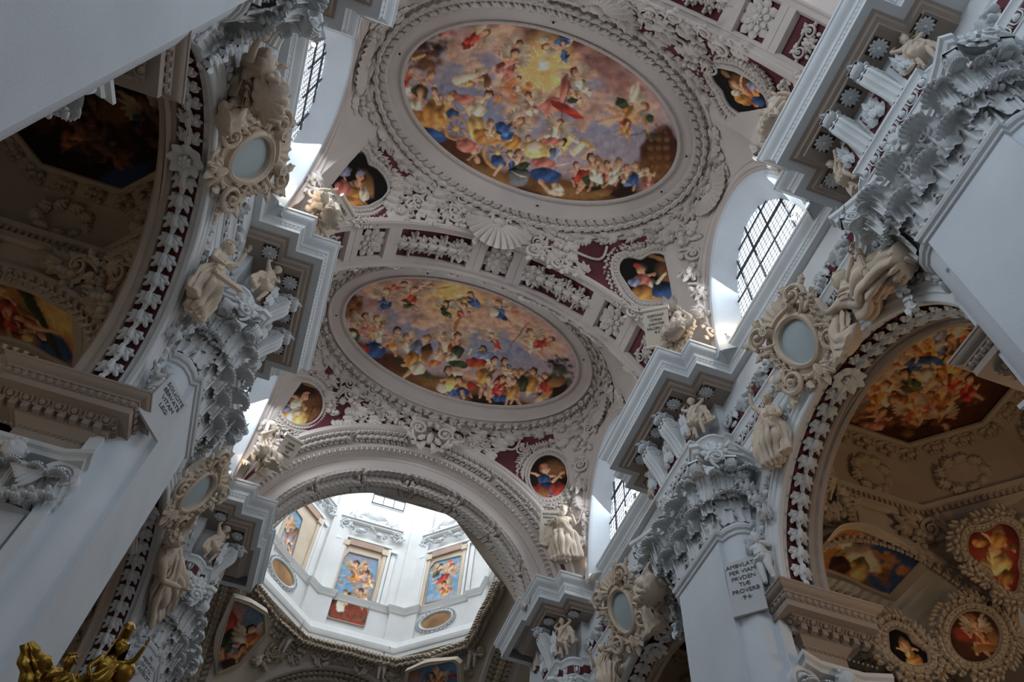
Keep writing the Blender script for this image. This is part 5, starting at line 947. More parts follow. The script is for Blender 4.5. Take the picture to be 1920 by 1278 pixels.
PAINTINGS['heartL'] = dict(c=(0.043,0.044), light=(1.00, -0.01), T=[[-0.315, -0.741, 0.594, -4.538], [-0.643, -0.294, -0.707, 9.733], [0.698, -0.604, -0.384, 22.669], [0.0, 0.0, 0.0, 1.0]], bd=[(0.7,0.6),(0.91,0.13),(0.79,-0.26),(0.49,-0.35),(0.5,-0.65),(0.27,-0.99),(-0.03,-1.11),(-0.38,-0.83),(-0.73,-0.33),(-0.91,0.14),(-0.83,0.61),(-0.55,0.96),(-0.28,1.11),(0.17,0.93)], L=[('e',0.05,0.04,0.444,-1.465,-0.97,0.01,'D',0.8,0.1),('e',-0.11,-0.34,0.113,-0.258,-0.452,-0.095,'A',0.3,0.5),('e',0.76,0.16,0.056,-0.313,-0.046,0.009,'A'),('f',-0.32,0.01,0.09,-0.1,0.187,'P'),('e',-0.51,0.11,-0.008,-0.355,-0.224,0.088,'Y',0.1,0.7,1,3),('e',0.07,0.48,0.076,-0.247,-0.181,0.001,'b',0.1,0.6,1,3),('e',-0.47,0.54,0.088,-0.306,-0.262,0.001,'r',0.1,0.6,1,3),('e',-0.42,-0.21,0.062,-0.219,-0.216,0.003,'W',0.1,0.6,1,3),('e',-0.76,0.24,0.027,-0.541,-0.144,0.043,'Y',0.1,0.6,1,3),('e',0.17,-0.1,0.047,-0.155,-0.087,0.001,'b')])
PAINTINGS['heartTR'] = dict(c=(-0.177,-0.069), light=(-0.87, -0.49), T=[[0.119, 0.773, -0.624, 4.379], [0.686, 0.39, 0.614, 4.103], [0.718, -0.501, -0.484, 23.0], [0.0, 0.0, 0.0, 1.0]], bd=[(0.4,-0.95),(0.05,-0.78),(-0.41,-0.34),(-0.7,0.09),(-0.8,0.39),(-0.73,0.8),(-0.49,0.95),(-0.02,0.79),(0.62,0.47),(0.8,0.09),(0.74,-0.18),(0.6,-0.33),(0.66,-0.62),(0.59,-0.83)], L=[('e',0.07,0,-0.513,0.84,1.131,0.059,'D',0.8,0.1),('e',-0.25,-0.03,-0.233,0.39,0.439,0.022,'T',0.4,0.5),('f',-0.18,0.16,0.05,-0.16,0.158,'O'),('e',-0.57,0.24,-0.179,0.116,0.142,0.083,'b',0.1,0.6,1,2),('e',-0.38,0.64,-0.179,0.199,0.198,0.042,'B',0.1,0.8,1,2),('e',0.13,0.27,-0.258,0.284,0.208,0.04,'Y',0.1,0.6,1,3),('e',0.19,-0.01,-0.194,0.123,0.101,0.056,'W',0.1,0.6,1,3),('e',0.04,-0.55,-0.056,0.17,0.111,-0.01,'A')])
PAINTINGS['roundL'] = dict(c=(-0.021,0.12), light=(0.96, -0.27), T=[[-0.522, -0.666, 0.534, -4.57], [-0.503, -0.265, -0.823, 18.141], [0.689, -0.698, -0.196, 22.59], [0.0, 0.0, 0.0, 1.0]], bd=[(-0.04,-0.91),(-0.28,-0.8),(-0.48,-0.6),(-0.64,-0.34),(-0.73,-0.06),(-0.75,0.23),(-0.7,0.5),(-0.58,0.72),(-0.41,0.87),(-0.21,0.94),(0.02,0.92),(0.25,0.82),(0.45,0.64),(0.61,0.4),(0.71,0.11),(0.75,-0.18),(0.71,-0.46),(0.59,-0.7),(0.42,-0.86),(0.2,-0.94)], L=[('e',-0.01,-0.03,-0.05,-1.483,-1.258,0.352,'T',0.8,0.1),('e',0.5,-0.17,-0.021,-1.127,-0.384,0.108,'K',0.5,0.2),('e',-0.47,-0.43,-0.025,-0.529,-0.377,0.109,'h',0.6,0.2),('c',-0.59,-0.17,-0.03,-0.52,0.034,0.021,'k'),('c',-0.22,-0.39,-0.1,-0.69,0.021,0.014,'k'),('e',-0.3,0.56,-0.233,-0.374,-0.206,0.2,'Y',0.1,0.6,1,3),('e',-0.44,0.24,-0.021,-0.436,-0.308,0.086,'y',0.1,0.7,1,3),('f',-0.07,0.24,0.27,-0.22,0.19,'W'),('e',-0.17,0.67,-0.08,-0.207,-0.113,0.079,'b',0.1,0.6,1,3),('e',0.36,-0.33,-0.003,-0.151,-0.051,0.015,'r'),('e',0.62,-0.51,-0.116,-0.329,-0.036,0.026,'A')])
PAINTINGS['roundR'] = dict(c=(-0.074,-0.086), light=(0.77, 0.64), T=[[0.534, -0.764, -0.363, 4.252], [-0.342, 0.198, -0.919, 18.259], [0.774, 0.614, -0.155, 22.799], [0.0, 0.0, 0.0, 1.0]], bd=[(0.4,-0.54),(0.15,-0.7),(-0.11,-0.79),(-0.37,-0.81),(-0.58,-0.75),(-0.74,-0.62),(-0.84,-0.43),(-0.85,-0.21),(-0.79,0.04),(-0.64,0.29),(-0.44,0.51),(-0.19,0.68),(0.08,0.78),(0.35,0.81),(0.58,0.75),(0.75,0.62),(0.84,0.42),(0.85,0.18),(0.77,-0.08),(0.62,-0.33)], L=[('e',-0.04,-0.05,0.63,-0.782,-1.099,-0.908,'K',0.8,0.1),('e',0.39,0.05,0.357,-0.445,-0.375,-0.307,'h',0.6,0.2),('f',-0.24,-0.06,0.17,0.32,0.196,'R'),('e',-0.21,0.04,0.142,-0.176,-0.206,-0.172,'B',0.1,0.6,1,3),('e',-0.4,-0.36,0.091,-0.348,-0.249,-0.107,'B',0.1,0.7,1,3),('e',-0.69,-0.12,0.234,-0.289,-0.177,-0.149,'R',0.1,0.6,1,3),('e',-0.2,-0.6,0.194,-0.241,-0.24,-0.194,'R',0.1,0.6,1,3),('c',-0.08,-0.26,0.39,-0.27,0.07,0.056,'S'),('e',0.46,-0.29,0.055,-0.069,-0.087,-0.07,'y',0.8),('e',-0.68,-0.31,0.171,-0.211,-0.117,-0.098,'A'),('e',0.28,0.45,0.088,-0.109,-0.075,-0.063,'r')])
PAINTINGS['octR'] = dict(c=(0,0), light=(-0.56, -0.83), T=None, bd=None, L=[('e',-0.01,0.33,2.446,-0.951,1.477,2.209,'k',0.8,0.1),('e',-0.91,0.21,0.449,-1.109,0.7,0.429,'O',0.7,0.2),('e',-0.47,-0.34,0.389,-0.718,0.492,0.335,'O',0.7,0.2),('e',-0.75,1.44,0.937,-0.15,0.188,0.421,'g',0.6,0.2),('e',0.89,0.14,0.812,-0.316,0.442,0.628,'k',0.6,0.3),('e',0.36,1.42,1.179,-0.465,0.267,0.406,'K',0.6,0.3),('e',0.88,0.63,0.545,-0.635,0.396,0.347,'K',0.6,0.3),('q',-0.01,1.4,0.52,20,'k'),('q',-0.58,1.21,0.34,16,'c'),('q',0.52,1.02,0.48,16,'T'),('q',0.31,0.05,0.42,16,'k'),('q',-0.93,0.18,0.29,14,'O'),('f',-0.89,-0.18,-0.86,-0.19,0.108,'W',0),('f',-0.56,-0.19,-0.59,-0.2,0.109,'b',0),('f',-0.76,0.23,-0.81,0.21,0.104,'O',1),('f',-0.58,0.2,-0.62,0.18,0.097,'P',1),('f',-0.48,0.88,-0.45,0.5,0.147,'W',1),('f',-0.49,1.09,-0.56,0.75,0.122,'O',0),('f',-0.06,0.31,-0.19,0.19,0.131,'O',1),('f',-0.1,-0.1,-0.14,-0.01,0.129,'W',0),('f',-0.06,-0.23,0.08,-0.33,0.128,'B',0),('f',-0.49,-0.48,-0.66,-0.64,0.139,'O',0),('f',-0.36,-0.68,-0.47,-0.75,0.113,'Y',0),('f',-0.21,-0.89,-0.42,-1.06,0.137,'b',0),('f',0.04,-1.06,-0.13,-1.25,0.136,'R',0),('f',0.09,-1.22,0.13,-1.31,0.123,'W',0),('f',0.26,0.39,0.28,0.54,0.119,'W',0),('f',0.75,0.4,0.57,0.11,0.153,'O',1),('f',0.71,-0.1,0.7,-0.18,0.117,'R',0),('f',-0.07,1.09,-0.17,1.04,0.136,'Y',0),('f',-0.94,1.02,-0.95,1.06,0.087,'O',0),('f',0.61,0.74,0.52,0.61,0.121,'R',0),('f',0.12,-0.76,0.01,-0.82,0.107,'G',0),('e',-0.03,-0.2,0.299,-0.049,0.063,0.127,'B',0.1,0.7,1,3),('e',0.05,1,0.248,-0.04,0.082,0.172,'Y',0.1,0.7,1,3),('e',0.07,0.15,0.077,-0.148,0.159,0.109,'W',0.1,0.7,1,2),('e',0.08,0.58,0.164,-0.064,0.056,0.083,'G',0.1,0.6,1,3),('e',0.11,1.31,0.261,-0.183,0.132,0.156,'k',0.2,0.6),('e',-0.28,-0.86,0.157,-0.06,0.1,0.146,'b',0.1,0.7,1,3),('e',-0.79,-0.33,0.079,-0.143,0.061,0.042,'B',0.1,0.6,1,2),('q',-0.44,1.66,0.42,14,'h'),('q',0.43,1.53,0.45,16,'T'),('q',0.91,0.87,0.41,14,'h'),('q',1.2,0.34,0.37,12,'T'),('q',-1.12,1.17,0.3,10,'g'),('f',0.35,1.09,0.22,0.97,0.116,'O',1),('f',-0.19,1.56,-0.22,1.4,0.104,'r',0),('f',1.1,1.05,1.02,0.91,0.103,'k',1),('f',1.11,0.06,1.04,-0.08,0.112,'R',0),('f',-1.05,0.74,-1.1,0.6,0.093,'O',1),('f',0.38,-0.29,0.32,-0.42,0.128,'Y',0),('f',-0.23,0.42,-0.37,0.31,0.112,'G',0)])
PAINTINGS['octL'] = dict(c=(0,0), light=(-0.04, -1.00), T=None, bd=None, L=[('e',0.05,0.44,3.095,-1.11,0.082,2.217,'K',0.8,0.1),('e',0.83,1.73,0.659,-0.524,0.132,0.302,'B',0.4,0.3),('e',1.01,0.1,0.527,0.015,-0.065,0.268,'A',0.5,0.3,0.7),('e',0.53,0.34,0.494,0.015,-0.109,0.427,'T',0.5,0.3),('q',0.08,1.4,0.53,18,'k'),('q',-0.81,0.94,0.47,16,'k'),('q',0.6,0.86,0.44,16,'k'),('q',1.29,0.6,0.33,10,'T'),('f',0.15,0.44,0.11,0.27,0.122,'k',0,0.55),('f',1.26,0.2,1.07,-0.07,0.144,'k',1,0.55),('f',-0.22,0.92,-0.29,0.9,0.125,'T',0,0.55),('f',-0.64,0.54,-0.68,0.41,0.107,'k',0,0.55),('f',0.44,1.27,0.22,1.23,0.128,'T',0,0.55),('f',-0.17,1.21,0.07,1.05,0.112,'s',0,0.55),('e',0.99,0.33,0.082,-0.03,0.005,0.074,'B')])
PAINTINGS['lunR'] = dict(c=(-0.72,10.45), light=(-0.08, -1.00), T=None, bd=[(-1.57,-0.91),(-0.98,-0.87),(0.38,-0.51),(1.21,-0.43),(1.56,-0.42),(1.57,0.89),(1,0.91),(0.29,0.76),(-0.68,0.5)], L=[('e',-1.72,0.7,0.293,-1.407,0.142,1.703,'y',0.9,0.1),('e',-1.78,0.8,0.202,0.079,0.011,0.935,'Y',0.6,0.2),('e',1.62,-0.03,1.364,-0.291,0.375,1.201,'B',0.3,0.2),('e',-1.66,0.72,0.057,-0.293,0.05,0.584,'k',0.4,0.4),('q',-1.7,0.14,0.12,12,'y'),('q',1.11,0.15,0.48,22,'Y'),('q',1.05,0.56,0.41,16,'A'),('q',-0.04,-0.2,0.49,14,'Y'),('f',-0.06,-0.08,-0.55,-0.31,0.229,'y'),('e',0.4,0.09,0.679,0.332,0.004,0.28,'W',0.1,0.7,1,3),('e',0.63,0.51,0.272,0.027,0.122,0.368,'y',0.1,0.7,1,3),('e',-0.35,-0.33,0.3,0.031,0.199,0.254,'W',0.1,0.7,1,2),('e',0.11,0.51,0.416,0.172,0.064,0.316,'k',0.2,0.6,1,3)])
PAINTINGS['lunL'] = dict(c=(0.352,10.841), light=(0.00, -1.00), T=None, bd=[(-1.12,-0.64),(-0.59,-0.59),(0.02,-0.6),(0.63,-0.59),(1.1,-0.7),(1.17,-0.11),(1.16,0.56),(0.45,0.7),(-0.1,0.64),(-0.61,0.68),(-1.17,0.59)], L=[('e',-0.09,0.12,1.37,-0.613,-0.006,1.31,'A',0.9,0.1),('e',0.67,-0.45,0.476,0.426,-0.452,0.511,'y',0.5,0.2),('e',0.59,0.45,0.582,0.027,-0.195,0.397,'B',0.3,0.3),('e',-0.36,0.23,0.384,0.033,-0.119,0.445,'k',0.3,0.4),('c',-0.14,-0.56,0.63,0.56,0.172,0.103,'G'),('e',-0.45,-0.06,0.186,0.022,-0.063,0.233,'R',0.1,0.7,1,3),('e',-0.09,0.02,0.165,0.04,-0.055,0.137,'Y',0.1,0.7,1,3),('f',-0.01,0.18,0.23,0.36,0.122,'s'),('c',0.08,0.2,0.61,0.04,0.062,0.049,'S'),('e',-0.07,0.53,0.14,-0.064,-0,0.135,'y',0.2,0.5),('f',-0.46,0.13,-0.59,-0.46,0.114,'R')])
PAINTINGS['drumA'] = dict(c=(-0.51,26.109), light=(-0.23, 0.97), T=[[1.0, 0.0, -0.0, -0.25], [-0.0, 0.0, -1.0, 31.14], [0.0, 1.0, 0.0, 0.0], [0.0, 0.0, 0.0, 1.0]], bd=[(-0.87,-1.91),(0.89,-1.9),(0.86,-0.01),(0.74,1.91),(-0.72,1.88),(-0.89,1.4),(-0.88,-0.39)], L=[('e',-0.19,0.03,3.711,1.222,1.08,-4.505,'m',0.9,0.05),('e',-0.09,1.68,0.925,0.321,0.133,-0.581,'b',0.5,0.1),('e',0.1,-1.2,1.194,0.172,0.102,-0.877,'G',0.05,0.3),('e',-0.02,-1.33,1.04,0.149,0.073,-0.61,'R',0.2,0.3,0.6),('e',0.05,-1.94,1.102,0.13,0.021,-0.204,'R',0.2,0.4),('e',-0.4,-1.13,0.206,0.043,0.066,-0.383,'w',0.05,0.1),('e',0.03,-0.57,0.264,0.085,0.042,-0.176,'m',0.3,0.2),('q',-0.48,0.23,0.47,16,'V'),('q',0.22,0.36,0.52,16,'c'),('q',0.69,0.42,0.26,8,'c'),('f',-0.14,0.84,-0.22,1.34,0.175,'Y',1),('e',0.13,0.73,0.235,-0.024,-0.009,-0.154,'P',0.1,0.5,1,3),('f',0.56,0.62,0.55,0.87,0.13,'S'),('f',-0.29,-0.53,-0.34,-0.39,0.125,'S'),('f',0.45,-0.48,0.35,-0.13,0.142,'S',1),('f',0.25,1.28,0.23,1.39,0.106,'T'),('e',-0.24,-1.67,0.087,0.018,0.044,-0.255,'T',0.3,0.3),('e',0.05,-1.63,0.088,0.018,0.042,-0.256,'T',0.3,0.3),('e',0.35,-1.59,0.088,0.018,0.04,-0.257,'T',0.3,0.3),('e',0.65,-1.55,0.089,0.018,0.039,-0.257,'T',0.3,0.3),('e',0.96,-1.52,0.089,0.018,0.037,-0.258,'T',0.3,0.3),('e',-0.24,2.36,0.728,0.09,0.016,-0.185,'T',0.1,0.3)])
PAINTINGS['drumB'] = dict(c=(-0.211,26.84), light=(-0.15, 0.99), T=[[0.707, 0.0, -0.707, 3.314], [-0.707, 0.0, -0.707, 29.664], [0.0, 1.0, 0.0, 0.0], [0.0, 0.0, 0.0, 1.0]], bd=[(-0.86,-1.08),(0.96,-1.28),(0.72,1.19),(-0.7,1.28),(-0.96,0.97)], L=[('e',-0.08,-0.18,4.502,-1.441,0.767,-4.917,'m',0.9,0.05),('e',0.06,-1.05,1.514,-0.185,0.149,-0.488,'l',0.6,0.1),('f',0.03,0.26,0.26,0.71,0.167,'R',1),('e',-0.12,0.12,0.327,0.166,0.104,-0.158,'R',0.1,0.6,1,3),('f',-0.48,0.71,-0.38,0.93,0.142,'G',1),('f',0.1,-0.52,0,-0.25,0.145,'O',1),('c',0.37,0.24,0.62,0.02,0.074,0.046,'S'),('c',-0.46,0.04,-0.75,-0.01,0.074,0.037,'S'),('e',0.17,1.03,0.184,-0.062,0.018,-0.124,'r'),('c',0.34,-0.68,0.47,-1.04,0.072,0.045,'S')])
PAINTINGS['drumC'] = dict(c=(-0.954,26.516), light=(-0.46, 0.89), T=[[0.707, 0.0, 0.707, -3.814], [0.707, 0.0, -0.707, 29.664], [-0.0, 1.0, 0.0, 0.0], [0.0, 0.0, 0.0, 1.0]], bd=[(-0.37,-1.23),(0.85,-1.26),(0.62,1.15),(-0.25,1.26),(-0.85,0.02)], L=[('e',0.2,-0.25,4.479,3.929,1.794,-3.436,'m',0.9,0.05),('e',0.2,-0.75,0.797,0.686,0.319,-0.606,'l',0.6,0.1),('f',0.12,0.03,-0.18,0.43,0.191,'P',1),('e',0.28,-0.28,0.359,0.314,0.129,-0.247,'V',0.1,0.6,1,3),('e',0.52,0.28,0.176,0.064,-0.044,-0.305,'A',0.1,0.5,1,3),('f',0.54,-0.65,0.5,-0.59,0.132,'S'),('f',-0.21,-0.81,-0.33,-0.67,0.129,'r'),('c',0.18,-0.47,0.36,-1,0.085,0.047,'S')])
PAINTINGS['pendL'] = dict(c=(-0.173,-0.449), light=(-0.86, 0.51), T=[[0.632, 0.594, 0.498, -4.486], [0.775, -0.484, -0.406, 28.656], [0.0, 0.643, -0.766, 20.9], [0.0, 0.0, 0.0, 1.0]], bd=[(0.97,-1.28),(1.24,-0.49),(1.08,0.08),(0.87,0.92),(0.13,1.28),(-0.63,1.08),(-1.24,0.81),(-0.86,0.35),(0.17,-0.72)], L=[('e',0.12,0.24,2.101,1.917,2.037,-1.2,'g',0.9,0.1),('e',-0.85,0.66,0.304,0.288,0.599,-0.354,'c',0.4,0.3),('e',-0.52,0.15,0.255,0.236,0.668,-0.396,'R',0.2,0.5,1,3),('e',0.18,-0.42,0.289,0.121,0.455,-0.537,'G',0.1,0.6,1,3),('f',0.73,0.28,0.34,0.59,0.208,'Y',1),('e',0.83,0.47,0.373,0.161,0.186,-0.219,'O',0.1,0.6,1,3),('e',0.4,0.08,0.249,0.106,0.092,-0.108,'W'),('f',0.88,-0.2,0.79,-0.07,0.163,'O'),('f',0.48,-0.75,0.22,-0.68,0.16,'s'),('e',1.09,-0.72,0.433,0.374,0.275,-0.163,'k',0.3,0.4)])
PAINTINGS['pendR'] = dict(c=(-0.122,-0.065), light=(0.24, 0.97), T=[[0.782, -0.506, -0.363, 3.302], [-0.623, -0.636, -0.456, 29.148], [0.0, 0.582, -0.813, 21.4], [0.0, 0.0, 0.0, 1.0]], bd=[(-1.18,-0.17),(-0.93,0.38),(-0.2,0.46),(1.02,0.5),(1.18,0.31),(1.01,-0.5)], L=[('e',0.16,-0.11,1.772,-0.272,-0.25,-0.995,'B',0.9,0.1),('e',-0.84,0.17,0.554,-0.085,-0.079,-0.313,'c',0.5,0.2),('f',0.33,-0.01,0.43,0.14,0.119,'O',1),('f',-0.05,-0.08,-0.01,0.08,0.12,'O'),('e',0.87,-0.09,0.202,-0.031,-0.025,-0.099,'R')])
PAINTINGS['mHeart'] = dict(c=(-0.007,-0.084), light=(0.23, 0.97), T=[[0.898, -0.249, -0.362, 11.025], [-0.44, -0.509, -0.74, 9.023], [0.0, 0.824, -0.567, 13.7], [0.0, 0.0, 0.0, 1.0]], bd=[(-0.52,0.28),(-0.43,0.5),(-0.28,0.56),(-0.15,0.52),(0.04,0.59),(0.21,0.71),(0.44,0.64),(0.53,0.42),(0.45,0.06),(0.35,-0.15),(0.35,-0.36),(0.17,-0.71),(-0.04,-0.6),(-0.16,-0.42),(-0.18,-0.2),(-0.42,-0.05),(-0.53,0.1)], L=[('e',-0.1,0.01,0.825,-0.033,-0.224,-0.926,'R',0.9,0.1),('e',-0.18,0.23,0.346,-0.015,-0.086,-0.36,'k',0.5,0.3,0.5),('f',-0.01,0.08,0.14,0.49,0.12,'y'),('e',0.11,0.36,0.173,-0.007,-0.044,-0.181,'Y',0.1,0.6,1,3),('e',0.08,-0.11,0.175,-0.08,-0.119,-0.197,'y',0.1,0.7,1,3),('e',-0.26,0.32,0.139,-0.006,-0.026,-0.108,'Y',0.1,0.7,1,3),('e',0.34,0.21,0.177,0.054,0.007,-0.068,'T',0.1,0.6,1,3),('e',0.08,-0.39,0.17,-0.006,-0.043,-0.175,'A',0.1,0.6,1,3)])
PAINTINGS['mRound'] = dict(c=(-0.012,-0.03), light=(0.29, 0.96), T=[[0.953, -0.087, -0.289, 10.801], [-0.301, -0.275, -0.913, 10.248], [0.0, 0.958, -0.288, 12.5], [0.0, 0.0, 0.0, 1.0]], bd=[(0.5,0.02),(0.42,-0.14),(0.31,-0.29),(0.16,-0.42),(-0,-0.5),(-0.16,-0.53),(-0.31,-0.52),(-0.42,-0.45),(-0.5,-0.35),(-0.53,-0.21),(-0.51,-0.04),(-0.44,0.12),(-0.32,0.28),(-0.17,0.41),(-0.01,0.5),(0.16,0.53),(0.31,0.52),(0.43,0.45),(0.51,0.33),(0.53,0.19)], L=[('e',0,0.01,0.864,0.057,-0.268,-0.883,'k',0.9,0.1),('e',-0.12,0.07,0.325,0.021,-0.066,-0.222,'R',0.5,0.3,0.6),('e',0.34,-0.04,0.215,0.014,-0.081,-0.256,'A',0.5,0.3),('f',0.11,0.01,0.09,0.29,0.094,'O',1),('c',-0.01,-0.14,-0.04,-0.35,0.057,0.036,'S'),('e',0.14,-0.23,0.285,0.019,-0.034,-0.108,'A',0.3,0.4),('e',0.05,0.41,0.122,-0.043,-0.047,-0.073,'A')])
PAINTINGS['mOval'] = dict(c=(-0.007,-0.023), light=(0.25, 0.97), T=[[0.997, -0.015, -0.07, 9.374], [-0.072, -0.206, -0.976, 10.686], [0.0, 0.978, -0.207, 12.1], [0.0, 0.0, 0.0, 1.0]], bd=[(-0.36,0.24),(-0.14,0.36),(0.08,0.3),(0.15,0.13),(0.43,0),(0.4,-0.22),(0.06,-0.36),(-0.24,-0.34),(-0.43,-0.18)], L=[('e',-0.11,-0,0.608,0.133,-0.176,-0.697,'D',0.9,0.1),('e',-0,-0.02,0.121,0.081,0.093,-0.233,'y',0.2,0.6),('f',0.02,-0.08,-0.05,0.08,0.084,'y'),('e',0.14,-0.2,0.12,-0.046,-0.087,-0.112,'Y',0.1,0.6,1,3)])
PAINTINGS['mOvalL'] = dict(c=(-0.077,0.006), light=(-0.22, 0.98), T=[[0.901, -0.226, -0.372, -7.294], [-0.435, -0.467, -0.77, 9.655], [-0.0, 0.855, -0.519, 14.3], [0.0, 0.0, 0.0, 1.0]], bd=[(-0.3,0.17),(-0.29,0.44),(-0.03,0.58),(0.22,0.62),(0.3,0.39),(0.28,-0),(0.2,-0.3),(0.13,-0.62),(-0.05,-0.47),(-0.21,-0.15)], L=[('e',0.1,-0.02,0.591,-0.052,0.14,-0.632,'r',0.9,0.1),('f',0.08,0.09,0.04,0.35,0.114,'O',1),('e',0.07,-0.21,0.15,-0.065,-0.022,-0.178,'O',0.1,0.6,1,3),('c',-0.07,-0.05,-0.01,-0.4,0.038,0.023,'O')])

# ---------------------------------------------------------------- frescoes placed on the vaults
def pk(nm, res, base='D', gain=2.0, half=None, seed=1):
    global LDIR
    d = PAINTINGS[nm]; LDIR = d['light']
    if d['bd']: b = np.array(d['bd']); u0, v0 = b.min(0)-.05; u1, v1 = b.max(0)+.05
    else: u0, v0, u1, v1 = -half[0], -half[1], half[0], half[1]
    p = Paint(u0, u1, v0, v1, res, base, gain, seed); run_paint(p, d['L']); return p, d
for nm, bi, lab in (('oval1', 1, 'large oval ceiling fresco of a gilded chariot procession under a glowing dove'), ('oval2', 2, 'oval ceiling fresco of angels raising a tall wooden cross, nearer the crossing')):
    B = VB[bi]; p, d = pk(nm, .0165, 'V', 2.35, (B['a']+.1, B['b']+.1))
    o = painted('ceiling_fresco', lambda U, V, B=B: np.stack([B['cx']+U, B['yc']+V, B['zc']-B['kx']*(B['cx']+U)**2-B['ky']*V**2+.005], -1), ellr(B['a']+.02, B['b']+.02), 150, 460, p)
    tag(o, lab, 'fresco')
# medallions on the vault: quatrefoil and round, with moulded frames
def med_frame(T, bd, mname, parent, beads=True, leaf='leaf', k1=1.0, wreath=None):
    b = np.array(bd); n = 60; th = np.linspace(0, 2*PI, n, endpoint=False); fn = polyr(bd); r = np.array([fn(t) for t in th]); r = (np.roll(r, 1)+r*2+np.roll(r, -1))/4; T = np.array(T); m_ = r.mean()
    G = []
    for dr, h in ((0, 0), (.0, .05), (.03, .08), (.06, .05), (.09, .03), (.20, .03), (.23, .07), (.27, .09), (.31, .06), (.33, -.05), (.35, -.12)):
        G.append([(T @ np.array(((q+dr*k1)*cos(t), (q+dr*k1)*sin(t), h, 1)))[:3] for q, t in zip(r, th)])
    mb = MB(); v, f = grid(G, cv=True); mb.add(v, f); fr = mb.obj('medallion_frame', mname, parent, 40)
    nb = int(2*PI*(m_+.15)/.11); tt = np.linspace(0, 2*PI, nb, endpoint=False)
    for t in tt[:90]:
        q = np.interp(t, np.append(th, 2*PI), np.append(r, r[0]))+.145*k1
        put(lib('bead', lambda mb: mb.add(*ball((0, 0, 0), .05, 8, 6)), mname), 'bead', T @ T4((q*cos(t), q*sin(t), .05), s=(.9, .9, 1.1)), fr)
    nl = int(2*PI*(m_+.48*k1)/.2)
    for i in range(nl):
        t = 2*PI*i/nl; q = np.interp(t, np.append(th, 2*PI), np.append(r, r[0]))+.45*k1; up = 0 if t < PI else PI
        orn(wreath or ('wreathseg' if i % 4 else 'fruitleaf'), T @ T4((q*cos(t), q*sin(t), -.02), rz=t+up, s=(.3, .22, .45)), fr, mname)
    return fr
MEDL = dict(heartR=('painted medallion of a seated woman in blue and white, right side of the near vault', 1), heartL=('medallion of a reclining woman in pink drapery, left side of the near vault', 1), heartTR=('painted medallion of a sibyl in blue, half hidden by the right cornice', 1),
            roundL=('round medallion of a seated woman in yellow and white, left of the crossing arch', 2), roundR=('oval medallion of a woman holding a star, right of the crossing arch', 2))
for nm, (lab, bi) in MEDL.items():
    p, d = pk(nm, .008); T = np.array(d['T']); T[:3, 3] = T[:3, 3]+T[:3, 0]*d['c'][0]+T[:3, 1]*d['c'][1]
    root = empty('painted_medallion', T[:3, 3], lab, 'medallion', 'sibyl medallions of the nave vault')
    med_frame(T, d['bd'], 'relief', root)
    o = painted('painted_panel', planesurf(T), polyr(d['bd']), 60, 150, p, root)
# medallions of the aisles
for nm, lab in (('mHeart', 'amber lit curved medallion of a figure raising a scarf, right aisle vault'), ('mRound', 'round amber medallion of a striding figure, lower right aisle vault'), ('mOval', 'small dark oval medallion with a glowing figure, lower right aisle'), ('mOvalL', 'small rose oval medallion of a figure with a staff, left aisle')):
    p, d = pk(nm, .01, gain=2.6); T = np.array(d['T']); T[:3, 3] = T[:3, 3]+T[:3, 0]*d['c'][0]+T[:3, 1]*d['c'][1]
    root = empty('painted_medallion', T[:3, 3], lab, 'medallion')
    med_frame(T, d['bd'], 'aisle', root, k1=.55)
    painted('painted_panel', planesurf(T), polyr(d['bd']), 45, 110, p, root)
# octagonal aisle frescoes
for nm, s, lab in (('octR', 1, 'octagonal fresco of crowded orange red saints and angels, right aisle vault'), ('octL', -1, 'dark octagonal fresco, deep shade painted in, left aisle vault')):
    p, d = pk(nm, .014, 'K', 3.0 if s > 0 else 1.3, (2.4, 2.4)); t0 = octo(2.05, (0, 0))  # lower gain on the left paints the aisle's deep shade into the pigment
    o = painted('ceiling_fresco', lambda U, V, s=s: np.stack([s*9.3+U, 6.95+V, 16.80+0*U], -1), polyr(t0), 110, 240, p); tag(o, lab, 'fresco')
    # shallow upstand closing the vault above the painting
for s, c in ((1, 16.1), (-1, 16.1), (1, -2.2), (-1, -2.2)):
    o = painted('ceiling_fresco', lambda U, V, s=s, c=c: np.stack([s*9.3+U, c+V, 16.80+0*U], -1), polyr(octo(2.05, (0, 0))), 30, 80, p)
    tag(o, {(1, 16.1): 'octagonal fresco of the farther right aisle bay', (-1, 16.1): 'octagonal fresco of the farther left aisle bay', (1, -2.2): 'octagonal fresco of the right aisle bay beside the viewer', (-1, -2.2): 'octagonal fresco of the left aisle bay beside the viewer'}[(s, c)], 'fresco')
for nm, s, lab in (('lunR', 1, 'curved fresco of a pale robed figure on amber clouds, right aisle arch'), ('lunL', -1, 'curved fresco of figures lowering a dark beam before a yellow sky, left aisle arch')):
    p, d = pk(nm, .012, 'Y', 2.2); c = d['c']
    def sf(U, V, s=s, c=c): a = (U+c[0])/2.47; return np.stack([s*9.3+2.47*np.sin(a), V+c[1], 11.8+2.47*np.cos(a)], -1)
    o = painted('arch_fresco', sf, polyr(d['bd']), 60, 150, p); tag(o, lab, 'fresco')
    th = np.linspace(0, 2*PI, 90, endpoint=False); fn = polyr(d['bd']); G = []
    for dr, h in ((0, 0), (0, .05), (.04, .07), (.08, .04), (.2, .03), (.24, .0)):
        U = np.array([(fn(t)+dr)*cos(t) for t in th]); V = np.array([(fn(t)+dr)*sin(t) for t in th]); a = (U+c[0])/2.47; R = 2.47-h; G.append(np.stack([s*9.3+R*np.sin(a), V+c[1], 11.8+R*np.cos(a)], -1))
    mb = MB(); v, f = grid(np.array(G), cv=True); mb.add(v, f); mb.obj('fresco_frame', 'aisle', o, 40)
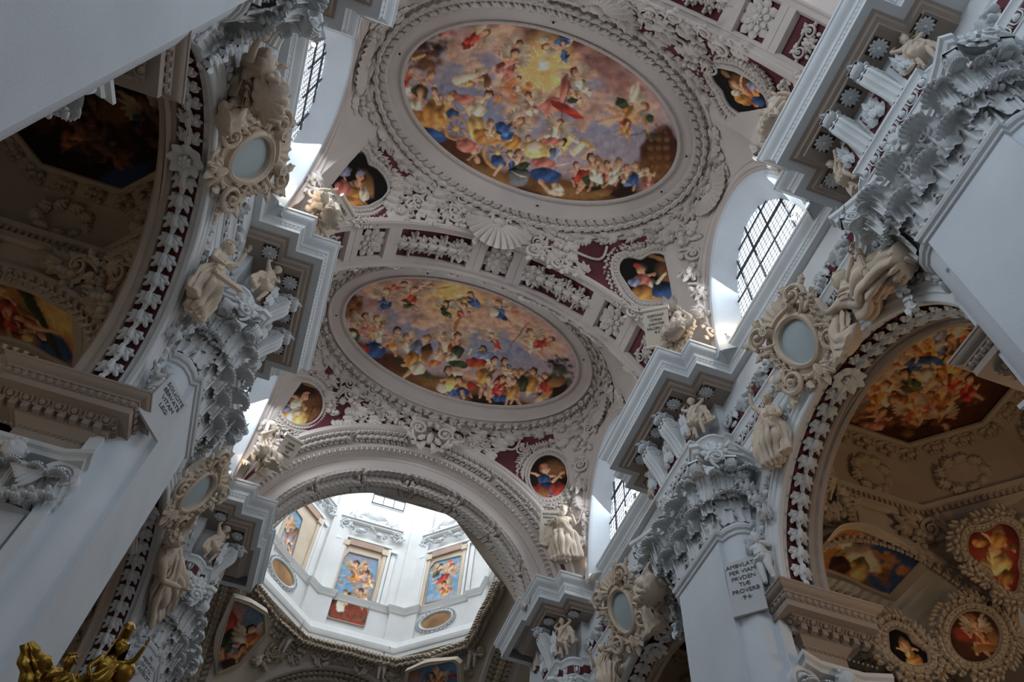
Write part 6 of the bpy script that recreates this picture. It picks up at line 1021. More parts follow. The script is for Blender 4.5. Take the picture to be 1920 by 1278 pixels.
# drum panels, pendentive panels
for nm, lab in (('drumA', 'tall drum fresco of music making angels above a patterned carpet'), ('drumB', 'drum fresco of an angel with a red sash and a putto against blue sky'), ('drumC', 'drum fresco of a winged angel on blue at the left edge of the dome opening'), ('pendL', 'pendentive fresco of an angel holding an open book, lower left of the drum'), ('pendR', 'pendentive fresco of two golden haired angels on blue, lower right of the drum')):
    p, d = pk(nm, .012, 'm', 2.0); T = np.array(d['T']); T[:3, 3] = T[:3, 3]+T[:3, 0]*d['c'][0]+T[:3, 1]*d['c'][1]
    o = painted('painted_panel' if False else 'wall_fresco', planesurf(T), polyr(d['bd']), 60, 150, p); tag(o, lab, 'fresco')
    th = np.linspace(0, 2*PI, 120, endpoint=False); fn = polyr(d['bd']); G = []
    pf = ((0, 0), (0, .04), (.05, .05), (.07, .02), (.09, -.03)) if 'drum' in nm else ((0, 0), (0, .05), (.05, .08), (.12, .05), (.17, .08), (.2, -.02), (.22, -.2))
    for dr, h in pf: G.append([(T @ np.array(((fn(t)+dr)*cos(t), (fn(t)+dr)*sin(t), h, 1)))[:3] for t in th])
    mb = MB(); v, f = grid(np.array(G), cv=True); mb.add(v, f); mb.obj('fresco_frame', 'soffit' if 'drum' in nm else 'aisle', o, 40)

# ---------------------------------------------------------------- stucco relief over the spandrels of the two nave vaults
MEDC = {1: [(.776, .484), (2.403, .489), (5.579, .407), (3.846, .407)], 2: [(2.43, .551), (.825, .576), (3.85, .45), (5.57, .45)]}
for bi in (1, 2):
    B = VB[bi]; ce = CEIL[bi]; mc = [vs(B, *q) for q in MEDC[bi]]; rg = random.Random(5+bi)
    # wine red ground fields between the frames
    for a0, a1 in ((38, 84), (96, 142), (-142, -96), (-84, -38)):
        G = [[vfr(B, rad(a), t, 0, 1, .012)[:3, 3] for t in np.linspace(.10, .93, 9)] for a in np.linspace(a0, a1, 17)]
        mb = MB(); v, f = grid(np.array(G)); mb.add(v, f); mb.obj('red_ground', 'red', ce, 60)
    n_ = 0; extra = MB(); cnt = {}
    for t, step, sc in ((.07, .40, .5), (.24, .52, .62), (.44, .58, .68), (.64, .56, .66), (.84, .46, .56)):
        ph = .0
        while ph < 2*PI:
            p = vs(B, ph, t); q = vs(B, ph+.01, t); dl = np.linalg.norm(q-p)/.01; ph += step/max(dl, 1.5)
            a = (ph+PI) % (2*PI)-PI; L_ = np.linalg.norm(vs(B, ph, 1)-vs(B, ph, 0))
            if L_ < 1.1 and t not in (.24, .64): continue
            if L_ < 2.0 and t in (.44,): continue
            if any(np.linalg.norm(p-m) < (1.5 if bi == 1 else 1.35) for m in mc): continue
            if t > .6 and abs(abs(abs(a)-PI/2)-PI/2) < rad(25): continue
            n_ += 1; up = 1 if abs(a) < PI/2 else -1
            k = ('scroll', 'cluster', 'leaf', 'fruitleaf', 'scroll', 'cluster')[n_ % 6] if t > .1 else ('leaf', 'cluster')[n_ % 2]
            ang = rg.uniform(-.5, .5)+(0 if up > 0 else PI)+(.8 if k == 'scroll' else 0)
            s_ = sc*min(1, .55+.35*L_)*rg.uniform(.9, 1.15)
            T = vfr(B, ph, t, ang, (s_*(1 if n_ % 2 else -1), s_, s_*1.05), .015)
            cnt[k] = cnt.get(k, 0)+1
            if cnt[k] <= 280: orn(k, T, ce, 'relief')
            else: ornmb(extra, k, T)
            if t > .15:
                p2 = vs(B, ph+.5*step/max(dl, 1.5), min(.95, t+.09))
                if any(np.linalg.norm(p2-m) < 1.35 for m in mc): continue
                T2 = vfr(B, ph+.5*step/max(dl, 1.5), min(.95, t+.09), ang+1.6, (s_*.5, s_*.55, s_*.8), .01); ornmb(extra, 'leaf', T2)
    # scrolling ribs that tie the relief together
    for a0, a1, t0, t1 in ((56, 84, .2, .8), (96, 122, .8, .2), (-58, -84, .2, .8), (-96, -122, .8, .2)):
        pts = [vfr(B, rad(a0+(a1-a0)*q), t0+(t1-t0)*q+.12*sin(q*7), 0, 1, .07)[:3, 3] for q in np.linspace(0, 1, 26)]
        v, f = tube(pts, .045, 6); extra.add(v, f)
    stuff(extra.obj('stucco_foliage', 'relief', ce, 60))
# moulded rib on the edge of the vault next to the bands
for bi in (1, 2):
    B = VB[bi]
    for rng in ((rad(34), rad(146)), (rad(-146), rad(-34))):
        G = [[vfr(B, a, t, 0, 1, h)[:3, 3] for t, h in ((1, -.05), (1, .06), (.955, .09), (.93, .05), (.915, .05), (.91, .0))] for a in np.linspace(*rng, 60)]
        mb = MB(); v, f = grid(np.array(G)); mb.add(v, f); mb.obj('edge_rib', 'vault', CEIL[bi], 30)
for bi in (1, 2):
    B = VB[bi]
    for rng in ((rad(-33), rad(33)), (rad(147), rad(213))):
        G = [[vfr(B, a, t, 0, 1, h)[:3, 3] for t, h in ((1, -.05), (1, .07), (.97, .10), (.94, .06), (.92, .06), (.90, .10), (.86, .10), (.84, .05), (.80, .04), (.78, .07), (.75, .07), (.74, .0))] for a in np.linspace(*rng, 50)]
        mb = MB(); v, f = grid(np.array(G)); mb.add(v, f); mb.obj('window_arch_rib', 'vault', CEIL[bi], 30)
# big shells and cartouches on the axes
def big(label, cat, name, bi, ph, t, key, size, ang=PI/2, extras=True, grp=None):
    B = VB[bi]; T = vfr(B, ph, t, ang, size, .05); r = empty(name, T[:3, 3], label, cat, grp)
    orn(key, T, r, 'relief')
    if extras:
        for q in (-1, 1):
            T2 = vfr(B, ph+q*.09/size*size, t, ang+q*.3, (q*size*.8, size*.8, size*.9), .03); orn('scroll', T2, r, 'relief')
    return r
big('large stucco scallop shell between the near oval fresco and the coffered band', 'shell', 'stucco_shell', 1, 1.612, .25, 'shell', 1.05, PI/2)
big('large stucco scallop shell above the near oval fresco, top edge of the picture', 'shell', 'stucco_shell', 1, 4.757, .2, 'shell', 1.0, PI/2)
big('stucco shell cluster over the right hand clerestory window', 'shell', 'stucco_shell', 1, .02, .45, 'shell', .8)
big('stucco shell cluster over the left hand clerestory window', 'shell', 'stucco_shell', 1, PI, .45, 'shell', .8)
big('scrolled stucco cartouche on the right of the far vault', 'cartouche', 'stucco_cartouche', 2, .02, .5, 'shell', .7)
big('scrolled stucco cartouche on the left of the far vault', 'cartouche', 'stucco_cartouche', 2, PI, .5, 'shell', .7)
big('stucco shell above the crown of the crossing arch', 'shell', 'stucco_shell', 2, PI/2, .6, 'shell', .75)

# ---------------------------------------------------------------- stucco figures
POSE = dict(
 stand=dict(pel=(0, 0, .95), che=(0, .02, 1.30), nek=(0, .03, 1.50), hed=(0, .06, 1.66), els=((-.34, .06, 1.18), (.34, .1, 1.2)), wrs=((-.2, .34, 1.15), (.22, .32, 1.38)), kns=((-.12, .12, .52), (.14, .05, .5)), ans=((-.12, .02, .08), (.16, .0, .08))),
 atlas=dict(pel=(0, 0, .92), che=(.03, .04, 1.26), nek=(.02, .08, 1.45), hed=(.0, .16, 1.56), els=((-.40, .06, 1.52), (.42, .08, 1.50)), wrs=((-.18, -.02, 1.76), (.24, .0, 1.78)), kns=((-.14, .2, .5), (.16, .08, .48)), ans=((-.13, .05, .08), (.17, -.02, .08))),
 sit=dict(pel=(0, 0, .50), che=(0, .08, .86), nek=(0, .1, 1.06), hed=(0, .16, 1.22), els=((-.36, .12, .78), (.36, .16, .8)), wrs=((-.34, .38, .72), (.22, .36, .98)), kns=((-.2, .46, .52), (.24, .42, .5)), ans=((-.2, .44, .08), (.3, .40, .06))),
 recline=dict(pel=(0, 0, .22), che=(-.22, .05, .52), nek=(-.32, .08, .68), hed=(-.40, .14, .82), els=((-.62, .12, .42), (-.02, .26, .44)), wrs=((-.66, .3, .62), (.16, .36, .66)), kns=((.42, .28, .42), (.46, .1, .22)), ans=((.84, .2, .12), (.92, .06, .06))),
 raise_=dict(pel=(0, 0, .95), che=(.02, .04, 1.30), nek=(0, .06, 1.50), hed=(0, .12, 1.65), els=((-.34, .18, 1.56), (.34, .1, 1.16)), wrs=((-.34, .28, 1.86), (.3, .36, 1.02)), kns=((-.12, .22, .55), (.14, .02, .5)), ans=((-.12, .0, .1), (.16, -.1, .08))))
def skin_mesh(P, k=1.0, child=False):
    import bmesh
    bm = bmesh.new(); lay = bm.verts.layers.skin.verify(); V = {}
    def vtx(n, p, r): v = bm.verts.new(p); v[lay].radius = (r*k, r*k); V[n] = v; return v
    up = np.array
    pel, che, nek, hed = map(up, (P['pel'], P['che'], P['nek'], P['hed']))
    vtx('pel', pel, .155); V['pel'][lay].use_root = True; vtx('wai', (pel*.55+che*.45), .13); vtx('che', che, .165); vtx('nk0', che*.3+nek*.7, .09); vtx('nek', nek, .062); vtx('hd', hed, .085)
    E_ = [('pel', 'wai'), ('wai', 'che'), ('che', 'nk0'), ('nk0', 'nek'), ('nek', 'hd')]
    d = che-pel; d /= np.linalg.norm(d); rt = np.cross((0, 1, 0), d); rt /= np.linalg.norm(rt)+1e-9; rt = rt if rt[0] > 0 else -rt
    for i, sg in enumerate((-1, 1)):
        sh = che+d*.10+rt*sg*.19; hp = pel-d*.04+rt*sg*.10; el, wr, kn, an = (up(P[q][i], float) for q in ('els', 'wrs', 'kns', 'ans'))
        vtx('sh%d' % i, sh, .075); vtx('el%d' % i, el, .048); vtx('fa%d' % i, el*.6+wr*.4, .046); vtx('wr%d' % i, wr, .030); vtx('hp%d' % i, hp, .115); vtx('th%d' % i, hp*.5+kn*.5, .10); vtx('kn%d' % i, kn, .068); vtx('ca%d' % i, kn*.62+an*.38, .068); vtx('an%d' % i, an, .038)
        fwd = (0, .15, -.04); vtx('to%d' % i, an+fwd, .034)
        E_ += [('che', 'sh%d' % i), ('sh%d' % i, 'el%d' % i), ('el%d' % i, 'fa%d' % i), ('fa%d' % i, 'wr%d' % i), ('pel', 'hp%d' % i), ('hp%d' % i, 'th%d' % i), ('th%d' % i, 'kn%d' % i), ('kn%d' % i, 'ca%d' % i), ('ca%d' % i, 'an%d' % i), ('an%d' % i, 'to%d' % i)]
    for a, b in E_: bm.edges.new((V[a], V[b]))
    me = bpy.data.meshes.new('t'); bm.to_mesh(me); bm.free(); o = bpy.data.objects.new('t', me); COL.objects.link(o)
    o.modifiers.new('s', 'SKIN').use_smooth_shade = True; o.modifiers.new('u', 'SUBSURF').levels = 1
    bpy.context.view_layer.update(); ev = o.evaluated_get(bpy.context.evaluated_depsgraph_get()); m2 = ev.to_mesh()
    v = np.array([q.co for q in m2.vertices]); f = [tuple(p.vertices) for p in m2.polygons]; ev.to_mesh_clear(); bpy.data.objects.remove(o); bpy.data.meshes.remove(me); return v, f
def head_mesh():
    """head about .25 tall, facing +Y, centred"""
    nu, nv = 22, 28; G = []
    for i in range(nu):
        t = PI*(i+.5)/nu; row = []
        for j in range(nv):
            p = 2*PI*j/nv; x, y, z = sin(t)*sin(p), sin(t)*cos(p), cos(t)
            fx = math.exp(-((x)/.22)**2); fr = max(0, y)
            r = 1.0; X = x*.080*(1-.22*max(0, -z)); Y = y*.100; Z = z*.125
            g = lambda cx, cz, w: math.exp(-((x-cx)**2+(z-cz)**2)/(w*w))*(y > 0)
            Y += .040*g(0, -.12, .13)+.022*g(0, .02, .09)       # nose
            Y -= .028*g(.33, .06, .16)+.028*g(-.33, .06, .16)   # eye sockets
            Y += .014*g(.33, .04, .08)+.014*g(-.33, .04, .08)   # eyes
            Y += .008*(g(.33, .24, .16)+g(-.33, .24, .16))      # brow
            Y += .010*g(0, -.42, .12)-.010*g(0, -.50, .05)+.009*g(0, -.57, .11)-.008*g(0, -.68, .08)+.016*g(0, -.84, .16)
            if abs(x) > .9 and abs(z) < .25: X *= 1.12
            row.append((X, Y, Z))
        G.append(row)
    v, f = grid(G, cv=True); f = list(f)+[tuple(range(nv)), tuple((nu-1)*nv+i for i in range(nv))[::-1]]; return v, f
def hand_mesh():
    """palm and five curled fingers, along +Y, palm to -Z, .17 long"""
    mb = MB(); v, f = ball((0, .045, 0), (.038, .05, .016), 8, 6); mb.add(v, f)
    for k, (x, L) in enumerate(((-.028, .060), (-.010, .072), (.009, .068), (.027, .052))):
        p = [(x, .075, 0), (x*1.15, .075+L*.45, -.004), (x*1.2, .075+L*.8, -.022), (x*1.15, .075+L*.95, -.042)]; v, f = tube(p, [.0095, .009, .008, .006], 5); mb.add(v, f)
    v, f = tube([(-.03, .02, 0), (-.055, .05, -.01), (-.058, .08, -.022)], [.012, .011, .008], 5); mb.add(v, f)
    return np.concatenate(mb.v), mb.f
HEAD = head_mesh(); HAND = hand_mesh(); FIGC = {}
def hair_mesh(curly, seed=0, beard=False, hood=False):
    rg = random.Random(seed); mb = MB()
    v, f = ball((0, -.025, .03), (.094, .105, .115), 12, 8); mb.add(v, f)
    for i in range(34):
        a = rg.uniform(0, 2*PI); t = rg.uniform(.1, 1.7); x, y, z = sin(t)*sin(a), sin(t)*cos(a), cos(t)
        if y > .45 and z < .55: continue
        v, f = ball((x*.094, y*.105-.02, z*.115+.03), (rg.uniform(.016, .03),)*3, 5, 4); mb.add(v, f)
    if beard:
        for i in range(26):
            x = rg.uniform(-.05, .05); q = rg.random(); v, f = ball((x*(1-.5*q), .085-.02*q, -.075-.13*q), (.016, .018, .028), 5, 4); mb.add(v, f)
    if hood:
        G = [[(.125*sin(p)*(1.0+.3*q), .12*cos(p)-.03, .13-.05*q*0+(.02*sin(4*p))*q-.30*q) for p in np.linspace(PI*.42, PI*1.58, 17)] for q in np.linspace(0, 1, 8)]
        v, f = grid(G); mb.add(v, f); v, f = ball((0, -.035, .05), (.125, .12, .12), 12, 8); mb.add(v, f)
    return np.concatenate(mb.v), mb.f
def drape(path, rx, ry, k=7, amp=.16, seed=0, n=18, m=44, up=(0, 1, 0), twist=.6, open_=0.):
    """cloth tube lofted along path with sharp hanging folds"""
    P = np.array(path, float); t0 = np.linspace(0, 1, len(P)); t = np.linspace(0, 1, n); Q = np.stack([np.interp(t, t0, P[:, i]) for i in range(3)], -1)
    for _ in range(2): Q[1:-1] = (Q[:-2]+2*Q[1:-1]+Q[2:])/4
    RX = np.interp(t, t0, rx); RY = np.interp(t, t0, ry); D = np.gradient(Q, axis=0); D /= np.linalg.norm(D, axis=1)[:, None]; u = np.array(up, float); G = []; rg = random.Random(seed); ph = [rg.uniform(0, 6) for _ in range(4)]
    for i in range(n):
        a_ = u-D[i]*(u@D[i]); a_ /= np.linalg.norm(a_)+1e-9; b_ = np.cross(D[i], a_); row = []
        for j in range(m):
            th = 2*PI*j/m; w = amp*(.35+.65*sin(PI*min(1, t[i]*.8+.1))); fo = (abs(sin(k*th/2+ph[0]+twist*t[i]*5+.9*sin(2*th+ph[1]+4*t[i])))**.5-.55)*2*w+.5*w*sin(3*th+7*t[i]+ph[2])+.45*w*sin(11*t[i]*2+2.5*sin(th+ph[3]))
            row.append(Q[i]+b_*RX[i]*(1+fo)*cos(th)+a_*RY[i]*(1+fo)*sin(th))
        G.append(row)
    for k_, dd in ((.72, .05), (.35, .10), (.02, .12)): G.append([Q[-1]+(r_-Q[-1])*k_*(.35+.65*(RX[-1]*.9)/(np.linalg.norm(r_-Q[-1])+1e-6))+D[-1]*RX[-1]*dd*2 for r_ in G[n-1]])
    v, f = grid(np.array(G), cv=True); return v, f
def wing_mesh():
    mb = MB()
    for l, (L0, n) in enumerate(((.62, 9), (.42, 8), (.26, 7))):
        for i in range(n):
            a = -.2+1.35*i/n; m_leaf(mb, L=L0*(1-.35*i/n), W=.11, H=.05, lobes=1, curl=.05, T=T4((.05*i, -.02*i, .02+.02*l), rz=a-.9), nu=7, nv=5)
    return np.concatenate(mb.v), mb.f
WING = wing_mesh()
def figure(name, label, cat, pose, foot, head, face, scale=None, mname='statue', seed=0, hair='curly', robe=True, mantle=True, child=False, wings=False, group=None, look=None, flip=False, turn=0.):
    """foot, head: world points; face: direction the figure looks; the body is one mesh, clothes and hair its children"""
    P = dict(POSE[pose]); H0 = np.array(P['hed'])+np.array((0, 0, .08)); foot, head = np.array(foot), np.array(head); up = head-foot; Hh = np.linalg.norm(up); base = np.array((P['ans'][0][0]*.5+P['ans'][1][0]*.5, 0, 0)) if pose != 'recline' else np.array((.75, 0, 0))
    lv = H0-base; sc = Hh/np.linalg.norm(lv)
    # local frame: z' along lv
    z = up/Hh; y = np.array(face, float); y -= z*(y@z); y /= np.linalg.norm(y); x = np.cross(y, z)
    lz = lv/np.linalg.norm(lv); ly = np.array((0, 1., 0)); ly -= lz*(ly@lz); ly /= np.linalg.norm(ly); lx = np.cross(ly, lz)
    R = np.column_stack([x, y, z]) @ np.column_stack([lx, ly, lz]).T; fl = np.diag([-1, 1, 1]) if flip else np.eye(3); T = np.eye(4); T[:3, :3] = R*sc
    if flip: T[:3, :3] = (np.column_stack([x, y, z]) @ fl @ np.column_stack([lx, ly, lz]).T)*sc
    T[:3, 3] = foot-T[:3, :3] @ base
    ck = (pose, child)
    if ck not in FIGC: FIGC[ck] = skin_mesh(P, 1.6 if child else 1.08)
    hs = 1.8 if child else 1.15
    body = MB(); body.add(*FIGC[ck]); hd = np.array(P['hed']); tilt = T4(tuple(hd), rz=turn, s=hs, rx=-.25 if pose in ('recline', 'atlas') else .05); body.add(*HEAD, tilt)
    for i in (0, 1):
        el, wr = np.array(P['els'][i]), np.array(P['wrs'][i]); body.add(*HAND, frame(wr, np.cross(wr-el, (0, 1, .3)), wr-el, (1.15 if i else -1.15, 1.15, 1.15)))
    me = body.mesh(name, mname, 60); root = put(me, name, T); tag(root, label, cat, group)
    hm = MB(); hm.add(*hair_mesh(True, seed, beard=hair == 'beard', hood=hair == 'hood'), tilt); hm = hm.mesh('hair', mname, 60); h_ = put(hm, 'hair' if hair != 'hood' else 'hood', T, root)
    pel, che, nek = (np.array(P[q], float) for q in ('pel', 'che', 'nek')); kn = (np.array(P['kns'][0])+np.array(P['kns'][1]))/2; an = (np.array(P['ans'][0])+np.array(P['ans'][1]))/2
    if robe:
        mb = MB(); ex = .13 if abs(P['kns'][0][0]-P['kns'][1][0]) < .35 else .2
        if pose == 'atlas': mb.add(*drape([pel+(che-pel)*.12, pel, pel*.6+kn*.4, kn*.8+pel*.2+np.array((.08, 0, -.05))], [.165, .20, .24, .27], [.14, .165, .19, .22], 8, .34, seed, n=20))
        elif not child: mb.add(*drape([pel+(che-pel)*.35, pel, pel*.4+kn*.6+np.array((0, .02, 0)), kn*.4+an*.6, an+(0, 0, .04)], [.155, .205, .22+ex*.45, .20+ex*.3, .235], [.13, .175, .18, .17, .17], 10, .30, seed, n=30, m=72))
        else: mb.add(*drape([pel+(che-pel)*.2, pel, pel*.5+kn*.5], [.17, .21, .25], [.15, .19, .2], 8, .3, seed))
        put(mb.mesh('robe', mname, 60), 'robe', T, root)
        if mantle and not child:
            mb = MB(); sh = che+(nek-che)*.6
            mb.add(*drape([sh+(-.17, -.05, .03), che+(-.05, .12, .0), pel+(.12, .16, .06), pel+(.24, .05, -.02), (pel+kn)/2+(.32, -.05, -.1), kn+(.36, -.08, -.25)], [.06, .09, .11, .12, .14, .17], [.045, .06, .07, .07, .08, .09], 7, .42, seed+1, n=22, m=40))
            mb.add(*drape([sh+(-.16, -.03, .05), sh+(-.28, -.09, -.2), che+(-.34, -.1, -.5), pel+(-.36, -.1, -.35)], [.07, .11, .14, .2], [.05, .06, .07, .09], 7, .42, seed+2, n=20, m=40))
            put(mb.mesh('mantle', mname, 60), 'mantle', T, root)
        if not robe or hair not in ('none',):
            pass
    if pose in ('stand', 'sit', 'recline', 'raise_') and not child and robe:
        mb = MB(); mb.add(*drape([pel+(che-pel)*.1, (pel+che)/2, che, che+(nek-che)*.55], [.16, .14, .19, .12], [.13, .12, .15, .09], 8, .13, seed+4, n=10, m=32)); put(mb.mesh('bodice', mname, 60), 'bodice', T, root)
    if wings:
        for q in (-1, 1):
            Tw = T @ T4((0, -.1, che[2]+.05)) @ np.diag([q, 1, 1, 1]) @ T4((.06, 0, 0), rx=PI/2, s=1.0 if child else 1.2); mb = MB(); mb.add(*WING); put(mb.mesh('wing', mname, 50), 'wing', Tw, root)
    return root
def tablet(label, o, n, up, w, h, lines, mname='tablet', size=.13, curl=False):
    """inscribed slab facing n; the words are thin raised ink"""
    T = frame(o, n, up); mb = MB()
    if curl:
        G = [[(x, y, .02-.25*max(0, abs(y)-h*.38)**1.5) for x in np.linspace(-w/2, w/2, 5)] for y in np.linspace(-h/2, h/2, 14)]; v, f = grid(G); mb.add(v, f); v, f = grid([[(x, y, z-.03) for x, y, z in r] for r in G]); mb.add(v, f)
        v, f = tube([(-w/2-.03, h/2, .0), (w/2+.03, h/2, .0)], .06, 10); mb.add(v, f); v, f = tube([(-w/2-.02, -h/2, .0), (w/2+.02, -h/2, .0)], .05, 10); mb.add(v, f)
    else: mb.box((0, 0, 0), (w, h, .05))
    t = mb.obj('inscribed_scroll' if curl else 'inscribed_tablet', mname, None, 40, T); tag(t, label, 'tablet')
    for i, s_ in enumerate(lines):
        c = bpy.data.curves.new('lettering', 'FONT'); c.body = s_; c.size = size; c.align_x = 'CENTER'; c.extrude = .002; c.space_character = .95; c.resolution_u = 2
        tmp = bpy.data.objects.new('lettering', c); COL.objects.link(tmp); bpy.context.view_layer.update(); me = bpy.data.meshes.new_from_object(tmp.evaluated_get(bpy.context.evaluated_depsgraph_get())); bpy.data.objects.remove(tmp)
        me.materials.clear(); me.materials.append(M['ink']); y = h/2-(.16 if curl else .10)-size*.6-i*size*1.12; put(me, 'lettering', T @ T4((0, y, .032)), t)
    return t

# ---------------------------------------------------------------- figures where they stand
def pf(label, cat, head, foot, pose='stand', face=(0, -.3, 0), name='statue', **k): return figure(name, label, cat, pose, foot, head, face, **k)
V3 = lambda a, dx=0, dy=0, z=None: (a[0]+dx, a[1]+dy, a[2] if z is None else z)
# reclining and standing virtues on the arcade arches
pf('draped stucco woman raising a ball, seated on the near left arcade arch', 'statue', (-5.800, 5.270, 16.113), (-5.800, 5.150, 14.287), 'sit', (1, -.1, 0), seed=1, turn=.2)
mb = MB(); v, f = ball((-5.550, 4.147, 14.652), .13, 12, 8); mb.add(v, f); tag(mb.obj('ball', 'statue'), 'stucco ball held up by the seated woman on the near left arch', 'ball')
mb = MB(); v, f = tube([(-5.680, 4.625, 14.632), (-5.600, 4.363, 14.539), (-5.550, 4.172, 14.612)], [.075, .06, .04], 8); mb.add(v, f)
tag(mb.obj('raised_forearm', 'statue'), 'bare raised forearm reaching up to the stucco ball', 'statue')
pf('draped stucco figure leaning down the near left arch beside the capital', 'statue', (-5.720, 8.542, 15.309), (-5.720, 9.248, 13.619), 'raise_', (1, -.35, 0), seed=2, turn=.4)
mb = MB()
a, b = np.array((-5.300, 7.757, 13.119)), np.array((-5.300, 9.292, 15.016))
for i in range(7):
    o = np.array((.03*cos(i), .03*sin(i*2.1), .04*sin(i))); v, f = tube([a+o, b+o], .025, 6); mb.add(v, f)
tag(mb.obj('bundle_of_rods', 'statue'), 'bundle of stucco rods beside the left capital', 'rods')
pf('reclining stucco woman holding a tall bundle of rods on the near right arch', 'statue', (5.800, 5.241, 15.785), (5.800, 4.129, 13.844), 'recline', (-1, -.2, 0), seed=3, flip=True)
mb = MB(); a, b = np.array((5.350, 4.363, 14.979)), np.array((5.500, 4.608, 13.997))
for i in range(9):
    o = np.array((.05*cos(i*.7), .05*sin(i*.7), 0)); v, f = tube([a+o, b+o], .022, 6); mb.add(v, f)
for q in (.15, .5, .85): v, f = tube([(a+(b-a)*q)+np.array((.075*cos(t), .075*sin(t), 0)) for t in np.linspace(0, 2*PI, 10)], .015, 5); mb.add(v, f)
tag(mb.obj('bundle_of_rods', 'statue'), 'tall upright bundle of stucco rods above the right arch', 'rods')
pf('wreathed stucco woman with a raised hand mirror, left flank of the near right arch', 'statue', (5.720, 8.176, 15.530), (5.800, 8.838, 13.895), 'raise_', (-1, -.35, 0), seed=4, flip=True, turn=-.3)
T = frame((5.500, 7.660, 15.255), (-1, -.2, .1), (0, 0, 1)); mb = MB(); v, f = ball((0, .1, 0), (.085, .11, .02), 14, 6); mb.add(v, f); v, f = tube([(0, 0, 0), (0, -.16, 0)], .016, 6); mb.add(v, f)
tag(mb.obj('hand_mirror', 'statue', None, 40, T), 'round stucco hand mirror held up over the right arch', 'mirror')
pf('crowned stucco woman with an open book above the lower right arch', 'statue', (5.720, 14.099, 15.682), (5.800, 13.471, 13.808), 'sit', (-1, -.5, 0), seed=5, flip=True)
pf('stucco woman holding a staff, lower right below the small cartouche', 'statue', (5.720, 17.506, 15.618), (5.800, 17.016, 13.923), 'stand', (-1, -.5, 0), seed=6)
pf('bent stucco figure stretching both arms over the far left arch', 'statue', (-5.720, 16.282, 14.467), (-5.800, 19.205, 14.560), 'raise_', (1, -.4, 0), seed=7)
# atlantes between the architrave and the projecting cornice
AT = [((-1, 1, -1), 'hooded bearded atlas under the left cornice, near the round rosettes', 'hood'), ((-1, 1, 1), 'atlas half hidden behind the console brackets of the left cornice', 'curly'), ((1, 1, -1), 'bearded atlas with arms overhead under the middle right cornice', 'hood'), ((1, 1, 1), 'atlas at the far end of the middle right cornice', 'curly'),
      ((1, 0, 1), 'atlas bent under the near right cornice, at its lower end', 'curly'), ((1, 0, -1), 'atlas stretching one arm under the near right cornice, top of the picture', 'curly'), ((1, 2, -1), 'atlas raising both arms under the farthest right cornice', 'curly'), ((-1, 2, -1), 'hooded atlas under the farthest left cornice', 'hood')]
for i, ((s, k, sg), lab, hr) in enumerate(AT):
    c = PIER[k+1]; f_ = np.array((s*5.42, c+sg*1.16, 16.46)); h_ = np.array((s*5.22, c+sg*1.30, 17.66))
    pf(lab, 'statue', h_, f_, 'atlas', (-s*.9, sg*.6, 0), name='atlas_figure', seed=10+i, hair=hr, mantle=True, turn=.3*s, group='atlantes carrying the cornice')
# seated prophets on the cornice with inscribed scrolls
PR = [('seated prophet on the left cornice over a scroll beginning DABO', (-4.917, 9.200, 20.150), (-4.92, 9.62, 18.66), (.75, -.35, 0), 'beard', 20),
      ('hooded prophet seated left of the crossing arch with a scroll', (-4.993, 17.304, 20.200), (-5.0, 18.75, 18.66), (.8, -.5, 0), 'hood', 21),
      ('turbaned bearded prophet on the middle right cornice with a scroll', (4.745, 9.281, 20.100), (4.95, 9.62, 18.66), (-.75, -.4, 0), 'hood', 22),
      ('standing turbaned prophet right of the crossing arch holding a slab', (4.653, 17.713, 20.750), (4.85, 18.85, 18.66), (-.35, -.9, 0), 'beard', 23),
      ('prophet half hidden by the near right cornice at the upper right', (4.393, 3.405, 20.200), (5.1, 4.1, 18.66), (-.9, .1, 0), 'beard', 24)]
for i, (lab, h_, f_, fc, hr, sd) in enumerate(PR):
    h_ = np.array(h_); f_ = np.array(f_); f_[:2] = f_[:2]*.35+h_[:2]*.65
    pf(lab, 'statue', h_, f_, 'stand' if i == 3 else 'sit', fc, name='prophet_statue', seed=sd, hair=hr, flip=i in (2, 3), group='prophets on the cornice')
tablet('parchment scroll reading DABO EIS COR VNVM on the left', (-4.503, 9.399, 19.450), (.75, -.35, -.75), (-.25, -.1, 1), .62, .9, ['DABO', 'EIS COR', 'VNVM', 'EZECH:'], 'scroll', .125, True)
tablet('parchment scroll reading SVME IGNEM left of the crossing arch', (-4.304, 17.370, 19.350), (.6, -.6, -.7), (-.3, 0, 1), .62, .85, ['SVME', 'IGNEM', 'DE', 'MEDIO', '10'], 'scroll', .11, True)
tablet('parchment scroll reading DISPONIT OMNIA on the middle right', (4.211, 9.587, 19.550), (-.6, -.6, -.6), (.2, 0, 1), .66, 1.05, ['DISPONIT', 'OMNIA', 'SVAVITER', 'SALOM:SAP:', '·8·1·'], 'scroll', .105, True)
tablet('upright slab reading AVDI ISRAEL MANDATA right of the crossing arch', (4.334, 18.079, 20.100), (-.35, -.8, -.45), (.05, 0, 1), .68, 1.12, ['AVDI ISRAEL', 'MANDATA', 'VITÆ', 'BARVCH', '·3·9·'], 'scroll', .105)
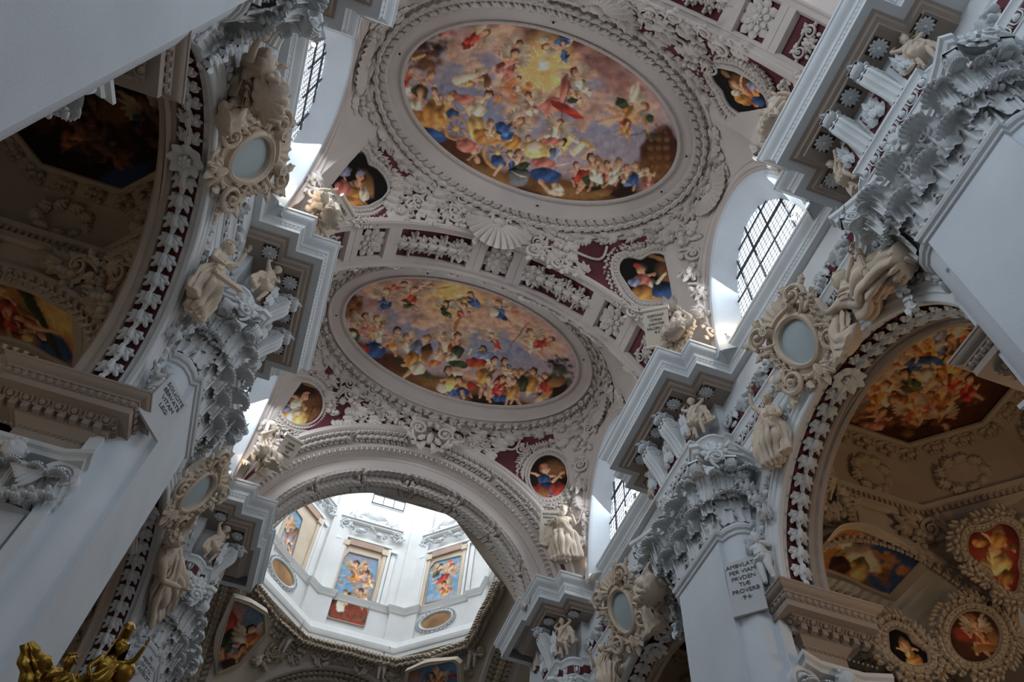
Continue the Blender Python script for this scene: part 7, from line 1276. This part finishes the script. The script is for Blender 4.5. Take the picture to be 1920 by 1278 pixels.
# putti with slabs standing on the imposts
pf('winged putto with a slab on the right impost, above the moulded cornice', 'statue', (5.850, 9.940, 13.103), (5.900, 9.870, 11.914), 'stand', (-.9, -.5, 0), name='putto', child=True, wings=True, seed=31, mname='white', group='putti on the imposts')
tablet('stone slab reading AMBVLATE PER VIAM PRVDENTIÆ on the right pillar', (5.620, 10.281, 12.067), (-.75, -.66, 0), (.10, .05, 1), .66, 1.25, ['AMBVLATE', 'PER VIAM', 'PRVDEN', 'TIÆ', 'PROVERB', '·9·6·'], 'tablet', .135)
pf('putto leaning over a slab on the big left impost', 'statue', (-5.720, 9.799, 12.706), (-5.800, 10.055, 11.826), 'stand', (.9, -.4, 0), name='putto', child=True, wings=True, seed=32, mname='white', group='putti on the imposts')
tablet('stone slab reading SOLICITE SERVATE VITA on the left pillar', (-5.500, 10.062, 12.052), (.8, -.6, 0), (0, .12, 1), .66, 1.1, ['SOLICITE', 'SERVATE', 'VITAM', 'LEG:'], 'tablet', .135)
pf('putto crouching beside the upper right impost', 'statue', (5.850, 3.529, 13.184), (5.900, 3.555, 11.900), 'stand', (-.9, .1, 0), name='putto', child=True, seed=33, mname='white', group='putti on the imposts')
0 and tablet('thin slab edge beside the upper right putto', (5.550, 3.229, 12.356), (-.6, .8, 0), (0, .1, 1), .62, 1.2, [], 'tablet')
pf('putto perched above the upper left impost', 'statue', (-5.850, 3.720, 13.454), (-5.900, 3.899, 12.685), 'stand', (.9, .1, 0), name='putto', child=True, seed=34, mname='white', group='putti on the imposts')
pf('putto with a slab low on the far left pillar', 'statue', (-5.720, 18.971, 12.932), (-5.800, 20.103, 12.653), 'stand', (.9, -.4, 0), name='putto', child=True, wings=True, seed=35, mname='white', group='putti on the imposts')
tablet('stone slab reading IN MEDITATIONE on the far left pillar', (-5.550, 19.434, 12.856), (.8, -.6, 0), (0, .1, 1), .62, 1.1, ['IN', 'MEDITATI', 'ONE EX', 'ARDESCET'], 'tablet', .125)
for lab, h_, f_ in (('putto astride the garland at the lower left of the drum', (-2.75, 30.35, 22.9), (-3.0, 30.6, 21.6)), ('putto with raised arms under the middle of the drum', (1.2, 30.8, 23.0), (1.35, 31.0, 21.8)), ('putto clinging to the pendentive at the lower right of the drum', (4.5, 28.2, 23.0), (4.65, 28.5, 21.7))):
    pf(lab, 'statue', h_, f_, 'raise_', (0, -1, 0), name='putto', child=True, seed=40, mname='vault', group='putti below the drum')
# winged cherub heads on the impost capitals
for i, (s, k, sg, p) in enumerate(CHER):
    r = empty('cherub_head', p, {(1, 1, -1): 'winged cherub head on the right impost capital at the lower edge', (-1, 1, -1): 'winged cherub head on the big left impost capital', (1, 0, 1): 'winged cherub head under the upper right impost', (-1, 0, 1): 'winged cherub head under the upper left impost', (1, 1, 1): 'winged cherub head beyond the middle right pillar', (-1, 1, 1): 'winged cherub head beyond the near left pillar', (1, 2, -1): 'winged cherub head on the farthest right impost', (-1, 2, -1): 'winged cherub head on the farthest left impost'}.get((s, k, sg), 'winged cherub head'), 'cherub')
    T = frame(p, (0, 0, 1), (0, sg, -.25), 1.75); mb = MB(); mb.add(*HEAD); put(mb.mesh('face', 'white', 60), 'face', T, r)
    mb = MB(); mb.add(*hair_mesh(True, i)); put(mb.mesh('hair', 'white', 60), 'hair', T, r)
    for q in (-1, 1):
        mb = MB(); mb.add(*WING); Tw = frame(np.array(p)-np.array((0, sg*.05, .2)), (0, sg, .1), (0, 0, 1), 1.25) @ np.diag([q, 1, 1, 1]) @ T4((.05, 0, 0), rz=-.5); put(mb.mesh('wing', 'white', 50), 'wing', Tw, r)
r = empty('cherub_head', (-.12, 18.5, 23.1), 'winged cherub head between scrolls on the crown of the crossing arch', 'cherub')
T = frame((-.12, 18.42, 22.98), (0, -.3, 1), (0, -1, -.4), 1.9); mb = MB(); mb.add(*HEAD); put(mb.mesh('face', 'vault', 60), 'face', T, r)
for q in (-1, 1):
    mb = MB(); mb.add(*WING); put(mb.mesh('wing', 'vault', 50), 'wing', frame((-.12, 18.5, 22.85), (0, -1, -.4), (0, 0, 1), .95) @ np.diag([q, 1, 1, 1]) @ T4((.05, 0, 0), rz=-.9), r)
    orn('scroll', frame((-.12+q*.45, 18.45, 22.7), (0, -1, -.4), (0, -.3, 1), (q*.8, .75, .9)), r, 'vault')
# ---------------------------------------------------------------- cartouches on the crowns of the arcade arches
CT = {(-1, 0): 'shell crowned cartouche with an empty grey oval over the near left arch', (1, 0): 'shell crowned cartouche with an empty grey oval over the near right arch', (-1, 1): 'cartouche with a narrow grey oval over the far left arch', (1, 1): 'cartouche with a tall grey oval over the lower right arch'}
for (s, k), lab in CT.items():
    c = ARCC[k+1]; x = s*5.90; cy = c+.05; cz = 15.72; r = empty('cartouche', (x, cy, cz), lab, 'cartouche', 'cartouches over the arcade')
    T = frame((x-s*.06, cy, cz), (-s, -.12, -.42), (0, 0, 1), 1.0); k_ = lambda t: (.42*(1+.10*cos(2*t)+.05*sin(3*t)))
    th = np.linspace(0, 2*PI, 60, endpoint=False); G = []
    for dr, h in ((-.42, .10), (-.04, .12), (0, .14), (.0, .22), (.05, .27), (.11, .24), (.14, .16), (.22, .14), (.27, .20), (.33, .18), (.35, .08), (.36, -.05)):
        G.append([((.40+dr)*cos(t)*(1+.06*sin(t)*(dr > 0)), (.53+dr)*sin(t)+.04*cos(2*t)*(dr > -.04), h) for t in th])
    mb = MB(); v, f = grid(np.array(G), cv=True); mb.add(v, f, T); mb.obj('cartouche_frame', 'statue', r, 40)
    mb = MB(); v, f = ball((0, 0, .13), (.41, .54, .03), 30, 8); mb.add(v, f, T); mb.obj('grey_panel', 'slate', r, 60)
    put(lib('shell', FN['shell'], 'statue'), 'shell_crown', T @ T4((0, .52, .02), s=(.85, .62, .5)), r)
    for q in (-1, 1):
        put(lib('scroll', FN['scroll'], 'statue'), 'upper_scroll', T @ T4((q*.38, .35, .15), rz=-q*.5, s=(q*.75, .7, .9)), r)
        put(lib('scroll', FN['scroll'], 'statue'), 'lower_scroll', T @ T4((q*.5, -.15, .12), rz=PI-q*-.2, s=(-q*.75, .75, .9)), r)
        mb = MB(); m_volute(mb, T @ T4((q*.36, .66, .3)), r=.14, th=.05, w=.2); mb.obj('volute', 'statue', r, 40)
        for i in range(6): orn('fruitleaf', T @ T4((q*(.72-.03*i), .35-.2*i, .1), rz=q*.2, s=(.3, .28, .5)), r, 'statue')
        for i in range(5): put(lib('bead', lambda mb: mb.add(*ball((0, 0, 0), .05, 8, 6)), 'statue'), 'bead', T @ T4((q*(.1+.09*i), -.78-.02*i+.05*i*i*.2, .17)), r)
    orn('cluster', T @ T4((0, -.85, .1), rz=PI, s=(.6, .6, .7)), r, 'statue')
# swags of fruit hanging from the flanks of the capitals
for (s, k), pier in PIERS.items():
    for sg in (-1, 1):
        if k == 2 and sg > 0: continue
        c = PIER[k+1]
        for i in range(9): orn('fruitleaf' if i % 2 else 'cluster', frame((s*(5.72+.03*i), c+sg*(1.62+.045*i), 15.0-.21*i), (-s*.6, sg*.8, 0), (0, 0, -1 if i % 2 else 1), (.42-.015*i, .38, .6)), pier, 'white', 'fruit_swag')
# ---------------------------------------------------------------- small spotlights along the cornice
SPOT = [(-5.688, 8.754, 18.800), (-5.656, 8.940, 18.800), (-5.656, 5.135, 18.800), (-5.640, 5.334, 18.800), (5.598, 8.677, 18.800), (5.612, 8.910, 18.800), (5.603, 5.193, 18.800), (5.623, 5.395, 18.800), (5.617, 14.308, 18.800), (5.629, 14.528, 18.800), (5.721, 15.016, 18.800), (5.697, 15.235, 18.800), (5.658, 17.926, 18.800), (5.662, 18.162, 18.800), (-5.622, 17.741, 18.800), (-5.612, 17.938, 18.800), (-5.712, 15.223, 18.800), (-5.699, 15.416, 18.800), (-6.032, 17.883, 18.800)]
SPL = ['upper lit lamp of the pair below the near left window', 'lower lit lamp of the pair below the near left window', 'upper lit lamp at the top of the near left window', 'lower lit lamp at the top of the near left window', 'upper lamp of the brightest pair, foot of the large right window', 'lower lamp of the brightest pair, foot of the large right window', 'upper lamp of the pair in front of the large right window', 'lower lamp of the pair in front of the large right window',
 'first lamp in the row under the small right window', 'second lamp in the row under the small right window', 'third lamp in the row under the small right window', 'last lamp in the row under the small right window', 'upper lamp beside the prophet right of the crossing arch', 'lower lamp beside the prophet right of the crossing arch', 'upper lamp beside the hooded prophet left of the crossing arch', 'lower lamp beside the hooded prophet left of the crossing arch', 'upper lamp in the narrow left gap behind the middle pillar', 'lower lamp in the narrow left gap behind the middle pillar', 'single lamp shining behind the far left cartouche']
for i, p in enumerate(SPOT):
    s = 1 if p[0] > 0 else -1; p = np.array(p); r = empty('spotlight', p, SPL[i], 'lamp', 'spotlights on the cornice ledges')
    d = np.array((-s*.55, -.2, -.3 if False else .1)); d = np.array(cam.location)-p if False else np.array((-s*.4, -.75, -.5)); T = frame(p, d); mb = MB(); v, f = tube([(0, 0, -.14), (0, 0, -.02), (0, 0, .0)], [.035, .055, .055], 10); mb.add(v, f); mb.box((0, -.1, -.1), (.02, .2, .02)); mb.obj('housing', 'lamp', r, 40, T)
    mb = MB(); v, f = ball((0, 0, .0), (.05, .05, .012), 10, 5); mb.add(v, f); mb.obj('lens', 'bulb', r, 60, T)
for i in (0, 4, 8, 12, 14):
    l = bpy.data.lights.new('spotlight_beam', 'POINT'); l.energy = 14; l.color = (1, .78, .52); l.shadow_soft_size = .08; o = bpy.data.objects.new('spotlight_beam', l); COL.objects.link(o); o.location = (SPOT[i][0]*.985, SPOT[i][1], SPOT[i][2]+.12)
# warm electric light in the right aisle, added fill lamp brightening the left
for nm, loc, e_, col in (('aisle_lamp_and_fill', (9.3, 5.6, 9.5), 130, (1, .66, .36)), ('aisle_lamp_and_fill', (-9.3, 8.0, 9.0), 32, (1, .8, .6))):
    l = bpy.data.lights.new(nm, 'POINT'); l.energy = e_; l.color = col; l.shadow_soft_size = .5; o = bpy.data.objects.new(nm, l); COL.objects.link(o); o.location = loc
# ---------------------------------------------------------------- gilded angels on the canopy at the lower left corner
g = lambda lab, h_, f_, pose, fc, sd, **k: pf(lab, 'statue', h_, f_, pose, fc, name='gilded_angel', mname='gold', seed=sd, **k)
g('gilded angel facing down with curly hair, at the bottom left corner', (-3.865, 7.245, 5.783), (-3.864, 7.532, 5.241), 'sit', (-.2, -.9, .2), 51)
g('gilded draped woman leaning right and lifting a cylinder, bottom left', (-3.512, 7.208, 5.995), (-3.647, 7.578, 5.258), 'raise_', (.5, -.8, 0), 52, hair='hood')
mb = MB(); v, f = ball((-3.445, 7.415, 5.869), .115, 16, 12); mb.add(v, f); tag(mb.obj('gilded_orb', 'gold'), 'polished gilded orb beside the gilded woman', 'orb')
a, b = np.array((-3.567, 7.375, 6.091)), np.array((-3.534, 7.190, 6.208)); mb = MB(); v, f = tube([a, a+(b-a)*.8, a+(b-a)*.85, b], [.055, .045, .06, .03], 12); mb.add(v, f)
tag(mb.obj('gilded_cup', 'gold'), 'gilded cylinder held up at the lower left', 'cup')
mb = MB(); mb.add(*drape([(-4.351, 7.480, 5.948), (-4.262, 7.560, 5.858), (-4.108, 7.656, 5.770), (-3.906, 7.653, 5.662)], [.05, .09, .12, .15], [.04, .06, .07, .08], 7, .4, 9))
tag(mb.obj('gilded_drapery', 'gold'), 'upswept gilded drapery at the far lower left', 'drapery')
mb = MB(); v, f = ball((-3.769, 8.779, 4.990), (1.0, .8, .25), 24, 8); mb.add(v, f); tag(mb.obj('gilded_canopy', 'gold'), 'rounded gilded canopy top under the gilded angels', 'canopy')
# labels for pillars
PL = {(1, 0): 'nearest right pillar with its acanthus capital in the upper right corner', (1, 1): 'middle right pillar with acanthus capital and slab', (1, 2): 'farthest right pillar at the crossing', (-1, 0): 'nearest left pillar crossing the upper left corner', (-1, 1): 'middle left pillar rising from the lower left', (-1, 2): 'farthest left pillar at the crossing'}
for q, pier in PIERS.items(): tag(pier, PL[q], 'pillar', 'nave pillars')
# end wall behind the viewer and choir end wall
mb = MB(); mb.box((0, -12.2, 14), (28, .3, 30)); structure(mb.obj('wall_west', 'wall')); mb = MB(); mb.box((0, 41.4, 14), (28, .3, 30)); structure(mb.obj('wall_east', 'wall'))
